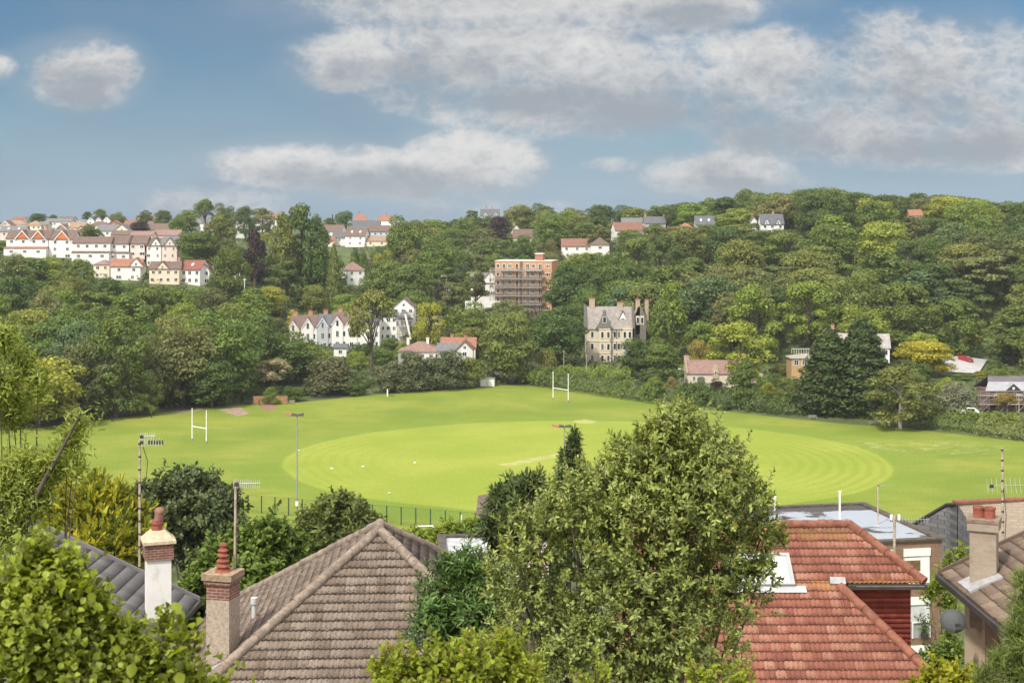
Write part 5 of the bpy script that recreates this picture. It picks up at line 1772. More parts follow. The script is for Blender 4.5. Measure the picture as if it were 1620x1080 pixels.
T(1550, 318, 12, 700, 'tall', 'golden', 'thin golden tree on the right skyline', jit=0.02)
T(1180, 296, 40, 720, 'loose', 'mid green', 'loose topped tree on right skyline above the white gable')

# ------------------------------------------------------------------ woods filled in between
SKY = [(-60, 352), (0, 352), (330, 352), (420, 350), (640, 348), (700, 346), (760, 338), (830, 330), (900, 330), (960, 326), (1030, 330), (1040, 322), (1100, 318), (1150, 308), (1200, 304), (1250, 306),
       (1270, 297), (1330, 296), (1380, 310), (1440, 308), (1500, 308), (1550, 316), (1620, 318), (1700, 316)]
LIM = [(-60, 404), (110, 404), (170, 415), (232, 425), (240, 448), (330, 454), (400, 452), (430, 452)]     # tops of the left wood


def interp(tab, x):
    return float(np.interp(x, [a for a, _ in tab], [b for _, b in tab]))


SPEC = []


def fill(px0, px1, d0, d1, gap, kinds, tints, hr, wr, limit=None, seed=1, tries=4000, nmax=400, wtab=None):
    rg = random.Random(seed)
    n = 0
    for _ in range(tries):
        if n >= nmax:
            break
        d = math.sqrt(rg.uniform(d0 * d0, d1 * d1))
        px = rg.uniform(px0, px1)
        x = wx(px, d)
        wd = rg.uniform(*wr)
        if any((x - a) ** 2 + (d - b) ** 2 < (min(gap, 0.5 * (r + wd / 2) + gap * 0.45)) ** 2 for a, b, r in TPOS):
            continue
        if float(poly_dist([x], [d])[0]) < 3 + wd * 0.3:
            continue
        zg = H(x, d)
        ht = rg.uniform(*hr)
        top = HOR + (CAMZ - zg - ht) / d * F
        lim = interp(limit, px) + rg.uniform(0, 5) if limit else -1e9
        if top < lim:
            top = lim
        base = HOR + (CAMZ - zg) / d * F
        hw = wd / 2 / d * F * 0.92
        bad = False
        for (a, b, c2, e, dd) in PROT:
            if dd - 2 <= d < dd + 12 and px + hw > a and px - hw < c2:
                if abs(px - (a + c2) / 2) < (c2 - a) / 2 + hw * 0.6:
                    bad = True
                    break
            if d < dd and px + hw > a and px - hw < c2 and base > b and top < e:
                top = max(top, e - 1)
        if bad or (base - top) / F * d < 4.0:
            continue
        tint = rg.choices([t for t, _ in tints], [w for _, w in tints])[0]
        kind = rg.choices([t for t, _ in kinds], [w for _, w in kinds])[0]
        hgt = (base - top) / F * d
        SPEC.append((px, top, min(wd, hgt * 1.3) * F / d, d, kind, tint))
        TPOS.append((x, d, wd / 2))
        n += 1
    return n


MIX = [('mid green', 6), ('dark green', 4.5), ('olive', 3), ('brown green', 1.3), ('bright green', 3.2), ('yellow green', 1.1), ('blue green', 0.8)]
KM = [('round', 6), ('loose', 4), ('tall', 1.2), ('pine', 0.7)]
n1 = fill(-45, 432, 318, 520, 12.5, KM, MIX, (13, 18), (11, 17), LIM, 3)
n2 = fill(985, 1680, 385, 720, 15.2, KM, MIX, (15, 22), (15, 24), SKY, 5, 6000)
n3 = fill(860, 1000, 455, 720, 17, KM, MIX, (12, 17), (12, 17), SKY, 6)
n4 = fill(400, 860, 392, 600, 14, KM, MIX, (9, 15), (9, 14), [(400, 400), (860, 400)], 7)
n5 = fill(600, 870, 560, 900, 20, KM, MIX, (10, 15), (13, 18), SKY, 8)
n6 = fill(1000, 1660, 700, 800, 17, KM, MIX, (12, 17), (13, 18), SKY, 9)
n7 = fill(0, 420, 545, 930, 24, [('round', 3), ('shrub', 4)], MIX, (4, 7), (5, 9), [(-60, 350), (430, 350)], 10, 1600, 70)
n8 = fill(1440, 1660, 340, 420, 8, [('shrub', 3), ('round', 2)], MIX, (3, 6), (5, 8), [(1400, 560), (1700, 560)], 12, 800, 12)
n9 = fill(1010, 1300, 352, 400, 9, [('shrub', 3), ('round', 2)], MIX, (3, 6), (5, 8), [(1000, 560), (1300, 575)], 13, 800, 12)
print('TREES', len(SPEC), n1, n2, n3, n4, n5, n6, n7, n8, n9)

# the largest in view stand as trees of their own, the rest of the far wood is one mass
nown = sum(1 for o in bpy.data.objects if o.name.startswith('broadleaf_tree') and o.parent is None)
SPEC.sort(key=lambda a: -a[2] * (HOR + (CAMZ - H(wx(a[0], a[3]), a[3])) / a[3] * F - a[1]))
own, mass = [], []
for sp in SPEC:
    if sp[4] in ('pine', 'shrub'):
        own.append(sp)
    elif nown < 286:
        own.append(sp)
        nown += 1
    else:
        mass.append(sp)
for sp in own:
    plant(*sp)


def mass_mat():
    m = leaf_mat('far_foliage', (1, 1, 1))
    N = NT(m.node_tree)
    a = N.new('ShaderNodeAttribute', attribute_name='tint')
    rgb = [n for n in N.n if n.type == 'RGB'][0]
    for l in list(rgb.outputs[0].links):
        N.l.new(a.outputs['Color'], l.to_socket)
    return m


VV, CC = [], []
for q, (px, top, wpx, d, kind, tint) in enumerate(mass):
    cr, _, _, h0, w0 = tree_lib(kind + '_far' if False else kind, q % 2)
    co = np.empty(len(cr.vertices) * 3, dtype=np.float32)
    cr.vertices.foreach_get('co', co)
    co = co.reshape(-1, 4, 3)[q % 2::3]
    cen = co.mean(1, keepdims=True)
    co = cen + (co - cen) * 1.6
    x, zg = wx(px, d), H(wx(px, d), d)
    s_ = wpx / F * d / w0
    sz = max(2.0, wz(top, d) - zg) / h0
    a_ = _rt.uniform(0, 6.283)
    X = co[..., 0] * math.cos(a_) - co[..., 1] * math.sin(a_)
    Y = co[..., 0] * math.sin(a_) + co[..., 1] * math.cos(a_)
    VV.append(np.stack([X * s_ + x, Y * s_ + d, co[..., 2] * sz + zg], -1).reshape(-1, 3))
    v_ = 1 + _rt.uniform(-0.14, 0.14)
    CC.append(np.tile(np.array([*[c * v_ for c in GREENS[tint]], 1.0], dtype=np.float32), (len(VV[-1]), 1)))
if VV:
    v = np.concatenate(VV)
    me = np_mesh('hilltop_wood', v, quads_of(v), mass_mat())
    at_ = me.color_attributes.new('tint', 'FLOAT_COLOR', 'POINT')
    at_.data.foreach_set('color', np.concatenate(CC).ravel())
    tag(link('hilltop_wood', me), 'far small tree crowns of the hilltop woods, run together along the skyline', 'woods', kind='stuff')

LAND = [('long white house', 145, 395), ('peach gabled house', 260, 430), ('dark red roof', 300, 430), ('copper purple beech', 403, 400), ('big cypress group', 478, 360),
        ('white terrace', 515, 520), ('left goalposts', 315, 672), ('orange timber fence', 410, 620), ('lone white square house', 563, 435), ('blue terrace', 597, 364), ('orange flats', 830, 455),
        ('white modern house', 765, 455), ('stone mansion', 965, 525), ('gatehouse', 1135, 590), ('twin conifers', 1335, 580), ('golden flowering tree', 1463, 565), ('red van', 1527, 572),
        ('scaffolded cottage', 1590, 620), ('joined white blocks', 925, 392), ('white mansard house', 1222, 352), ('flat brown pine', 1240, 440), ('wide layered pine', 1105, 395),
        ('pink skyline house', 1450, 337), ('skyline grey house', 775, 335), ('bright red roof', 420, 343), ('white hut', 771, 605), ('left picture edge', 0, 520), ('right picture edge', 1620, 460),
        ('bright domed tree', 1480, 425), ('highest skyline crown', 1300, 310), ('yellow orange gable', 255, 348)]


def label_trees():
    groups = {}
    for rec in TREES:
        t, px, py, tk, lab = rec
        if lab:
            continue
        nm, lx, ly = min(LAND, key=lambda l: math.hypot((px - l[1]) * 0.8, py - l[2]))
        dx, dy = px - lx, py - ly
        vert = 'above' if dy < 0 else 'below'
        hor = 'left' if dx < 0 else 'right'
        dist = math.hypot(dx, dy)
        near = 'close' if dist < 35 else ('midway' if dist < 80 else 'far')
        if abs(dx) > 2.2 * abs(dy):
            rel = '%s %s of' % (near, hor)
        elif abs(dy) > 2.2 * abs(dx):
            rel = '%s %s' % (near, vert)
        else:
            rel = '%s %s %s of' % (near, vert, hor)
        base = '%s %s %s the %s' % (tk[0], KINDN[tk[1]], rel, nm)
        groups.setdefault(base, []).append(rec)
    ordw = ['leftmost', 'second along', 'third along', 'fourth along', 'fifth along', 'sixth along', 'seventh along']
    for base, recs in groups.items():
        recs.sort(key=lambda r: r[1])
        for i, rec in enumerate(recs):
            lab = base if len(recs) == 1 else '%s, %s' % (base, ordw[min(i, 6)] if i < len(recs) - 1 else ('right one' if len(recs) == 2 else 'rightmost'))
            rec[0]['label'] = lab
            if 'group' not in rec[0]:
                rec[0]['group'] = 'trees of the wooded slopes'


label_trees()

# ------------------------------------------------------------------ undergrowth: the low tangle on the floor of the woods
rng = np.random.default_rng(5)
PTS = []
for (a, b, d0, d1, n) in ((-80, 440, 312, 560, 9000), (420, 880, 388, 620, 7000), (860, 1720, 330, 740, 16000), (560, 1000, 600, 900, 4000), (-40, 450, 540, 980, 6000)):
    d = np.sqrt(rng.uniform(d0 * d0, d1 * d1, n))
    px = rng.uniform(a, b, n)
    x = wx(px, d)
    ok = poly_dist(x, d) > 2.5
    pyb = HOR + (CAMZ - terrain(x, d) - 1.5) / d * F
    for (q0, r0, q1, r1, dd) in PROT:
        ok &= ~((px > q0) & (px < q1) & (pyb > r0) & (pyb < r1) & (d < dd))
    ok &= ~((d > 396) & (d < 440) & (px > 1478) & (px < 1566))
    rd = np.interp(px, [760, 870, 960, 1080, 1180, 1262, 1400, 1620, 1900], [412, 402, 392, 372, 358, 346, 334, 320, 312])
    ok &= ~((np.abs(d - rd) < 4.5) & (px > 760))
    PTS.append(np.stack([x, d], 1)[ok])
xy = np.concatenate(PTS)
z = terrain(xy[:, 0], xy[:, 1])
c = np.concatenate([np.column_stack([xy, z + rng.uniform(0.1, 1.5, len(xy))]) + np.column_stack([rng.normal(0, 0.8, (len(xy), 2)), np.zeros(len(xy))]) for _ in range(2)])
nn = rng.normal(0, 0.5, (len(c), 3)) + np.array([0, -0.25, 0.9])
v = cards(c, nn, rng.uniform(0.7, 1.7, len(c)), rng)
o = link('undergrowth', np_mesh('undergrowth', v, quads_of(v), leaf_mat('undergrowth_leaf', (0.052, 0.078, 0.018))))
tag(o, 'low green brambles and shrubs covering the floor of the woods', 'undergrowth', kind='stuff')

# ------------------------------------------------------------------ hedges
def hedge(label, pts, hts, width, tint, group=None, leaf=0.46, dens=150):
    """clipped or rough hedge along (px, distance) points: a cloud of leaf sprays over a rounded core"""
    w = [Vector((wx(px, d), d)) for px, d in pts]
    r = np.random.default_rng(abs(int(pts[0][0])) + len(pts))
    C, Nn = [], []
    core = MB()
    for (a, b, h0, h1) in zip(w[:-1], w[1:], hts[:-1], hts[1:]):
        L = (b - a).length
        t = (b - a).normalized()
        nr = Vector((-t.y, t.x))
        n = int(L * dens)
        s = r.random(n)
        th = r.uniform(-0.15, math.pi + 0.15, n)
        hh = (h0 + (h1 - h0) * s) * (0.90 + 0.12 * np.sin(s * L * 0.9 + h0) + 0.10 * np.sin(s * L * 2.3) + r.normal(0, 0.05, n))
        wd = width / 2 * (0.9 + 0.15 * np.sin(s * L * 0.7 + 1))
        ox = np.cos(th) * wd
        oz = np.clip(np.abs(np.sin(th)) ** 0.55 * np.sign(np.sin(th)), -0.1, 1) * hh
        X = a.x + (b.x - a.x) * s + nr.x * ox
        Y = a.y + (b.y - a.y) * s + nr.y * ox
        Z = terrain(X, Y) + np.maximum(0.05, oz)
        C.append(np.stack([X, Y, Z], 1))
        Nn.append(np.stack([nr.x * np.cos(th), nr.y * np.cos(th), np.abs(np.sin(th)) + 0.15], 1) + r.normal(0, 0.4, (n, 3)))
    C = np.concatenate(C)
    v = cards(C, np.concatenate(Nn), leaf * r.uniform(0.7, 1.5, len(C)), r)
    o0 = w[len(w) // 2]
    zz = H(o0.x, o0.y)
    v -= np.array([o0.x, o0.y, zz])
    o = link('hedge', np_mesh('hedge', v, quads_of(v), MATS['foliage']), None, (o0.x, o0.y, zz))
    o.color = (*GREENS[tint], 1)
    tag(o, label, 'hedge', group)


def at(px, py, off=0):
    return (px, fd(py) + off)


hedge('long dark field hedge behind the right goalposts', [at(828, 609, 4), at(880, 616, 3), at(960, 628, 3), at(1046, 641, 3)], [4.6, 5.2, 5.2, 4.4], 4.6, 'mid green', 'hedges along the field edge')
hedge('rough dark field hedge in front of gatehouse garden', [at(1062, 640, 4), at(1150, 649, 4), at(1255, 661, 4)], [4.4, 4.6, 4.2], 4.6, 'dark green', 'hedges along the field edge')
hedge('rough field hedge right of the white trunked tree', [at(1446, 678, 5), at(1500, 684, 4), at(1560, 690, 3)], [3.6, 4.6, 4.4], 5.0, 'mid green', 'hedges along the field edge')
hedge('grey green field hedge running out of the right edge', [at(1552, 690, 2), at(1640, 700, 2), at(1740, 711, 2)], [4.4, 4.6, 4.6], 5.0, 'olive', 'hedges along the field edge')
hedge('low dark hedge under the twin conifers', [at(1255, 661, 5), at(1340, 668, 8), at(1405, 673, 6)], [2.6, 2.0, 2.6], 4.0, 'dark green', 'hedges along the field edge')
hedge('clipped garden hedge below the stone mansion', [(868, 405), (930, 402), (1000, 396)], [2.8, 3.4, 3.2], 3.5, 'bright green')
hedge('neat bright box hedge in front of scaffolded cottage', [(1532, 321), (1570, 319), (1612, 317)], [1.9, 1.8, 2.2], 1.8, 'bright green')
hedge('rough green bank of scrub along the path at left', [at(-200, 703, 6), at(40, 668, 5), at(160, 654, 6), at(330, 638, 6), at(398, 632, 7)], [2.6, 2.8, 3.2, 3.0, 2.6], 5.5, 'mid green')
hedge('row of mixed shrubs at the far field edge left of the hut', [at(455, 632, 3), at(520, 626, 4), at(590, 618, 4), at(640, 612, 5), at(762, 604, 4)], [1.8, 1.6, 1.6, 2.0, 2.4], 3.0, 'dark green')
# ------------------------------------------------------------------ things on and round the field
def goal(label, pxa, pya, pxb, pyb, top):
    a = Vector((wx(pxa, fd(pya)), fd(pya), 0))
    b = Vector((wx(pxb, fd(pyb)), fd(pyb), 0))
    t = thing('rugby_goalposts', label, 'goalposts', (a + b) / 2, 0, 'rugby goalposts on the field')
    hgt = (fd(pya) + fd(pyb)) / 2 / F * top
    for p in (a, b):
        q = p - (a + b) / 2
        MB().cyl((q.x, q.y, -0.4), (q.x, q.y, hgt), 0.12, 0.09, 10).build('post', WPAINT, t)
        MB().cyl((q.x, q.y, 0), (q.x, q.y, 0.5), 0.2, 0.2, 10).build('post_base', MATS['felt'], t)
    q = a - (a + b) / 2
    MB().cyl((q.x, q.y, 3.0), (-q.x, -q.y, 3.0), 0.09, 0.09, 8).build('crossbar', WPAINT, t)


goal('white rugby goalposts on the left side of the field', 304, 697, 326.5, 701, 52)
goal('white rugby goalposts at the far side of the field before the hedge', 875, 632, 899, 636, 45)


def mast(label, px, top, base, d=None):
    d = d or fd(base)
    t = thing('floodlight_mast', label, 'floodlight', (wx(px, d), d, 0), 0, 'floodlight masts by the field')
    h = wz(top, d)
    MB().cyl((0, 0, -0.5), (0, 0, h), 0.16, 0.09, 12).build('mast', METAL, t)
    MB().box(-0.22, 0.22, -0.25, 0.1, 1.6, 2.3).build('control_box', FRAME, t)
    MB().box(-1.1, 1.1, -0.05, 0.05, h - 0.1, h + 0.05).build('crossarm', METAL, t)
    for x, w, tilt, mt in ((-1.35, 1.1, 0.2, plain('rusty_lamp', (0.28, 0.12, 0.07), 0.6)), (-0.42, 0.8, 0.12, DARKTRIM), (0.55, 0.9, -0.15, DARKTRIM)):
        m = MB()
        a = [(x - w / 2, -0.35, h + tilt * 0.5), (x + w / 2, -0.35, h - tilt * 0.5), (x + w / 2, 0.35, h + 0.12 - tilt * 0.5), (x - w / 2, 0.35, h + 0.12 + tilt * 0.5)]
        m.hexa(a, [(p[0] * 0.98, p[1] * 0.8, p[2] + 0.16) for p in a])
        m.build('lamp_head', mt, t)


mast('tall grey floodlight mast standing alone on the near left of the field', 470, 657, 816)
mast('grey floodlight mast whose top shows above the central bush', 893, 675, 818)

# green mesh fence along the near edge of the field
GREENP = plain('green_steel', (0.02, 0.07, 0.045), 0.5, 0.1)
fn = thing('mesh_fence', 'dark green steel mesh fence along the near edge of the field', 'fence', (wx(185, 231), 231, 0))
A_, B_ = Vector((wx(150, 232.5), 232.5)), Vector((wx(800, 207.5), 207.5))
L = (B_ - A_).length
n = int(L / 2.35)
pm = MB().box(-0.085, 0.085, -0.06, 0.06, -0.3, 2.75).mesh('post', [GREENP])
for i in range(n + 1):
    p = A_.lerp(B_, i / n)
    link('post', pm, fn, (p.x - fn.location.x, p.y - fn.location.y, 0.0))
m = MB()
dv = (B_ - A_).normalized()
for k in range(14):
    z = 0.1 + k * 0.2
    rr_ = 0.022 if k == 13 else 0.009
    m.cyl((A_.x - fn.location.x, A_.y - fn.location.y, z), (B_.x - fn.location.x, B_.y - fn.location.y, z), rr_, n=4)
k = int(L / 0.25)
for i in range(k):
    p = A_.lerp(B_, i / k)
    m.cyl((p.x - fn.location.x, p.y - fn.location.y, 0.05), (p.x - fn.location.x, p.y - fn.location.y, 2.7), 0.004, n=3, cap=False)
m.build('wire_mesh', GREENP, fn)
o = MB().cyl((0, 0, -0.2), (0, 0, 2.6), 0.09, 0.09, 8).build('post', WPAINT, None, (wx(730, 208), 208, 0))
o.name = 'white_post'
tag(o, 'single thick white post among the green fence posts', 'post')


def small_goal(label, px, py, d, w, rz=0.0):
    t = thing('football_goal', label, 'goal', (wx(px, d), d, H(wx(px, d), d)), rz, 'white football goal frames behind the fence')
    for x in (-w / 2, w / 2):
        MB().cyl((x, 0, 0), (x, 0, 1.9), 0.09, n=8).build('post', WPAINT, t)
        MB().cyl((x, 0, 1.9), (x, 1.2, 0.05), 0.05, n=6).build('stay', WPAINT, t)
    MB().cyl((-w / 2, 0, 1.9), (w / 2, 0, 1.9), 0.09, n=8).build('crossbar', WPAINT, t)
    MB().cyl((-w / 2, 1.2, 0.06), (w / 2, 1.2, 0.06), 0.06, n=6).build('back_bar', WPAINT, t)


small_goal('white football goal frame half hidden by the golden conifer', 207, 812, 212, 4.6, R(-12))
small_goal('white football goal frame behind the dark tree by the fence', 360, 820, 208, 4.0, R(8))
small_goal('small white goal frame just behind the brown roof apex', 672, 842, 204, 2.4, R(5))

BENCHW = plain('bench_wood', (0.28, 0.25, 0.21), 0.85, 0.2)


def bench(label, px, py, rz):
    d = fd(py)
    t = thing('park_bench', label, 'bench', (wx(px, d), d, 0.03), rz, 'benches round the field')
    m = MB()
    for i in range(3):
        m.box(-1.0, 1.0, -0.28 + i * 0.17, -0.14 + i * 0.17, 0.44, 0.48)
    m.build('seat', BENCHW, t)
    m = MB()
    for i in range(3):
        m.box(-1.0, 1.0, 0.24, 0.28, 0.55 + i * 0.15, 0.66 + i * 0.15)
    m.build('backrest', BENCHW, t)
    for x in (-0.85, 0.85):
        MB().box(x - 0.05, x + 0.05, -0.26, -0.16, 0, 0.44).box(x - 0.05, x + 0.05, 0.18, 0.24, 0, 1.0).build('leg', BENCHW, t)


bench('grey wooden bench by the bushes near the orange timber fence', 460, 639, 0)
bench('pale wooden bench under the left twin conifer', 1286, 663, 0.15)
bench('brown wooden bench under the right twin conifer', 1382, 672, 0.15)

t = thing('notice_post', 'white upright post with a low dark bench at the far grass edge', 'post', (wx(613, fd(627)), fd(627), 0.03))
MB().box(-0.14, 0.14, -0.1, 0.1, 0, 1.9).build('board', WPAINT, t)
MB().box(0.5, 1.7, -0.2, 0.2, 0.38, 0.45).box(0.55, 0.63, -0.18, 0.18, 0, 0.38).box(1.55, 1.63, -0.18, 0.18, 0, 0.38).build('bench_seat', DARKTRIM, t)

BOLL = plain('dark_bollard', (0.05, 0.04, 0.04), 0.8, 0.2)
for px, py, nm in ((240, 661, 'first post from the left goalposts along the path'), (177, 666, 'second post from the left goalposts along the path'), (50, 681, 'third post from the left goalposts along the path'), (410, 641, 'post at the corner beside the red earth heap')):
    d = fd(py)
    o = MB().box(-0.12, 0.12, -0.12, 0.12, -0.2, 1.15).hexa([(-0.12, -0.12, 1.15), (0.12, -0.12, 1.15), (0.12, 0.12, 1.15), (-0.12, 0.12, 1.15)], [(-0.03, -0.03, 1.25), (0.03, -0.03, 1.25), (0.03, 0.03, 1.25), (-0.03, 0.03, 1.25)])
    o = o.build('bollard', BOLL, None, (wx(px, d), d, 0.0))
    tag(o, 'short dark wooden ' + nm, 'bollard', 'bollards along the path')

GULLW = plain('gull_white', (0.8, 0.8, 0.78), 0.7, 0.03)
for px, py, lab in ((472, 714, 'white gull on the grass close beside the floodlight mast'), (525, 743, 'white gull standing on the mown circle nearest the left goalposts'), (574, 740, 'white gull right of the one on the mown rings'), (656, 734, 'white gull farthest right on the mown circle'),
                    (616, 782, 'white gull on the near part of the mown circle')):
    d = fd(py)
    m = MB().ball((0, 0, 0.32), 0.2, (1.5, 0.8, 0.8), 10).ball((0.30, 0, 0.50), 0.10, (1.1, 0.9, 1), 8)
    m.cyl((-0.2, 0, 0.34), (-0.52, 0, 0.36), 0.10, 0.03, 6).cyl((0.18, 0, 0.38), (0.29, 0, 0.48), 0.09, 0.08, 6)
    m.cyl((0.38, 0, 0.49), (0.5, 0, 0.46), 0.03, 0.008, 5)
    for y in (-0.06, 0.06):
        m.cyl((0.02, y, 0), (0.02, y, 0.24), 0.015, n=5)
    o = m.build('gull', GULLW, None, (wx(px, d), d, 0.04), (0, 0, px * 0.7))
    o.scale = (0.72, 0.72, 0.72)
    tag(o, lab, 'bird', 'gulls on the field')


def car(label, x, y, z, rz, col, van=False, grp=None):
    t = thing('van' if van else 'car', label, 'van' if van else 'car', (x, y, z), rz, grp)
    pm_ = plain('paint_%s' % label[:12].replace(' ', '_'), col, 0.25, 0.03)
    pr = [(-2.1, 0.35), (2.1, 0.35), (2.15, 0.75), (1.95, 0.95), (0.95, 1.05), (0.35, 1.5), (-1.3, 1.52), (-1.95, 1.05), (-2.15, 0.9)]
    if van:
        pr = [(-2.3, 0.4), (2.3, 0.4), (2.35, 0.9), (2.1, 1.15), (1.3, 1.3), (0.75, 1.95), (-2.25, 2.0), (-2.35, 0.9)]
    MB().prism_y(pr, -0.85, 0.85).build('body', pm_, t)
    gl = MB()
    top = 1.9 if van else 1.45
    for s in (-1, 1):
        y0, y1 = (0.852, 0.862) if s > 0 else (-0.862, -0.852)
        gl.prism_y([(-1.2, 1.05), (0.75, 1.05), (0.30, top), (-1.15, top)] if not van else [(0.1, 1.25), (1.25, 1.25), (0.75, top), (0.1, top)], y0, y1)
    gl.build('side_window', GLASS, t)
    a = [(1.0, -0.72, 1.08), (1.0, 0.72, 1.08), (0.42, 0.66, 1.49), (0.42, -0.66, 1.49)] if not van else [(1.34, -0.75, 1.36), (1.34, 0.75, 1.36), (0.83, 0.7, 1.93), (0.83, -0.7, 1.93)]
    MB().plate([(p[0] + 0.03, p[1], p[2] + 0.03) for p in a], 0.02).build('windscreen', GLASS, t)
    for sx in (-1.3, 1.35):
        for sy in (-0.86, 0.86):
            w = MB().cyl((sx, sy - 0.09, 0.33), (sx, sy + 0.09, 0.33), 0.33, n=14).build('wheel', plain('tyre', (0.02, 0.02, 0.02), 0.9), t)
            MB().cyl((sx, sy - 0.1, 0.33), (sx, sy + 0.1, 0.33), 0.18, n=10).build('rim', METAL, w)
    for sy in (-0.6, 0.6):
        MB().box(2.1 if not van else 2.3, 2.17 if not van else 2.36, sy - 0.18, sy + 0.18, 0.66, 0.84).build('headlight', FRAME, t)
    return t


def carat(label, px, d, rz, col, van=False, grp=None, dz=0.1):
    x = wx(px, d)
    return car(label, x, d, H(x, d) + dz, rz, col, van, grp)


carat('red van parked at the back of the pale gravel yard', 1528, 426, R(-62), (0.35, 0.03, 0.035), True, dz=0.36)
carat('white car parked behind the neat box hedge at right', 1533, 324, R(168), (0.8, 0.8, 0.8), dz=0.6)
carat('dark car parked under the trees at the left edge', 8, 314, R(20), (0.03, 0.03, 0.035))
carat('red car parked at the foot of the scaffolding', 661, 452, R(10), (0.35, 0.05, 0.05), grp='cars beside the scaffolded house')
carat('black car parked right of the red car by the scaffolding', 671, 450, R(15), (0.02, 0.02, 0.025), grp='cars beside the scaffolded house')
sheds = thing('garden_shed', 'small dark red shed beside the red van', 'shed', (wx(1514, 437), 437, H(wx(1514, 437), 437)))
MB().box(-2.2, 2.2, 0, 3, -1, 2.6).build('wall', plain('maroon_boards', (0.20, 0.06, 0.05), 0.85), sheds)
MB().hexa([(-2.5, -0.3, 2.55), (2.5, -0.3, 2.75), (2.5, 3.3, 2.95), (-2.5, 3.3, 2.75)], [(-2.5, -0.3, 2.7), (2.5, -0.3, 2.9), (2.5, 3.3, 3.1), (-2.5, 3.3, 2.9)]).build('roof', RGREY, sheds)


def lamp(label, px, top, d, arm=1.2, grp='street lamps'):
    x = wx(px, d)
    z = H(x, d)
    t = thing('street_lamp', label, 'street lamp', (x, d, z), 0, grp)
    h = wz(top, d) - z
    MB().cyl((0, 0, -0.3), (0, 0, h), 0.10, 0.07, 8).build('column', METAL, t)
    MB().cyl((0, 0, h - 0.05), (-arm, 0, h + 0.08), 0.05, n=6).build('arm', METAL, t)
    MB().box(-arm - 0.5, -arm + 0.2, -0.14, 0.14, h + 0.02, h + 0.2).build('lamp_head', FRAME, t)


lamp('grey street lamp at the corner of the gatehouse', 1083, 584, 374)
lamp('grey street lamp on the hill road left of the white modern house', 706, 437, 545, 1.6)
lamp('pale street lamp above the bungalow roofs', 696, 512, 444, 1.0)
POLEW = plain('pole_wood', (0.33, 0.28, 0.22), 0.9, 0.2, 2)
for px, top, d, lab in ((892, 553, 404, 'wooden telegraph pole left of the mansion garden'), (928, 560, 398, 'wooden telegraph pole in front of the mansion corner'), (1612, 628, 318, 'wooden pole in front of the scaffolded cottage'), (387, 440, 470, 'slim white pole on the left hillside below the copper beech')):
    x = wx(px, d)
    z = H(x, d)
    h = wz(top, d) - z
    m = MB().cyl((0, 0, -0.5), (0, 0, h), 0.15, 0.11, 8).box(-0.5, 0.5, -0.05, 0.05, h - 0.6, h - 0.45)
    o = m.build('telegraph_pole', FRAME if 'white' in lab else POLEW, None, (x, d, z))
    tag(o, lab, 'pole', 'wooden and white poles')
x, d = wx(526, 800), 800
o = MB().cyl((0, 0, -1), (0, 0, wz(339, 800) - H(x, d)), 0.35, 0.28, 8).build('dead_pole', DARKTRIM, None, (x, d, H(x, d)))
tag(o, 'bare dark pole standing up against the sky on the skyline', 'pole')

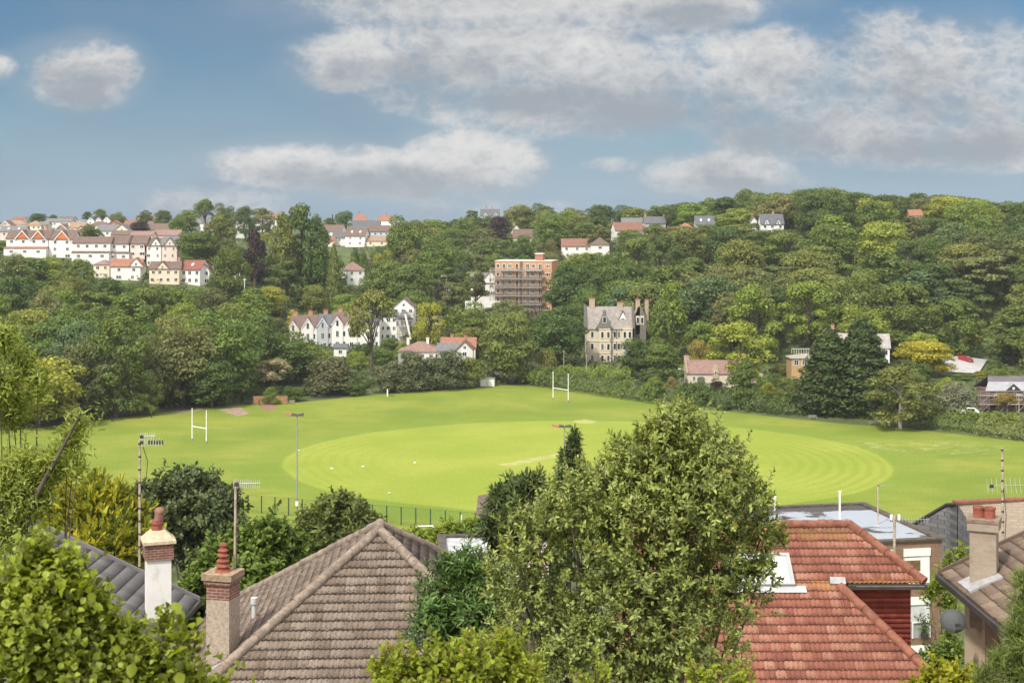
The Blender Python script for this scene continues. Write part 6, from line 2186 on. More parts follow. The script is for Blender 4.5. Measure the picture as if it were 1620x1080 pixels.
# ------------------------------------------------------------------ tiled roofs seen close
def tile_roof(name, mat, parent, O, U, V, poly, gauge=0.275, cover=0.25, amp=0.026, step=0.045, rolls=2, res=14, jit=0.006, seed=0, v0=0.0):
    """interlocking tiles over a convex polygon given as (u, v) in the roof plane: real courses and rolls"""
    O, U, V = Vector(O), Vector(U).normalized(), Vector(V).normalized()
    Nn = U.cross(V)
    rg = np.random.default_rng(seed)
    P_ = np.array(poly, float)
    vmin, vmax = P_[:, 1].min(), P_[:, 1].max()

    def span(v):
        xs = []
        n = len(P_)
        for i in range(n):
            (u0, a), (u1, b) = P_[i], P_[(i + 1) % n]
            if a == b:
                if abs(a - v) < 1e-6:
                    xs += [u0, u1]
                continue
            if min(a, b) - 1e-6 <= v <= max(a, b) + 1e-6:
                xs.append(u0 + (u1 - u0) * (v - a) / (b - a))
        return (min(xs), max(xs)) if xs else None
    ug = np.arange(P_[:, 0].min() - 0.05, P_[:, 0].max() + 0.05, cover / res)
    vs, qs, uvs = [], [], []
    base = 0
    k0 = int(math.floor((vmin - v0) / gauge))
    for k in range(k0, int(math.ceil((vmax - v0) / gauge))):
        a, b = max(vmin, v0 + k * gauge), min(vmax, v0 + (k + 1) * gauge)
        if b - a < 0.01:
            continue
        sa, sb = span(a + 1e-5), span(b - 1e-5)
        if not sa or not sb:
            continue
        lo, hi = min(sa[0], sb[0]), max(sa[1], sb[1])
        u = ug[(ug > lo - cover / res) & (ug < hi + cover / res)]
        if len(u) < 2:
            continue
        ti = np.floor(u / cover).astype(int)
        ti -= ti.min()
        tj = rg.normal(0, jit, ti.max() + 1)[ti]
        ph = (u / cover * rolls) % 1.0
        prof = amp * (0.5 - 0.5 * np.cos(2 * math.pi * ph)) ** 1.4
        rows = ((a, -0.012, sa), (a, step, sa), (b, 0.004, sb))
        for (v, h, s) in rows:
            uc = np.clip(u, s[0], s[1])
            hh = prof + h + (tj if h == step else 0)
            droop = (-0.012 * (np.abs(ph - 0.5) * 2)) if h != 0.004 else 0.0
            vv = v + droop + (tj * 0.8 if h != 0.004 else 0)
            pts = np.array(O)[None] + uc[:, None] * np.array(U)[None] + (np.zeros_like(uc) + vv)[:, None] * np.array(V)[None] + hh[:, None] * np.array(Nn)[None]
            vs.append(pts)
            uvs.append(np.stack([u / cover, np.full(len(u), (k + (0.02 if h != 0.004 else 0.98)))], 1))
        n = len(u)
        i = np.arange(n - 1)
        for r in (0, 1):
            s = base + r * n
            qs.append(np.stack([s + i, s + i + 1, s + n + i + 1, s + n + i], 1))
        base += 3 * n
    return link(name, np_mesh(name, np.concatenate(vs), np.concatenate(qs), mat, uv=np.concatenate(uvs)), parent)


def caps(m, p0, p1, r=0.12, seg=0.42, seed=0):
    rg = random.Random(seed)
    p0, p1 = Vector(p0), Vector(p1)
    n = max(1, int((p1 - p0).length / seg))
    for i in range(n):
        a, b = p0.lerp(p1, i / n), p0.lerp(p1, (i + 1.06) / n)
        j = Vector((rg.uniform(-1, 1), rg.uniform(-1, 1), rg.uniform(-1, 1))) * 0.008
        m.cyl(a + j, b + j, r * rg.uniform(1.0, 1.1), r * 0.95, 12)
    return m


BROWNT = tile_mat('brown_tiles', ((0.140, 0.104, 0.080), (0.205, 0.158, 0.125), (0.245, 0.195, 0.158)), (0.030, 0.024, 0.020), 0.85, streak=0.5)
DBROWNT = tile_mat('dark_brown_tiles', ((0.070, 0.052, 0.042), (0.110, 0.084, 0.068), (0.14, 0.11, 0.09)), (0.028, 0.022, 0.018), 0.85, streak=0.5)  # the brown tiles again in darker tones, laid on the right slope
REDT = tile_mat('red_tiles', ((0.185, 0.064, 0.043), (0.280, 0.103, 0.068), (0.355, 0.180, 0.122)), (0.075, 0.036, 0.027), 0.6,
                lichen=((37.55, 0.45, (0.10, 0.060, 0.035), 0.75), (36.40, 0.20, (0.36, 0.17, 0.05), 0.45), (37.4, 0.25, (0.42, 0.22, 0.05), 0.25)), streak=0.5)
HUNG = tile_mat('hung_tiles', ((0.20, 0.045, 0.032), (0.28, 0.065, 0.044), (0.33, 0.085, 0.058)), (0.10, 0.03, 0.02), 0.3)
SLATET = tile_mat('grey_tiles', ((0.125, 0.115, 0.115), (0.165, 0.152, 0.152), (0.195, 0.18, 0.18)), (0.06, 0.055, 0.05), 0.3, streak=0.15)
TANT = tile_mat('tan_tiles', ((0.150, 0.105, 0.080), (0.205, 0.148, 0.110), (0.26, 0.19, 0.14)), (0.06, 0.045, 0.035), 0.5)
RIDGEB = plain('brown_ridge', (0.225, 0.18, 0.145), 0.85, 0.3, 5, dirt=(0.08, 0.06, 0.045), dirt_amt=0.8)
RIDGER = plain('red_ridge', (0.21, 0.085, 0.055), 0.85, 0.3, 5, dirt=(0.10, 0.05, 0.03), dirt_amt=0.8)
LEAD = plain('lead', (0.33, 0.33, 0.34), 0.55, 0.2, 5)
CHB = brick('chimney_brick', (0.23, 0.085, 0.06), (0.16, 0.06, 0.045), (0.33, 0.28, 0.24), 0.225, 0.075)
ROUGHC = plain('pebbledash', (0.37, 0.30, 0.245), 0.95, 0.22, 14, dirt=(0.18, 0.15, 0.12), dirt_amt=0.5)

# --- house with brown hipped roof
A0, B0, pit = 5.3, 5.6, R(35)
apz = wz(836, 37.2)
bh = thing('brown_roofed_house', 'house with weathered brown tiled hipped roof coming to a point, near centre left', 'house', (wx(600, 37.2), 37.2, apz), R(3.0))
rise = A0 * math.tan(pit)
ez = -rise
sl = A0 / math.cos(pit)
ry = B0 - A0
cp_, sp_ = math.cos(pit), math.sin(pit)
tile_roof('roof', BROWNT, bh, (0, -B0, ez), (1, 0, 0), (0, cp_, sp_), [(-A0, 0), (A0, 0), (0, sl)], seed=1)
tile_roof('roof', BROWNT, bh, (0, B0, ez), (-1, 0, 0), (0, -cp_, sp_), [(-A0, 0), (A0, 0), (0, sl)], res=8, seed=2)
tile_roof('roof', DBROWNT, bh, (A0, 0, ez), (0, 1, 0), (-cp_, 0, sp_), [(-B0, 0), (B0, 0), (ry, sl), (-ry, sl)], res=10, seed=3)
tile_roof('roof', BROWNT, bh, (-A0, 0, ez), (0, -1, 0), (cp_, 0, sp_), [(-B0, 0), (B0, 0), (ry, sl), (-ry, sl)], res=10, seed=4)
m = MB()
k = 0
for sx in (-1, 1):
    for sy in (-1, 1):
        caps(m, (sx * A0, sy * B0, ez + 0.05), (0, sy * ry, 0.05), 0.125, seed=k)
        k += 1
caps(m, (0, -ry - 0.1, 0.06), (0, ry + 0.1, 0.06), 0.13)
m.ball((0, -ry, 0.08), 0.15)
m.build('hip_tiles', RIDGEB, bh)
MB().box(-A0 + 0.5, A0 - 0.5, -B0 + 0.5, B0 - 0.5, ez - 7, ez - 0.25).build('wall', CREAM, bh)
m = MB()
for (x0, x1, y0, y1) in ((-A0 - 0.1, A0 + 0.1, -B0 - 0.12, -B0), (-A0 - 0.1, A0 + 0.1, B0, B0 + 0.12), (-A0 - 0.12, -A0, -B0, B0), (A0, A0 + 0.12, -B0, B0)):
    m.box(x0, x1, y0, y1, ez - 0.2, ez - 0.05)
m.build('gutter', DARKTRIM, bh)


def to_local(o, p):
    o_m = Matrix.Translation(o.location) @ Matrix.Rotation(o.rotation_euler.z, 4, 'Z')
    return o_m.inverted() @ Vector(p)


def stack(parent, px, top, d, wpx, zbot, bands, depth=None, twist=0.0):
    """chimney stack centred on column px; bands = [(row of the band's foot, material, extra width)] from the top down"""
    x = wx(px, d)
    w = wpx / F * d
    dep = depth or w
    c = to_local(parent, (x, d, 0))
    out = []
    zt = wz(top, d) - parent.location.z
    root = None
    for (py, mat, ex, nm) in bands:
        zb = (wz(py, d) if py else zbot) - parent.location.z
        m = MB().box(-w / 2 - ex, w / 2 + ex, -dep / 2 - ex, dep / 2 + ex, zb, zt)
        out.append((nm, m, mat))
        zt = zb
    nm, m, mat = out[-1]
    root = m.build('chimney', mat, parent, (c.x, c.y, 0), (0, 0, twist - parent.rotation_euler.z))
    for nm, m, mat in out[:-1]:
        m.build(nm, mat, root)
    return root


st = stack(bh, 353, 903, 34.6, 39, 28, [(913, plain('mossy_mortar', (0.30, 0.22, 0.15), 0.95, 0.3, 8), 0.09, 'cap'), (920, CHB, 0.05, 'corbel'), (944, CHB, 0.0, 'brick_course'), (None, ROUGHC, 0.0, 'shaft')], twist=R(-14))
zt = wz(903, 34.6) - bh.location.z
prof = []
for i in range(5):
    z = i * 0.125
    r_ = 0.155 - i * 0.014
    prof += [(r_ + 0.035, z), (r_ + 0.03, z + 0.02), (r_ - 0.02, z + 0.05), (r_ - 0.025, z + 0.115)]
prof += [(0.10, 0.63), (0.075, 0.68), (0.02, 0.70)]
MB().lathe([(0.21, -0.02), (0.17, 0.06)] + prof[2:], (0, 0, zt), 16).build('chimney_pot', POTM, st)
c = to_local(bh, (wx(349, 34.4), 34.4, 0))
MB().box(-0.62, 0.62, -0.62, 0.62, 0, 0.16).build('lead_flashing', LEAD, bh, (c.x + 0.2, c.y - 0.1, wz(1056, 34.4) - bh.location.z), (R(-12), R(-28), R(-14)))
p = P(402, 985, 36.8)
c = to_local(bh, p)
MB().cyl((0, 0, -0.3), (0, 0, 0.52), 0.06, n=12).cyl((0, 0, 0.5), (0, 0, 0.66), 0.09, n=12).cyl((0, 0, 0.02), (0, 0, 0.06), 0.16, 0.12, n=12).build('flue_pipe', plain('flue_grey', (0.52, 0.53, 0.53), 0.6, 0.1), bh, c)

# --- house with grey tiled roof and white chimney (left)
lh = thing('grey_roofed_house', 'house with grey tiled roof and white rendered chimney behind the left bushes', 'house', (-10.2, 46.0, 33.67))
s25 = math.atan(0.467)
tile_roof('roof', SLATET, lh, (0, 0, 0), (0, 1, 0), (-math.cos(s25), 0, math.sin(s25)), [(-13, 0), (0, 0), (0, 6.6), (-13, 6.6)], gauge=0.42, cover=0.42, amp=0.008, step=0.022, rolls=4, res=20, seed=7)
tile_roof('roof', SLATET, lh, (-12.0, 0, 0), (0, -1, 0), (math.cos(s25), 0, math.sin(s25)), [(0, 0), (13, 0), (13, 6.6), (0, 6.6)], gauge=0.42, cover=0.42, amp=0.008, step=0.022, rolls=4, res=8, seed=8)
rz_ = 6.6 * math.sin(s25)
rx_ = -6.6 * math.cos(s25)
MB().box(-11.6, -0.4, -12.6, -0.35, -8, -0.1).prism_y([(-11.6, -0.1), (-0.4, -0.1), (rx_, rz_ - 0.25)], -12.6, -0.35).build('wall', WPAINT, lh)
m = MB()
a = [(0.1, 0.02, -0.12), (rx_, 0.02, rz_ - 0.05), (rx_, 0.02, rz_ + 0.12), (0.1, 0.02, 0.07)]
m.hexa(a[::-1], [(q[0], q[1] + 0.1, q[2]) for q in a[::-1]])
m.build('verge', plain('verge_grey', (0.16, 0.15, 0.16), 0.7), lh)
m = MB().box(0.0, 0.14, -13, 0.1, -0.18, -0.03)
m.build('gutter', DARKTRIM, lh)
caps(MB(), (rx_, -13, rz_ + 0.02), (rx_, 0.1, rz_ + 0.02), 0.12).build('ridge_tiles', plain('grey_ridge', (0.14, 0.13, 0.13), 0.8, 0.2), lh)
st = stack(lh, 250, 851, 43.0, 37, 32.0, [(856, plain('mortar_cap', (0.50, 0.42, 0.30), 0.95, 0.2, 6), 0.13, 'cap'), (881, CHB, 0.06, 'brick_course'), (None, plain('white_chimney', (0.74, 0.73, 0.71), 0.8, 0.05, 1.5, dirt=(0.42, 0.39, 0.35), dirt_amt=0.5), 0.0, 'shaft')], twist=R(20))
zt = wz(851, 43) - lh.location.z
w = 37 / F * 43 / 2
MB().hexa([(-w - 0.1, -w - 0.1, zt), (w + 0.1, -w - 0.1, zt), (w + 0.1, w + 0.1, zt), (-w - 0.1, w + 0.1, zt)], [(-0.2, -0.2, zt + 0.26), (0.2, -0.2, zt + 0.26), (0.2, 0.2, zt + 0.26), (-0.2, 0.2, zt + 0.26)]).build('flaunching', MATS['mortar_cap'], st)
p = MB().lathe([(0.19, 0), (0.16, 0.08), (0.16, 0.22), (0.19, 0.24), (0.19, 0.30), (0.16, 0.31), (0.16, 0.36)], (-0.03, 0, zt + 0.2), 16).build('chimney_pot', POTM, st)
MB().cyl((0.02, 0, zt + 0.54), (0.04, 0, zt + 0.78), 0.14, 0.14, 14).ball((0.045, 0, zt + 0.80), 0.16, (1, 1, 0.9), 14).build('cowl', plain('cowl_clay', (0.25, 0.13, 0.10), 0.85, 0.25, 6), p)

# --- red roofed house
rh = thing('red_roofed_house', 'house with red tiled hipped roof, skylight and red tile hung wall at lower right', 'house', (0, 39.0, wz(832, 39.0)))
p35 = R(35)
V35 = Vector((0, math.cos(p35), math.sin(p35)))


def on_plane(px, py):
    """where the sight line through a picture point meets the red roof plane, as (u, v)"""
    k = (py - HOR) / F
    t35 = math.tan(p35)
    y = (CAMZ - rh.location.z + 39.0 * t35) / (k + t35)
    return (wx(px, y), (y - 39.0) / math.cos(p35))


L0 = on_plane(1345, 834)
eu, evv = on_plane(1460, 922)
lu0, lv0 = on_plane(1330, 930)
lu1, lv1 = on_plane(1475, 1070)
hx = (lu1 - lu0) / (lv1 - lv0)
vb = -7.0
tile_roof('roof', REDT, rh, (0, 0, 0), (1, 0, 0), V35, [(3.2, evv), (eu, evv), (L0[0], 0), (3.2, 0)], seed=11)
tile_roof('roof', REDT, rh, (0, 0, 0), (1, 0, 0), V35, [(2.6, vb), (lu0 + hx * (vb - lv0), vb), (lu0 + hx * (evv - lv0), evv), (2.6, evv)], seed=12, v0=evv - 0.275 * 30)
ey, ezr = evv * math.cos(p35), evv * math.sin(p35)
caps(MB(), (3.2, 0.0, 0.05), (L0[0], 0.0, 0.05), 0.12, seed=3).build('ridge_tiles', RIDGER, rh)
m = MB()
caps(m, (eu + 0.05, ey, ezr + 0.05), (L0[0], 0, 0.05), 0.125, seed=4)
m.build('hip_tiles', RIDGER, rh)
m = MB()
q0 = (lu0 + hx * (vb - lv0), vb * math.cos(p35), vb * math.sin(p35) + 0.05)
q1 = (lu0, lv0 * math.cos(p35), lv0 * math.sin(p35) + 0.05)
caps(m, q0, q1, 0.125, seed=5)
m.build('hip_tiles', RIDGER, rh)
# ------- hip end of the main block, its back, and the hip of the front wing
back = [(3.2, -ey, ezr), (eu, -ey, ezr), (L0[0], 0, 0), (3.2, 0, 0)]
m = MB().add(back[::-1] + [(eu, ey, ezr), (eu, -ey, ezr), (L0[0], 0, 0)], [(3, 2, 1, 0), (4, 5, 6)])
m.add([q0, (q0[0], q1[1] + 1.2, q0[2]), (q1[0], q1[1] + 0.3, q1[2])], [(0, 1, 2)])
m.build('rear_roof', RRED, rh)
wy = ey + 0.36
x1w = eu - 0.22
x0w = lu0 - 0.6
tile_roof('tile_hung_wall', HUNG, rh, (0, wy, 0), (1, 0, 0), (0, 0, 1), [(x0w, ezr - 4.4), (x1w, ezr - 4.4), (x1w, ezr - 0.12), (x0w, ezr - 0.12)], gauge=0.135, cover=0.17, amp=0.003, step=0.02, rolls=1, res=6, jit=0.002, seed=14)
MB().box(3.4, x1w - 0.01, wy + 0.03, -ey - 0.4, ezr - 7, ezr - 0.14).build('wall', plain('dark_red_brick', (0.2, 0.06, 0.04), 0.9), rh)
MB().box(3.0, lu0 + hx * (vb - lv0) - 0.6, vb * math.cos(p35) + 0.5, wy - 0.05, vb * math.sin(p35) - 5, vb * math.sin(p35) - 0.25).build('wing_wall', CREAM, rh)
m = MB().box(lu0 + 0.2, eu + 0.08, ey - 0.16, ey - 0.02, ezr - 0.13, ezr - 0.02)
m.build('gutter', DARKTRIM, rh)
MB().box(lu0 + 0.4, eu + 0.0, ey - 0.165, ey - 0.161, ezr - 0.05, ezr - 0.035).build('gutter_edge', METAL, rh)
q = Vector(q1)
MB().box(-0.20, 0.20, -0.11, 0.13, -0.02, 0.07).build('lead_saddle', LEAD, rh, (q.x - 0.05, q.y + 0.12, q.z + 0.07), (R(30), 0, R(-8)))
sk = []
for px, py in ((1150, 880), (1247, 880), (1254, 930), (1150, 930)):
    u, v = on_plane(px, py)
    sk.append(Vector((u, 0, 0)) + V35 * v)
n35 = Vector((1, 0, 0)).cross(V35)
sk = [sk[3], Vector((sk[1].x, sk[2].y, sk[2].z)), sk[1], sk[0]]
m = MB()
ins = 0.10
cen = sum(sk, Vector()) / 4


def shrink(p, k):
    d_ = (p - cen)
    u, v = d_.x, d_.dot(V35)
    return cen + Vector((1, 0, 0)) * (u - math.copysign(k, u)) + V35 * (v - math.copysign(k, v))


outer = [p + n35 * 0.16 for p in sk]
inner = [shrink(p, ins) + n35 * 0.16 for p in sk]
lowp = [p - n35 * 0.05 for p in sk]
vs = outer + inner + lowp
m.add(vs, [(0, 1, 5, 4), (1, 2, 6, 5), (2, 3, 7, 6), (3, 0, 4, 7), (8, 9, 1, 0), (9, 10, 2, 1), (10, 11, 3, 2), (11, 8, 0, 3)])
sko = m.build('skylight', plain('grey_aluminium', (0.36, 0.37, 0.38), 0.5, 0.1), rh)
MB().plate([shrink(p, ins) + n35 * 0.13 for p in sk], 0.03).build('pane', plain('white_blind', (0.72, 0.73, 0.76), 0.15, 0.04), sko)
fl_ = [sk[0] - V35 * 0.20, sk[1] - V35 * 0.20 + Vector((0.28, 0, 0)), sk[1] + V35 * 0.02 + Vector((0.28, 0, 0)), sk[0] + V35 * 0.02]
MB().plate([p + n35 * 0.075 for p in fl_], 0.02).build('lead_apron', plain('pale_lead', (0.42, 0.42, 0.44), 0.5, 0.1, 4), sko)

# --- house at the right edge with tan roof
dh = thing('tan_roofed_house', 'cream house with tan tiled roof and pale brick chimney at the right edge', 'house', (12.05, 40.0, 36.0))
sD = R(25)
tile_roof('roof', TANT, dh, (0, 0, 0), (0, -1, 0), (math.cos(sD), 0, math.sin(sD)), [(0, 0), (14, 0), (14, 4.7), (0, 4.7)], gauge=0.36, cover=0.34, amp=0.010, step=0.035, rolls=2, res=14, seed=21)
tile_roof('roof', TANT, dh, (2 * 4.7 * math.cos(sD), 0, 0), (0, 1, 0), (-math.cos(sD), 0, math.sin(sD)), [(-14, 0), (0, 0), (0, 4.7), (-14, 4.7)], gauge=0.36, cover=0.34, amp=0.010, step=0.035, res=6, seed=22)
rxx, rzz = 4.7 * math.cos(sD), 4.7 * math.sin(sD)
WD = 2 * rxx
MB().box(0.55, WD - 0.55, -13.5, -0.4, -8, 0.05).prism_y([(0.55, 0.05), (WD - 0.55, 0.05), (rxx, rzz - 0.25)], -13.5, -0.4).build('wall', plain('beige_render', (0.58, 0.47, 0.34), 0.85, 0.08, 0.7, dirt=(0.34, 0.28, 0.2), dirt_amt=0.35), dh)
for yy in (-2.9, -4.9):
    MB().box(0.45, 0.549, yy - 0.5, yy + 0.5, -3.2, -0.25).build('window_recess', plain('brown_recess', (0.22, 0.16, 0.12), 0.8), dh)
MB().box(0.40, 0.449, -5.25, -4.9, -3.0, -0.4).build('drainpipe', DARKTRIM, dh)
m = MB().box(-0.13, 0.0, -14, 0.05, -0.17, -0.02)
m.build('gutter', DARKTRIM, dh)
m = MB()
a = [(-0.05, 0.03, -0.10), (rxx, 0.03, rzz - 0.08), (rxx, 0.03, rzz + 0.09), (-0.05, 0.03, 0.09)]
m.hexa(a, [(q[0], q[1] + 0.08, q[2]) for q in a])
m.build('verge', plain('verge_brown', (0.13, 0.09, 0.07), 0.8), dh)
caps(MB(), (rxx, -14, rzz + 0.02), (rxx, 0.05, rzz + 0.02), 0.12).build('ridge_tiles', RIDGEB, dh)
PBR = brick('pale_chimney_brick', (0.36, 0.29, 0.225), (0.29, 0.23, 0.175), (0.33, 0.28, 0.23), 0.225, 0.075, dirt=(0.16, 0.13, 0.10))
st = stack(dh, 1557, 818, 38.4, 40, 35.0, [(823, plain('stone_cap', (0.22, 0.16, 0.12), 0.95, 0.3, 8), 0.08, 'cap'), (836, PBR, 0.06, 'corbel'), (None, PBR, 0.0, 'shaft')], twist=R(-24))
zt = wz(818, 38.4) - dh.location.z
for i, x in enumerate((-0.14, 0.14)):
    MB().lathe([(0.15, 0), (0.145, 0.24), (0.16, 0.25), (0.16, 0.31), (0.11, 0.312), (0.11, 0.28)], (x, -0.02 * i, zt - 0.02), 16).build('chimney_pot', POTM, st)
c = to_local(dh, (wx(1552, 38.2), 38.2, 0))
MB().box(-0.50, 0.46, -0.52, 0.5, 0, 0.06).build('lead_flashing', LEAD, dh, (c.x, c.y, (c.x) * math.tan(sD) + 0.02), (0, -sD, 0))
sk = MB().box(-0.4, 0.4, -0.5, 0.5, 0, 0.12).build('skylight', plain('skylight_frame', (0.5, 0.5, 0.52), 0.4), dh, (2.1, -4.6, 2.1 * math.tan(sD) + 0.04), (0, -sD, 0))
MB().box(-0.32, 0.32, -0.42, 0.42, 0.121, 0.135).build('pane', GLASS, sk)

# satellite dish on the tan roofed house wall
sdp = P(1508, 981, 37.6)
t = thing('satellite_dish', 'grey satellite dish facing the red house, on a bracket by the cream wall', 'satellite dish', sdp, 0)
prof = [(0.02, 0.06), (0.14, 0.05), (0.26, 0.02), (0.34, -0.03), (0.345, -0.045), (0.26, 0.0), (0.14, 0.03), (0.02, 0.04)]
o = MB().lathe(prof, (0, 0, 0), 24).build('dish', plain('dish_grey', (0.075, 0.08, 0.085), 0.6, 0.1), t, None, (R(64), R(4), R(-20)))
o.scale = (1.0, 0.9, 1.0)
MB().cyl((0.1, 0.06, 0), (0.55, 0.5, -0.35), 0.025, n=8).cyl((0.0, -0.05, -0.32), (0.02, -0.32, -0.02), 0.015, n=6).build('bracket', METAL, t)
MB().box(-0.04, 0.08, -0.40, -0.30, -0.06, 0.02).build('receiver', DARKTRIM, t)

# --- flats with wet flat roof
ftz = wz(853, 80)
fb = thing('flat_roofed_flats', 'brown brick flats with wet flat roof and white balconies beyond the red roof', 'apartment block', (24.2, 80.0, ftz), R(11))
FBR = brick('brown_brick', (0.23, 0.125, 0.075), (0.19, 0.10, 0.06), (0.30, 0.24, 0.18), 0.225, 0.075, dirt=(0.14, 0.08, 0.05))
LW = 15.0
DPT = 10.2


def felt():
    m, N, b = new_mat('wet_felt')
    tc = N.new('ShaderNodeTexCoord')
    p = tc.outputs['Object']
    n = N.noise(N.vmul(p, (0.5, 0.8, 1)), 0.34, 5, 0.6, 0.6)
    x, y, z = N.sep(p)
    yy = N.ramp(y, 7.8, 9.4)
    wet = N.math('MULTIPLY', N.ramp(N.math('SUBTRACT', n, N.math('MULTIPLY', yy, 0.22)), 0.40, 0.46), 1.0)
    c = N.mix(wet, (0.055, 0.05, 0.048), (0.42, 0.44, 0.47))
    N.l.new(c, b.inputs['Base Color'])
    N.l.new(N.math('SUBTRACT', 0.7, N.math('MULTIPLY', wet, 0.58)), b.inputs['Roughness'])
    return m


MB().box(-LW, 0, 0, DPT, -12, -0.02).build('wall', FBR, fb)
MB().box(-LW + 0.35, -0.35, 0.35, DPT - 0.35, -0.02, 0.0).build('roof', felt(), fb)
m = MB().box(-LW - 0.12, 0.12, -0.12, 0.35, -0.02, 0.10).box(-LW - 0.12, 0.12, DPT - 0.35, DPT + 0.12, -0.02, 0.10).box(-LW - 0.12, -LW + 0.35, 0.35, DPT - 0.35, -0.02, 0.10).box(-0.35, 0.12, 0.35, DPT - 0.35, -0.02, 0.10)
m.build('parapet', plain('dark_felt', (0.085, 0.07, 0.06), 0.9, 0.3, 2, dirt=(0.2, 0.17, 0.13), dirt_amt=0.6), fb)
CURT = plain('brown_curtain', (0.17, 0.11, 0.05), 0.9, 0.25, 5)
for (x0, x1) in ((-2.35, -0.75), (-5.6, -3.05), (-9.4, -6.6)):
    for k in range(4):
        z = -0.42 - k * 2.72
        b_ = MB().box(x0, x1, -0.10, -0.004, z - 0.42, z).build('fascia', WPAINT, fb)
        MB().box(x0, x1, -0.012, -0.002, z - 2.3, z - 0.42).build('balcony_recess', plain('grey_panel', (0.38, 0.39, 0.40), 0.7), fb)
        if k == 0:
            w_ = MB().box(x0 + 0.06, x0 + 1.06, -0.05, -0.012, z - 1.35, z - 0.5).build('window', FRAME, fb)
            MB().box(x0 + 0.12, x0 + 1.0, -0.055, -0.05, z - 1.27, z - 0.66).build('pane', CURT, w_)
            MB().box(x0 + 1.06, x1 - 0.04, -0.045, -0.012, z - 1.35, z - 0.44).build('panel', WPAINT, fb)
            MB().box(x0 + 0.06, x1 - 0.04, -0.06, -0.012, z - 1.95, z - 1.36).build('panel', WPAINT, fb)
        else:
            MB().box(x0 + 0.3, x1 - 0.05, -0.03, -0.012, z - 1.4, z - 0.45).build('panel', plain('pale_panel', (0.55, 0.57, 0.58), 0.6), fb)
            m = MB().box(x0 + 0.5, x1, -0.09, -0.05, z - 1.45, z - 1.38)
            for xx in (x0 + 0.5, x1 - 0.06):
                m.box(xx, xx + 0.06, -0.09, -0.05, z - 2.3, z - 1.45)
            m.build('railing', WPAINT, fb)
MB().box(-0.05, 0.5, 0.3, 0.4, -2.6, -1.7).build('window', FRAME, fb)
t = thing('potted_plant', 'potted plant behind the white railing of the lower balcony', 'plant', P(1461, 1000, 79.6))
MB().lathe([(0.16, 0), (0.22, 0.35), (0.2, 0.36)], (0, -0.2, -0.3), 10).build('pot', DARKTRIM, t)
r_ = np.random.default_rng(2)
c_ = r_.normal(0, 1, (160, 3)) * np.array([0.2, 0.12, 0.34]) + np.array([0, -0.2, 0.5])
v_ = cards(c_, r_.normal(0, 1, (160, 3)), r_.uniform(0.1, 0.2, 160), r_)
o = link('leaves', np_mesh('leaves', v_, quads_of(v_), MATS['foliage']), t)
o.color = (*GREENS['dark green'], 1)
for (lx, ly, h) in ((-2.5, 8.2, 1.2), (-6.3, 9.3, 0.8)):
    w_ = Matrix.Rotation(R(11), 4, 'Z') @ Vector((lx, ly, 0)) + fb.location
    o = MB().cyl((0, 0, 0), (0, 0, h), 0.06, 0.06, 10).box(-0.08, 0.08, -0.08, 0.08, h, h + 0.08).build('vent_pipe', FRAME, None, w_)
    tag(o, 'white vent pipe on the wet flat roof, %s' % ('nearer one beside the dark puddle' if h > 1 else 'far one at the back edge'), 'vent pipe')

# --- grey slate hung wing and pale brick block behind the tan roof
gb = thing('slate_hung_building', 'building with grey slate hung roof slope and long pale brick parapet wall', 'building', (wx(1520, 95), 95, wz(796, 95)))


def gl(px, py, d):
    return P(px, py, d) - gb.location


PB = brick('pale_block_brick', (0.50, 0.40, 0.32), (0.43, 0.33, 0.27), (0.36, 0.31, 0.27), 0.45, 0.2, dirt=(0.33, 0.27, 0.2))
SLH = course_roof('slate_hanging', (0.155, 0.15, 0.16), gauge=0.5)
a = [gl(1516, 796, 95), gl(1516, 905, 95), gl(1680, 905, 93), gl(1680, 789, 93)]
MB().hexa([q + Vector((0, 0.5, 0)) for q in a], a).build('wall', PB, gb)
a = [gl(1512, 797, 94.9), gl(1690, 789, 92.9), gl(1690, 786, 92.9), gl(1512, 793.5, 94.9)]
MB().hexa(a, [q + Vector((0, 0.7, 0)) for q in a]).build('coping', RIDGER, gb)
a = [gl(1514, 798, 94.9), gl(1497, 799, 96.5), gl(1430, 838, 99), gl(1430, 900, 99), gl(1497, 900, 96.5), gl(1514, 900, 94.9)]
MB().add(a, [(0, 1, 4, 5), (1, 2, 3, 4)]).build('slate_wall', SLH, gb)
a = [gl(1515.5, 798, 94.8), gl(1534, 826, 92), gl(1534, 900, 92), gl(1515.5, 900, 94.8)]
MB().add(a, [(0, 3, 2, 1)]).build('slate_wall', SLH, gb)
m = MB()
for p0, p1 in ((gl(1514, 797, 94.9), gl(1497, 798, 96.5)), (gl(1497, 798, 96.5), gl(1430, 837, 99))):
    m.cyl(p0, p1, 0.12, n=8)
m.build('roof_edge', DARKTRIM, gb)

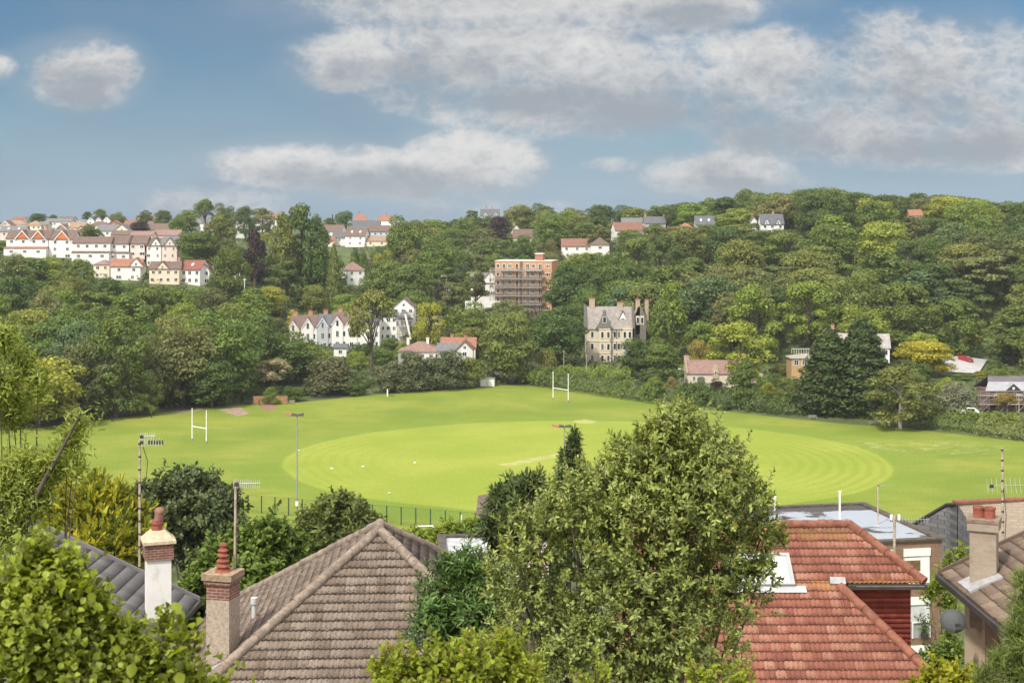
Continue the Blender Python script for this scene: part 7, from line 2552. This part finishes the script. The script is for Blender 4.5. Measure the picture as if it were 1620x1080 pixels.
# --- small flat roof in the middle gap
sg = thing('flat_roofed_annexe', 'small flat roofed annexe with silvery wet roof right of the brown roof', 'building', (wx(733, 72), 72, wz(880, 72)), R(4))
MB().box(-1.15, 1.6, 0, 4.6, -6, -0.05).build('wall', plain('brown_render', (0.22, 0.15, 0.11), 0.9), sg)
MB().box(-0.8, 1.4, 0.25, 4.3, -0.05, -0.02).build('roof', plain('silver_felt', (0.52, 0.52, 0.54), 0.25, 0.2, 0.9, dirt=(0.25, 0.24, 0.24), dirt_amt=0.7), sg)
MB().box(-1.25, -0.8, -0.1, 4.7, -0.05, 0.12).box(-0.8, 1.7, 4.3, 4.7, -0.05, 0.12).box(-0.8, 1.7, -0.1, 0.25, -0.05, 0.12).box(1.4, 1.7, 0.25, 4.3, -0.05, 0.12).build('parapet', MATS['dark_felt'], sg)
pk = thing('pink_gable_house', 'corner of a pink rendered gable with dark verge behind the dark fir', 'house', (wx(772, 82), 82, wz(808, 82)))
MB().prism_y([(-0.5, -9), (3.5, -9), (3.5, -1.6), (-0.35, -0.3), (-0.5, -0.4)], 0, 5).build('wall', PINK, pk)
MB().hexa([(-0.7, -0.3, -0.15), (0.0, -0.3, 0), (4, -0.3, -1.4), (4, -0.3, -1.65)], [(-0.7, 5.3, -0.15), (0.0, 5.3, 0), (4, 5.3, -1.4), (4, 5.3, -1.65)]).build('roof', RBROWN, pk)


# ------------------------------------------------------------------ television aerials
def aerial(label, px, top, base, d, booms, lean=0.0, rod=0.022, bands=0, group='television aerials on chimneys and roofs'):
    """mast with yagi booms: (row, first px, last px, elements, element length px, vertical?)"""
    o = P(px, base, d)
    t = thing('aerial', label, 'aerial', o, 0, group)
    h = (base - top) / F * d
    MB().cyl((0, 0, -0.3), (lean * h, 0, h), rod * 1.15, rod, 8).build('mast', plain('weathered_pole', (0.42, 0.35, 0.27), 0.6, 0.3, 6, dirt=(0.2, 0.13, 0.09), dirt_amt=0.8), t)
    if bands:
        m = MB()
        for i in range(bands):
            z = h * (i + 0.7) / bands
            m.cyl((lean * z, 0, z), (lean * z, 0, z + 0.05), rod * 1.35, n=8)
        m.build('clips', DARKTRIM, t)
    for (row, pa, pb, n, el, vert) in booms:
        z = (base - row) / F * d
        xa, xb = (pa - px) / F * d, (pb - px) / F * d
        bmh = MB().cyl((xa, 0, z), (xb, 0, z + (0.02 if pb > pa else 0)), 0.012, n=6).build('boom', METAL, t)
        L_ = el / F * d
        m = MB()
        for i in range(n):
            x = xa + (xb - xa) * (i + 0.3) / n
            m.cyl((x, -L_ * 0.2, z - L_ * (0.5 if vert else 0.16)), (x, L_ * 0.2, z + L_ * (0.5 if vert else 0.16)), 0.007, n=5)
        m.build('rods', METAL, bmh)
        MB().box(xa + (xb - xa) * 0.12 - 0.05, xa + (xb - xa) * 0.12 + 0.05, -0.03, 0.05, z - 0.06, z + 0.03).build('junction_box', DARKTRIM, bmh)
    return t


a1 = aerial('tall rusty aerial pole with six dark ended rods beside the white chimney', 221, 697, 880, 43.3, [(699, 219, 259, 9, 14, True), (690, 221, 246, 7, 12, True)], 0.0, 0.035, 9)
m = MB()
for i in range(6):
    x = (236 + i * 4.2 - 221) / F * 43.3
    z = (880 - 700) / F * 43.3
    m.box(x - 0.022, x + 0.022, -0.02, 0.02, z - 0.05, z + 0.07)
m.build('rod_ends', DARKTRIM, a1)
m = MB().tube([(0.1, 0, 3.35), (0.24, 0, 2.9), (0.2, 0, 2.4), (0.08, 0, 2.0)], [0.012] * 4, 5)
m.build('cable', DARKTRIM, a1)
aerial('aerial with long pale rod boom fixed behind the pebbledashed chimney', 371, 760, 915, 34.9, [(765, 369, 413, 13, 13, True)], 0.012, 0.03)
aerial('tall brown aerial pole with wide boom at the right edge', 1587, 708, 870, 41.0, [(768, 1560, 1634, 10, 22, True)], -0.01, 0.03, 10)
aerial('aerial with two white lamps like ends and sloping boom by the red ridge', 1415, 815, 876, 55.0, [(822, 1402, 1470, 14, 9, True)], 0.0, 0.05)
aerial('thin aerial with plain cross arm on the wet flat roof', 1389, 768, 842, 84.0, [(768, 1386, 1415, 3, 5, False)], 0.0, 0.04)
m = MB().cyl((0, 0, -0.12), (0, 0, 0.12), 0.10, n=10)
for dx in (-0.12, 0.18):
    o = MB().lathe([(0.03, 0), (0.06, 0.06), (0.065, 0.18), (0.04, 0.26)], (dx, 0, 0), 10).build('reflector', FRAME, bpy.data.objects['aerial.003'], (0, 0, (876 - 824) / F * 55))

# aerial leads running down the chimneys
for par, pts in (('aerial.001', [(0.02, 0.05, 2.2), (0.10, 0.0, 1.2), (0.06, -0.1, 0.4), (0.05, -0.3, -0.9)]), ('aerial.002', [(0.0, -0.04, 1.8), (0.07, -0.05, 1.0), (0.03, -0.05, 0.2)])):
    MB().tube(pts, [0.010] * len(pts), 5).build('cable', DARKTRIM, bpy.data.objects[par])
# ------------------------------------------------------------------ foreground plants: real leaves on twigs
def leaves(base, dirs, nrm, L, Wd, fold=0.25, droop=0.2):
    """leaf blades folded along the midrib: five points, two faces each"""
    n = len(base)
    d = dirs / np.maximum(np.linalg.norm(dirs, axis=1, keepdims=True), 1e-6)
    s = np.cross(d, nrm)
    s /= np.maximum(np.linalg.norm(s, axis=1, keepdims=True), 1e-6)
    u = np.cross(s, d)
    L = L.reshape(-1, 1)
    Wd = Wd.reshape(-1, 1)
    mid = base + d * L * 0.5
    tip = base + d * L - u * L * droop
    lf = base + d * L * 0.42 + s * Wd * 0.5 + u * Wd * fold
    rt = base + d * L * 0.42 - s * Wd * 0.5 + u * Wd * fold
    lf2 = base + d * L * 0.78 + s * Wd * 0.36 + u * Wd * fold * 0.6 - u * L * droop * 0.5
    rt2 = base + d * L * 0.78 - s * Wd * 0.36 + u * Wd * fold * 0.6 - u * L * droop * 0.5
    v = np.stack([base, mid, tip, lf, rt, lf2, rt2], 1).reshape(-1, 3)
    i = np.arange(n)[:, None] * 7
    q = np.concatenate([i + np.array([[0, 1, 3, 3]]), i + np.array([[1, 2, 5, 3]]), i + np.array([[0, 4, 1, 1]]), i + np.array([[1, 4, 6, 2]])])
    tri = np.concatenate([i + np.array([[0, 1, 3]]), i + np.array([[0, 4, 1]])])
    quad = np.concatenate([i + np.array([[1, 2, 5, 3]]), i + np.array([[1, 4, 6, 2]])])
    return v, tri, quad


def leaf_mesh(name, v, tri, quad, mat):
    me = bpy.data.meshes.new(name)
    me.vertices.add(len(v))
    me.vertices.foreach_set('co', v.astype(np.float32).ravel())
    loops = np.concatenate([tri.ravel(), quad.ravel()]).astype(np.int32)
    me.loops.add(len(loops))
    me.loops.foreach_set('vertex_index', loops)
    me.polygons.add(len(tri) + len(quad))
    st_ = np.concatenate([np.arange(len(tri)) * 3, len(tri) * 3 + np.arange(len(quad)) * 4]).astype(np.int32)
    me.polygons.foreach_set('loop_start', st_)
    me.polygons.foreach_set('loop_total', np.concatenate([np.full(len(tri), 3), np.full(len(quad), 4)]).astype(np.int32))
    me.materials.append(mat)
    me.update()
    me.validate()
    return me


def bush(name, label, cat, d, lobes, tips, per, L, Wd, mat, seed=1, up=0.35, spread=(0.5, 1.3), inner=0.25, spacing=0.35, depth=1.0, twig=0.004, stem=0.03, stems=6, sprigs=0, col=None, dz=0.0, droop=0.2, root=None, rs=1.0):
    """lobes are (px, py, radius px[, distance offset]) read from the picture at distance d"""
    rg = np.random.default_rng(seed)
    lb = []
    for l in lobes:
        dd = d + (l[3] if len(l) > 3 else rg.uniform(-0.5, 0.5) * depth * l[2] / F * d * 1.2)
        lb.append((np.array(P(l[0], l[1], dd)), l[2] / F * dd * rs))
    C0 = np.array([l[0] for l in lb])
    bx, by = (C0[:, 0].mean(), d) if root is None else (wx(root, d), d)
    zb = H(bx, by)
    org = np.array([bx, by, zb])
    t = thing(name, label, cat, tuple(org))
    r = np.array([l[1] for l in lb])
    w = r ** 2 / (r ** 2).sum()
    idx = rg.choice(len(lb), tips, p=w)
    dr = usph(tips, rg)
    dr[:, 2] = np.where(dr[:, 2] < -0.5, -dr[:, 2], dr[:, 2])
    q = np.where(rg.random(tips) < inner, rg.uniform(0.35, 0.8, tips), rg.uniform(0.8, 1.08, tips))
    tp = C0[idx] + dr * (r[idx] * q)[:, None] * np.array([1, 1, 0.95])
    if sprigs:
        k = rg.choice(tips, sprigs, replace=False)
        tp[k] += (dr[k] + np.array([0, 0, 0.8])) * (r[idx[k]] * rg.uniform(0.12, 0.4, sprigs))[:, None]
    ax = dr * 0.8 + np.array([0, 0, up]) + rg.normal(0, 0.3, (tips, 3))
    ax /= np.linalg.norm(ax, axis=1, keepdims=True)
    B, D, Nv, LL, WW = [], [], [], [], []
    ga = 2.399
    sx = np.cross(ax, rg.normal(size=(tips, 3)))
    sx /= np.linalg.norm(sx, axis=1, keepdims=True)
    sy = np.cross(ax, sx)
    for j in range(per):
        a = ga * j + rg.uniform(0, 0.6, tips)
        side = sx * np.cos(a)[:, None] + sy * np.sin(a)[:, None]
        f = j / max(1, per - 1)
        ph = spread[0] + (spread[1] - spread[0]) * f + rg.normal(0, 0.15, tips)
        dirv = ax * np.cos(ph)[:, None] + side * np.sin(ph)[:, None]
        B.append(tp - ax * (L * spacing * j) + rg.normal(0, L * 0.05, (tips, 3)))
        D.append(dirv)
        Nv.append(ax * np.sin(ph)[:, None] - side * np.cos(ph)[:, None] + np.array([0, 0, 0.25]))
        sc_ = (0.62 + 0.45 * f) * rg.uniform(0.75, 1.2, tips)
        LL.append(L * sc_)
        WW.append(Wd * sc_ * rg.uniform(0.85, 1.15, tips))
    v, tri, quad = leaves(np.concatenate(B), np.concatenate(D), np.concatenate(Nv), np.concatenate(LL), np.concatenate(WW), droop=droop)
    o = link('leaves', leaf_mesh('leaves', v - org, tri, quad, mat), t)
    if col is not None:
        o.color = (*col, 1)
    # stems from the ground to the lobes, twigs out to the tips
    m = MB()
    for i in range(len(lb)):
        c = Vector(C0[i] - org)
        s = Vector((rg.normal(0, 0.12), rg.normal(0, 0.12), -0.2))
        m1 = s.lerp(c, 0.5) + Vector((rg.normal(0, 0.06), rg.normal(0, 0.06), 0)) * c.length * 0.3
        m.tube([s, m1, c], [stem, stem * 0.7, stem * 0.3], 6)
    k = rg.choice(tips, min(tips, 420), replace=False)
    for i in k:
        a, b_ = Vector(C0[idx[i]] - org), Vector(tp[i] - org)
        mid = a.lerp(b_, 0.55) + Vector((0, 0, -0.06 * (b_ - a).length))
        m.cyl(mid, b_, twig, twig * 0.5, 4, cap=False)
        m.cyl(a, mid, twig * 1.7, twig, 4, cap=False)
    m.build('stems', BARK, t)
    return t


LM = {
    'olearia': leaf_mat('olearia_leaf', (0.185, 0.225, 0.066), 0.42, 0.45, 0.25, 0.35, 1.9, (0.30, 0.24, 0.03), 0.012),
    'laurel': leaf_mat('laurel_leaf', (0.070, 0.135, 0.030), 0.35, 0.5, 0.25, 0.5, 1.6),
    'rose': leaf_mat('rose_leaf', (0.285, 0.345, 0.045), 0.5, 0.35, 0.5, 0.55, 1.35, (0.45, 0.20, 0.15), 0.012),
    'hazel': leaf_mat('hazel_leaf', (0.320, 0.390, 0.060), 0.5, 0.4, 0.52, 0.3, 1.35),
    'ash': leaf_mat('ash_leaf', (0.300, 0.370, 0.100), 0.5, 0.35, 0.5, 0.5, 1.45),
    'gold': leaf_mat('gold_spray', (0.170, 0.205, 0.034), 0.6, 0.25, 0.42, 0.4, 1.8, (0.52, 0.48, 0.05), 0.42),
    'mid': leaf_mat('mid_leaf', (0.110, 0.170, 0.034), 0.5, 0.3, 0.32, 0.45, 1.6, (0.16, 0.22, 0.03), 0.15),
    'dark': leaf_mat('dark_leaf', (0.085, 0.118, 0.050), 0.5, 0.35, 0.28, 0.5, 1.6),
    'oliv': leaf_mat('olive_leaf', (0.125, 0.158, 0.046), 0.5, 0.3, 0.32, 0.5, 1.5),
    'bright': leaf_mat('bright_leaf', (0.20, 0.27, 0.036), 0.5, 0.3, 0.38, 0.5, 1.4),
    'fir': leaf_mat('fir_needle', (0.062, 0.092, 0.036), 0.55, 0.3, 0.2, 0.5, 1.7),
    'feather': leaf_mat('feather_needle', (0.175, 0.235, 0.065), 0.5, 0.3, 0.35, 0.4, 1.5),
    'yellow': leaf_mat('yellow_leaf', (0.285, 0.300, 0.022), 0.5, 0.3, 0.4, 0.6, 1.3),
}

bush('evergreen_bush', 'huge rounded olive green evergreen bush in the middle foreground', 'bush', 15.0,
     [(1075, 672, 44), (1050, 700, 60), (1100, 705, 60), (1010, 728, 60), (1140, 740, 66), (1040, 760, 90), (960, 770, 70), (1110, 790, 90), (1180, 790, 52), (900, 800, 66), (985, 830, 100), (850, 850, 72),
      (1080, 870, 120), (1170, 860, 66), (920, 900, 110), (820, 920, 76), (1020, 950, 120), (1150, 950, 82), (850, 1000, 90), (960, 1020, 120), (1090, 1040, 110), (790, 1050, 66), (890, 1080, 90), (1010, 1100, 100), (1100, 900, 80, 0.7), (1120, 820, 66, 0.6), (1050, 970, 80, 0.7), (1206, 842, 44), (1204, 905, 40), (1076, 640, 22)],
     4700, 12, 0.072, 0.031, LM['olearia'], 3, 0.45, (0.35, 1.25), 0.25, 0.16, 1.3, 0.004, 0.03, sprigs=500, root=1000, rs=0.88)
bush('laurel_bush', 'glossy dark green laurel with long leaves left of the big evergreen bush', 'bush', 20.0,
     [(735, 905, 46), (705, 935, 46), (760, 930, 50), (690, 985, 50), (740, 985, 56), (700, 1040, 60), (775, 1000, 46)], 620, 9, 0.15, 0.040, LM['laurel'], 5, 0.5, (0.5, 1.3), 0.25, 0.14, sprigs=40)
bush('rose_bush', 'yellow green shrub with a few pink flowers along the bottom edge', 'bush', 10.5,
     [(625, 1050, 34), (610, 1080, 40), (690, 1060, 46), (740, 1050, 52), (790, 1035, 44), (715, 1095, 60), (820, 1080, 50), (650, 1090, 44)], 420, 9, 0.070, 0.050, LM['rose'], 6, 0.6, (0.4, 1.3), 0.25, 0.25, sprigs=60)
bush('rose_bush', 'yellow green sprigs in front of the big evergreen bush at bottom right', 'bush', 11.5,
     [(1120, 1085, 40), (1170, 1090, 36), (940, 1095, 40)], 90, 9, 0.065, 0.048, LM['rose'], 16, 0.6, (0.4, 1.3), 0.25, 0.25, sprigs=30)
bush('hazel_bush', 'large light green hazel bush with round leaves filling the lower left corner', 'bush', 7.2,
     [(66, 862, 26), (48, 892, 40), (110, 900, 38), (12, 955, 62), (80, 950, 62), (150, 955, 40), (40, 1020, 84), (130, 1020, 74), (195, 1000, 34), (225, 1040, 44), (262, 975, 18), (282, 1050, 32), (110, 1090, 96), (215, 1092, 60), (300, 1090, 42), (345, 1085, 18), (310, 1010, 14)],
     1700, 8, 0.060, 0.050, LM['hazel'], 7, 0.55, (0.5, 1.35), 0.30, 0.55, sprigs=480, twig=0.003, stem=0.02, rs=0.80)
at_ = bush('ash_tree', 'light green ash like tree with arching branch at the left edge', 'tree', 25.0,
           [(6, 530, 26), (30, 575, 34), (0, 610, 44), (60, 600, 24), (20, 650, 40), (122, 668, 20), (106, 702, 24), (76, 740, 34), (124, 735, 18), (34, 735, 36), (6, 770, 50), (50, 790, 40), (10, 840, 60)],
           1300, 11, 0.15, 0.042, LM['ash'], 8, 0.2, (0.7, 1.5), 0.35, 0.35, 1.6, 0.008, 0.03, sprigs=120)
org = at_.location
m = MB()
br_ = [P(24, 900, 24.6), P(48, 800, 24.6), P(82, 738, 24.6), (P(106, 695, 24.6)), P(128, 652, 24.6)]
m.tube([p - org for p in br_], [0.06, 0.05, 0.04, 0.03, 0.012], 8)
m.build('branch', BARK, at_)
bush('golden_conifer', 'golden yellow feathery conifer left of the aerial pole', 'conifer', 60.0,
     [(150, 768, 20), (140, 795, 32), (185, 790, 24), (120, 825, 40), (170, 830, 44), (208, 818, 28), (100, 865, 46), (96, 790, 26), (160, 875, 56), (215, 860, 36), (190, 900, 50)], 1500, 9, 0.60, 0.19, LM['gold'], 9, 0.7, (0.2, 0.7), 0.25, 0.2, 1.2, 0.012, 0.08, sprigs=200, droop=0.05)
bush('broadleaf_tree', 'dull dark green tree between the aerial pole and the fence', 'tree', 95.0,
     [(292, 760, 28), (262, 785, 34), (318, 785, 40), (365, 788, 22), (290, 815, 48), (345, 820, 44), (250, 840, 44), (300, 865, 54), (355, 870, 44), (222, 775, 14)], 1300, 9, 0.50, 0.30, LM['dark'], 10, 0.3, (0.5, 1.4), 0.25, 0.2, 1.2, 0.03, 0.14, sprigs=80)
bush('sycamore_tree', 'bright mid green leafy tree just behind the pebbledashed chimney', 'tree', 58.0,
     [(430, 850, 34), (400, 870, 46), (455, 880, 44), (345, 890, 40), (400, 915, 60), (470, 915, 46), (330, 935, 50), (430, 960, 70), (350, 985, 60), (300, 1000, 50), (400, 1030, 70)], 1500, 9, 0.30, 0.26, LM['mid'], 11, 0.45, (0.5, 1.35), 0.25, 0.2, 1.2, 0.012, 0.09, sprigs=90)
bush('broadleaf_tree', 'olive green spreading trees top left of the brown roof apex', 'tree', 100.0,
     [(538, 792, 18), (520, 808, 26), (556, 812, 30), (580, 835, 26), (495, 838, 30), (530, 840, 42), (462, 866, 30), (560, 860, 44), (500, 880, 46)], 1150, 9, 0.50, 0.26, LM['oliv'], 12, 0.3, (0.5, 1.4), 0.25, 0.2, 1.2, 0.03, 0.14, sprigs=120)
bush('broadleaf_tree', 'low olive trees just beyond the fence left of the floodlight mast', 'tree', 140.0,
     [(400, 852, 24), (430, 848, 22), (380, 862, 28), (450, 862, 28), (335, 862, 24)], 420, 9, 0.6, 0.34, LM['oliv'], 13, 0.3, (0.5, 1.4), 0.25, 0.2, 1.2, 0.03, 0.14)
bush('garden_bush', 'bright yellow green bushes behind the right slope of brown roof', 'bush', 118.0,
     [(655, 855, 22), (690, 858, 24), (715, 840, 18), (740, 836, 15), (755, 846, 18), (680, 880, 34), (730, 868, 30)], 620, 8, 0.5, 0.30, LM['bright'], 14, 0.5, (0.5, 1.3), 0.25, 0.2, 1.0, 0.02, 0.08, sprigs=40)
bush('fir_tree', 'dark green fir spreading from behind the big evergreen bush on its left', 'conifer', 27.0,
     [(838, 775, 26), (800, 790, 26), (822, 812, 34), (785, 840, 28), (800, 870, 30), (850, 830, 30)], 700, 12, 0.22, 0.045, LM['fir'], 15, 0.1, (0.4, 1.0), 0.2, 0.12, 1.2, 0.008, 0.05, sprigs=90)
bush('fir_tree', 'slim pointed dark fir top standing above the left shoulder of the evergreen bush', 'conifer', 28.0,
     [(909, 683, 5), (908, 694, 9), (905, 708, 14), (903, 724, 19), (902, 742, 22), (902, 765, 26), (902, 790, 28)], 420, 11, 0.17, 0.036, LM['fir'], 17, 0.3, (0.5, 1.2), 0.2, 0.12, 1.0, 0.006, 0.03)
bush('cypress_bush', 'soft feathery green conifer sprays in the lower right corner', 'conifer', 8.6,
     [(1618, 925, 20), (1618, 965, 22), (1612, 1005, 22), (1640, 1010, 40), (1585, 1050, 22), (1612, 1070, 40), (1650, 1065, 46), (1560, 1075, 18)], 430, 15, 0.085, 0.006, LM['feather'], 18, 0.5, (0.2, 0.85), 0.3, 0.07, 1.2, 0.002, 0.012, sprigs=160, droop=0.35)
bush('golden_bush', 'bright yellow green leafy shrub at the bottom right beside the red roof', 'bush', 11.0,
     [(1480, 1082, 30), (1515, 1072, 26), (1545, 1092, 36), (1445, 1096, 24), (1500, 1108, 46)], 330, 9, 0.060, 0.036, LM['yellow'], 19, 0.6, (0.4, 1.3), 0.25, 0.2, sprigs=40)
bush('climbing_plant', 'straggling yellow green climber on the brick pier of the flats', 'plant', 66.0,
     [(1494, 905, 12), (1484, 922, 13), (1470, 936, 10), (1502, 950, 12), (1498, 880, 8), (1512, 895, 10), (1502, 985, 14), (1500, 1010, 14), (1520, 872, 12)], 120, 8, 0.30, 0.18, LM['bright'], 20, 0.4, (0.5, 1.4), 0.3, 0.4, 1.0, 0.012, 0.03)
bush('garden_bush', 'dark shrubs in the gap between the red house and the tan roofed house', 'bush', 52.0,
     [(1490, 1040, 30), (1515, 1030, 24), (1470, 1065, 36)], 160, 8, 0.26, 0.14, LM['mid'], 21)
# shrubs and small trees on the slope between the houses and the field
rs = random.Random(8)
for (px, top, wd, d, k, tn, lab) in ((60, 800, 200, 150, 'round', 'olive', 'olive tree low on the slope behind the ash branches'), (180, 815, 130, 165, 'round', 'mid green', 'green tree behind the golden conifer near the field'),
                                     (600, 856, 120, 150, 'round', 'mid green', 'green tree directly behind the brown roof'), (640, 838, 60, 190, 'shrub', 'bright green', 'bright bush by the fence behind the brown roof apex'),
                                     (90, 850, 220, 80, 'round', 'mid green', 'green tree behind the grey tiled roof'), (820, 850, 150, 150, 'round', 'dark green', 'dark tree mostly hidden by the evergreen bush'),
                                     (1320, 900, 200, 120, 'round', 'mid green', 'tree hidden behind the red ridge'), (400, 880, 120, 120, 'shrub', 'mid green', 'bush low behind the leafy trees left of brown roof')):
    plant(px, top, wd, d, k, tn, lab)

# ------------------------------------------------------------------ the air over the valley
hz = MB().box(-2600, 2600, -120, 2500, -6, 95).build('haze', [])
hm = bpy.data.materials.new('haze_air')
hm.use_nodes = True
hn = hm.node_tree
hn.nodes.clear()
ho = hn.nodes.new('ShaderNodeOutputMaterial')
hv = hn.nodes.new('ShaderNodeVolumePrincipled')
hv.inputs['Color'].default_value = (0.80, 0.86, 0.92, 1)
hv.inputs['Density'].default_value = 0.00010
hv.inputs['Anisotropy'].default_value = 0.2
hn.links.new(hv.outputs[0], ho.inputs['Volume'])
hz.data.materials.clear()
hz.data.materials.append(hm)
tag(hz, 'faint summer haze over the valley', 'haze', kind='stuff')
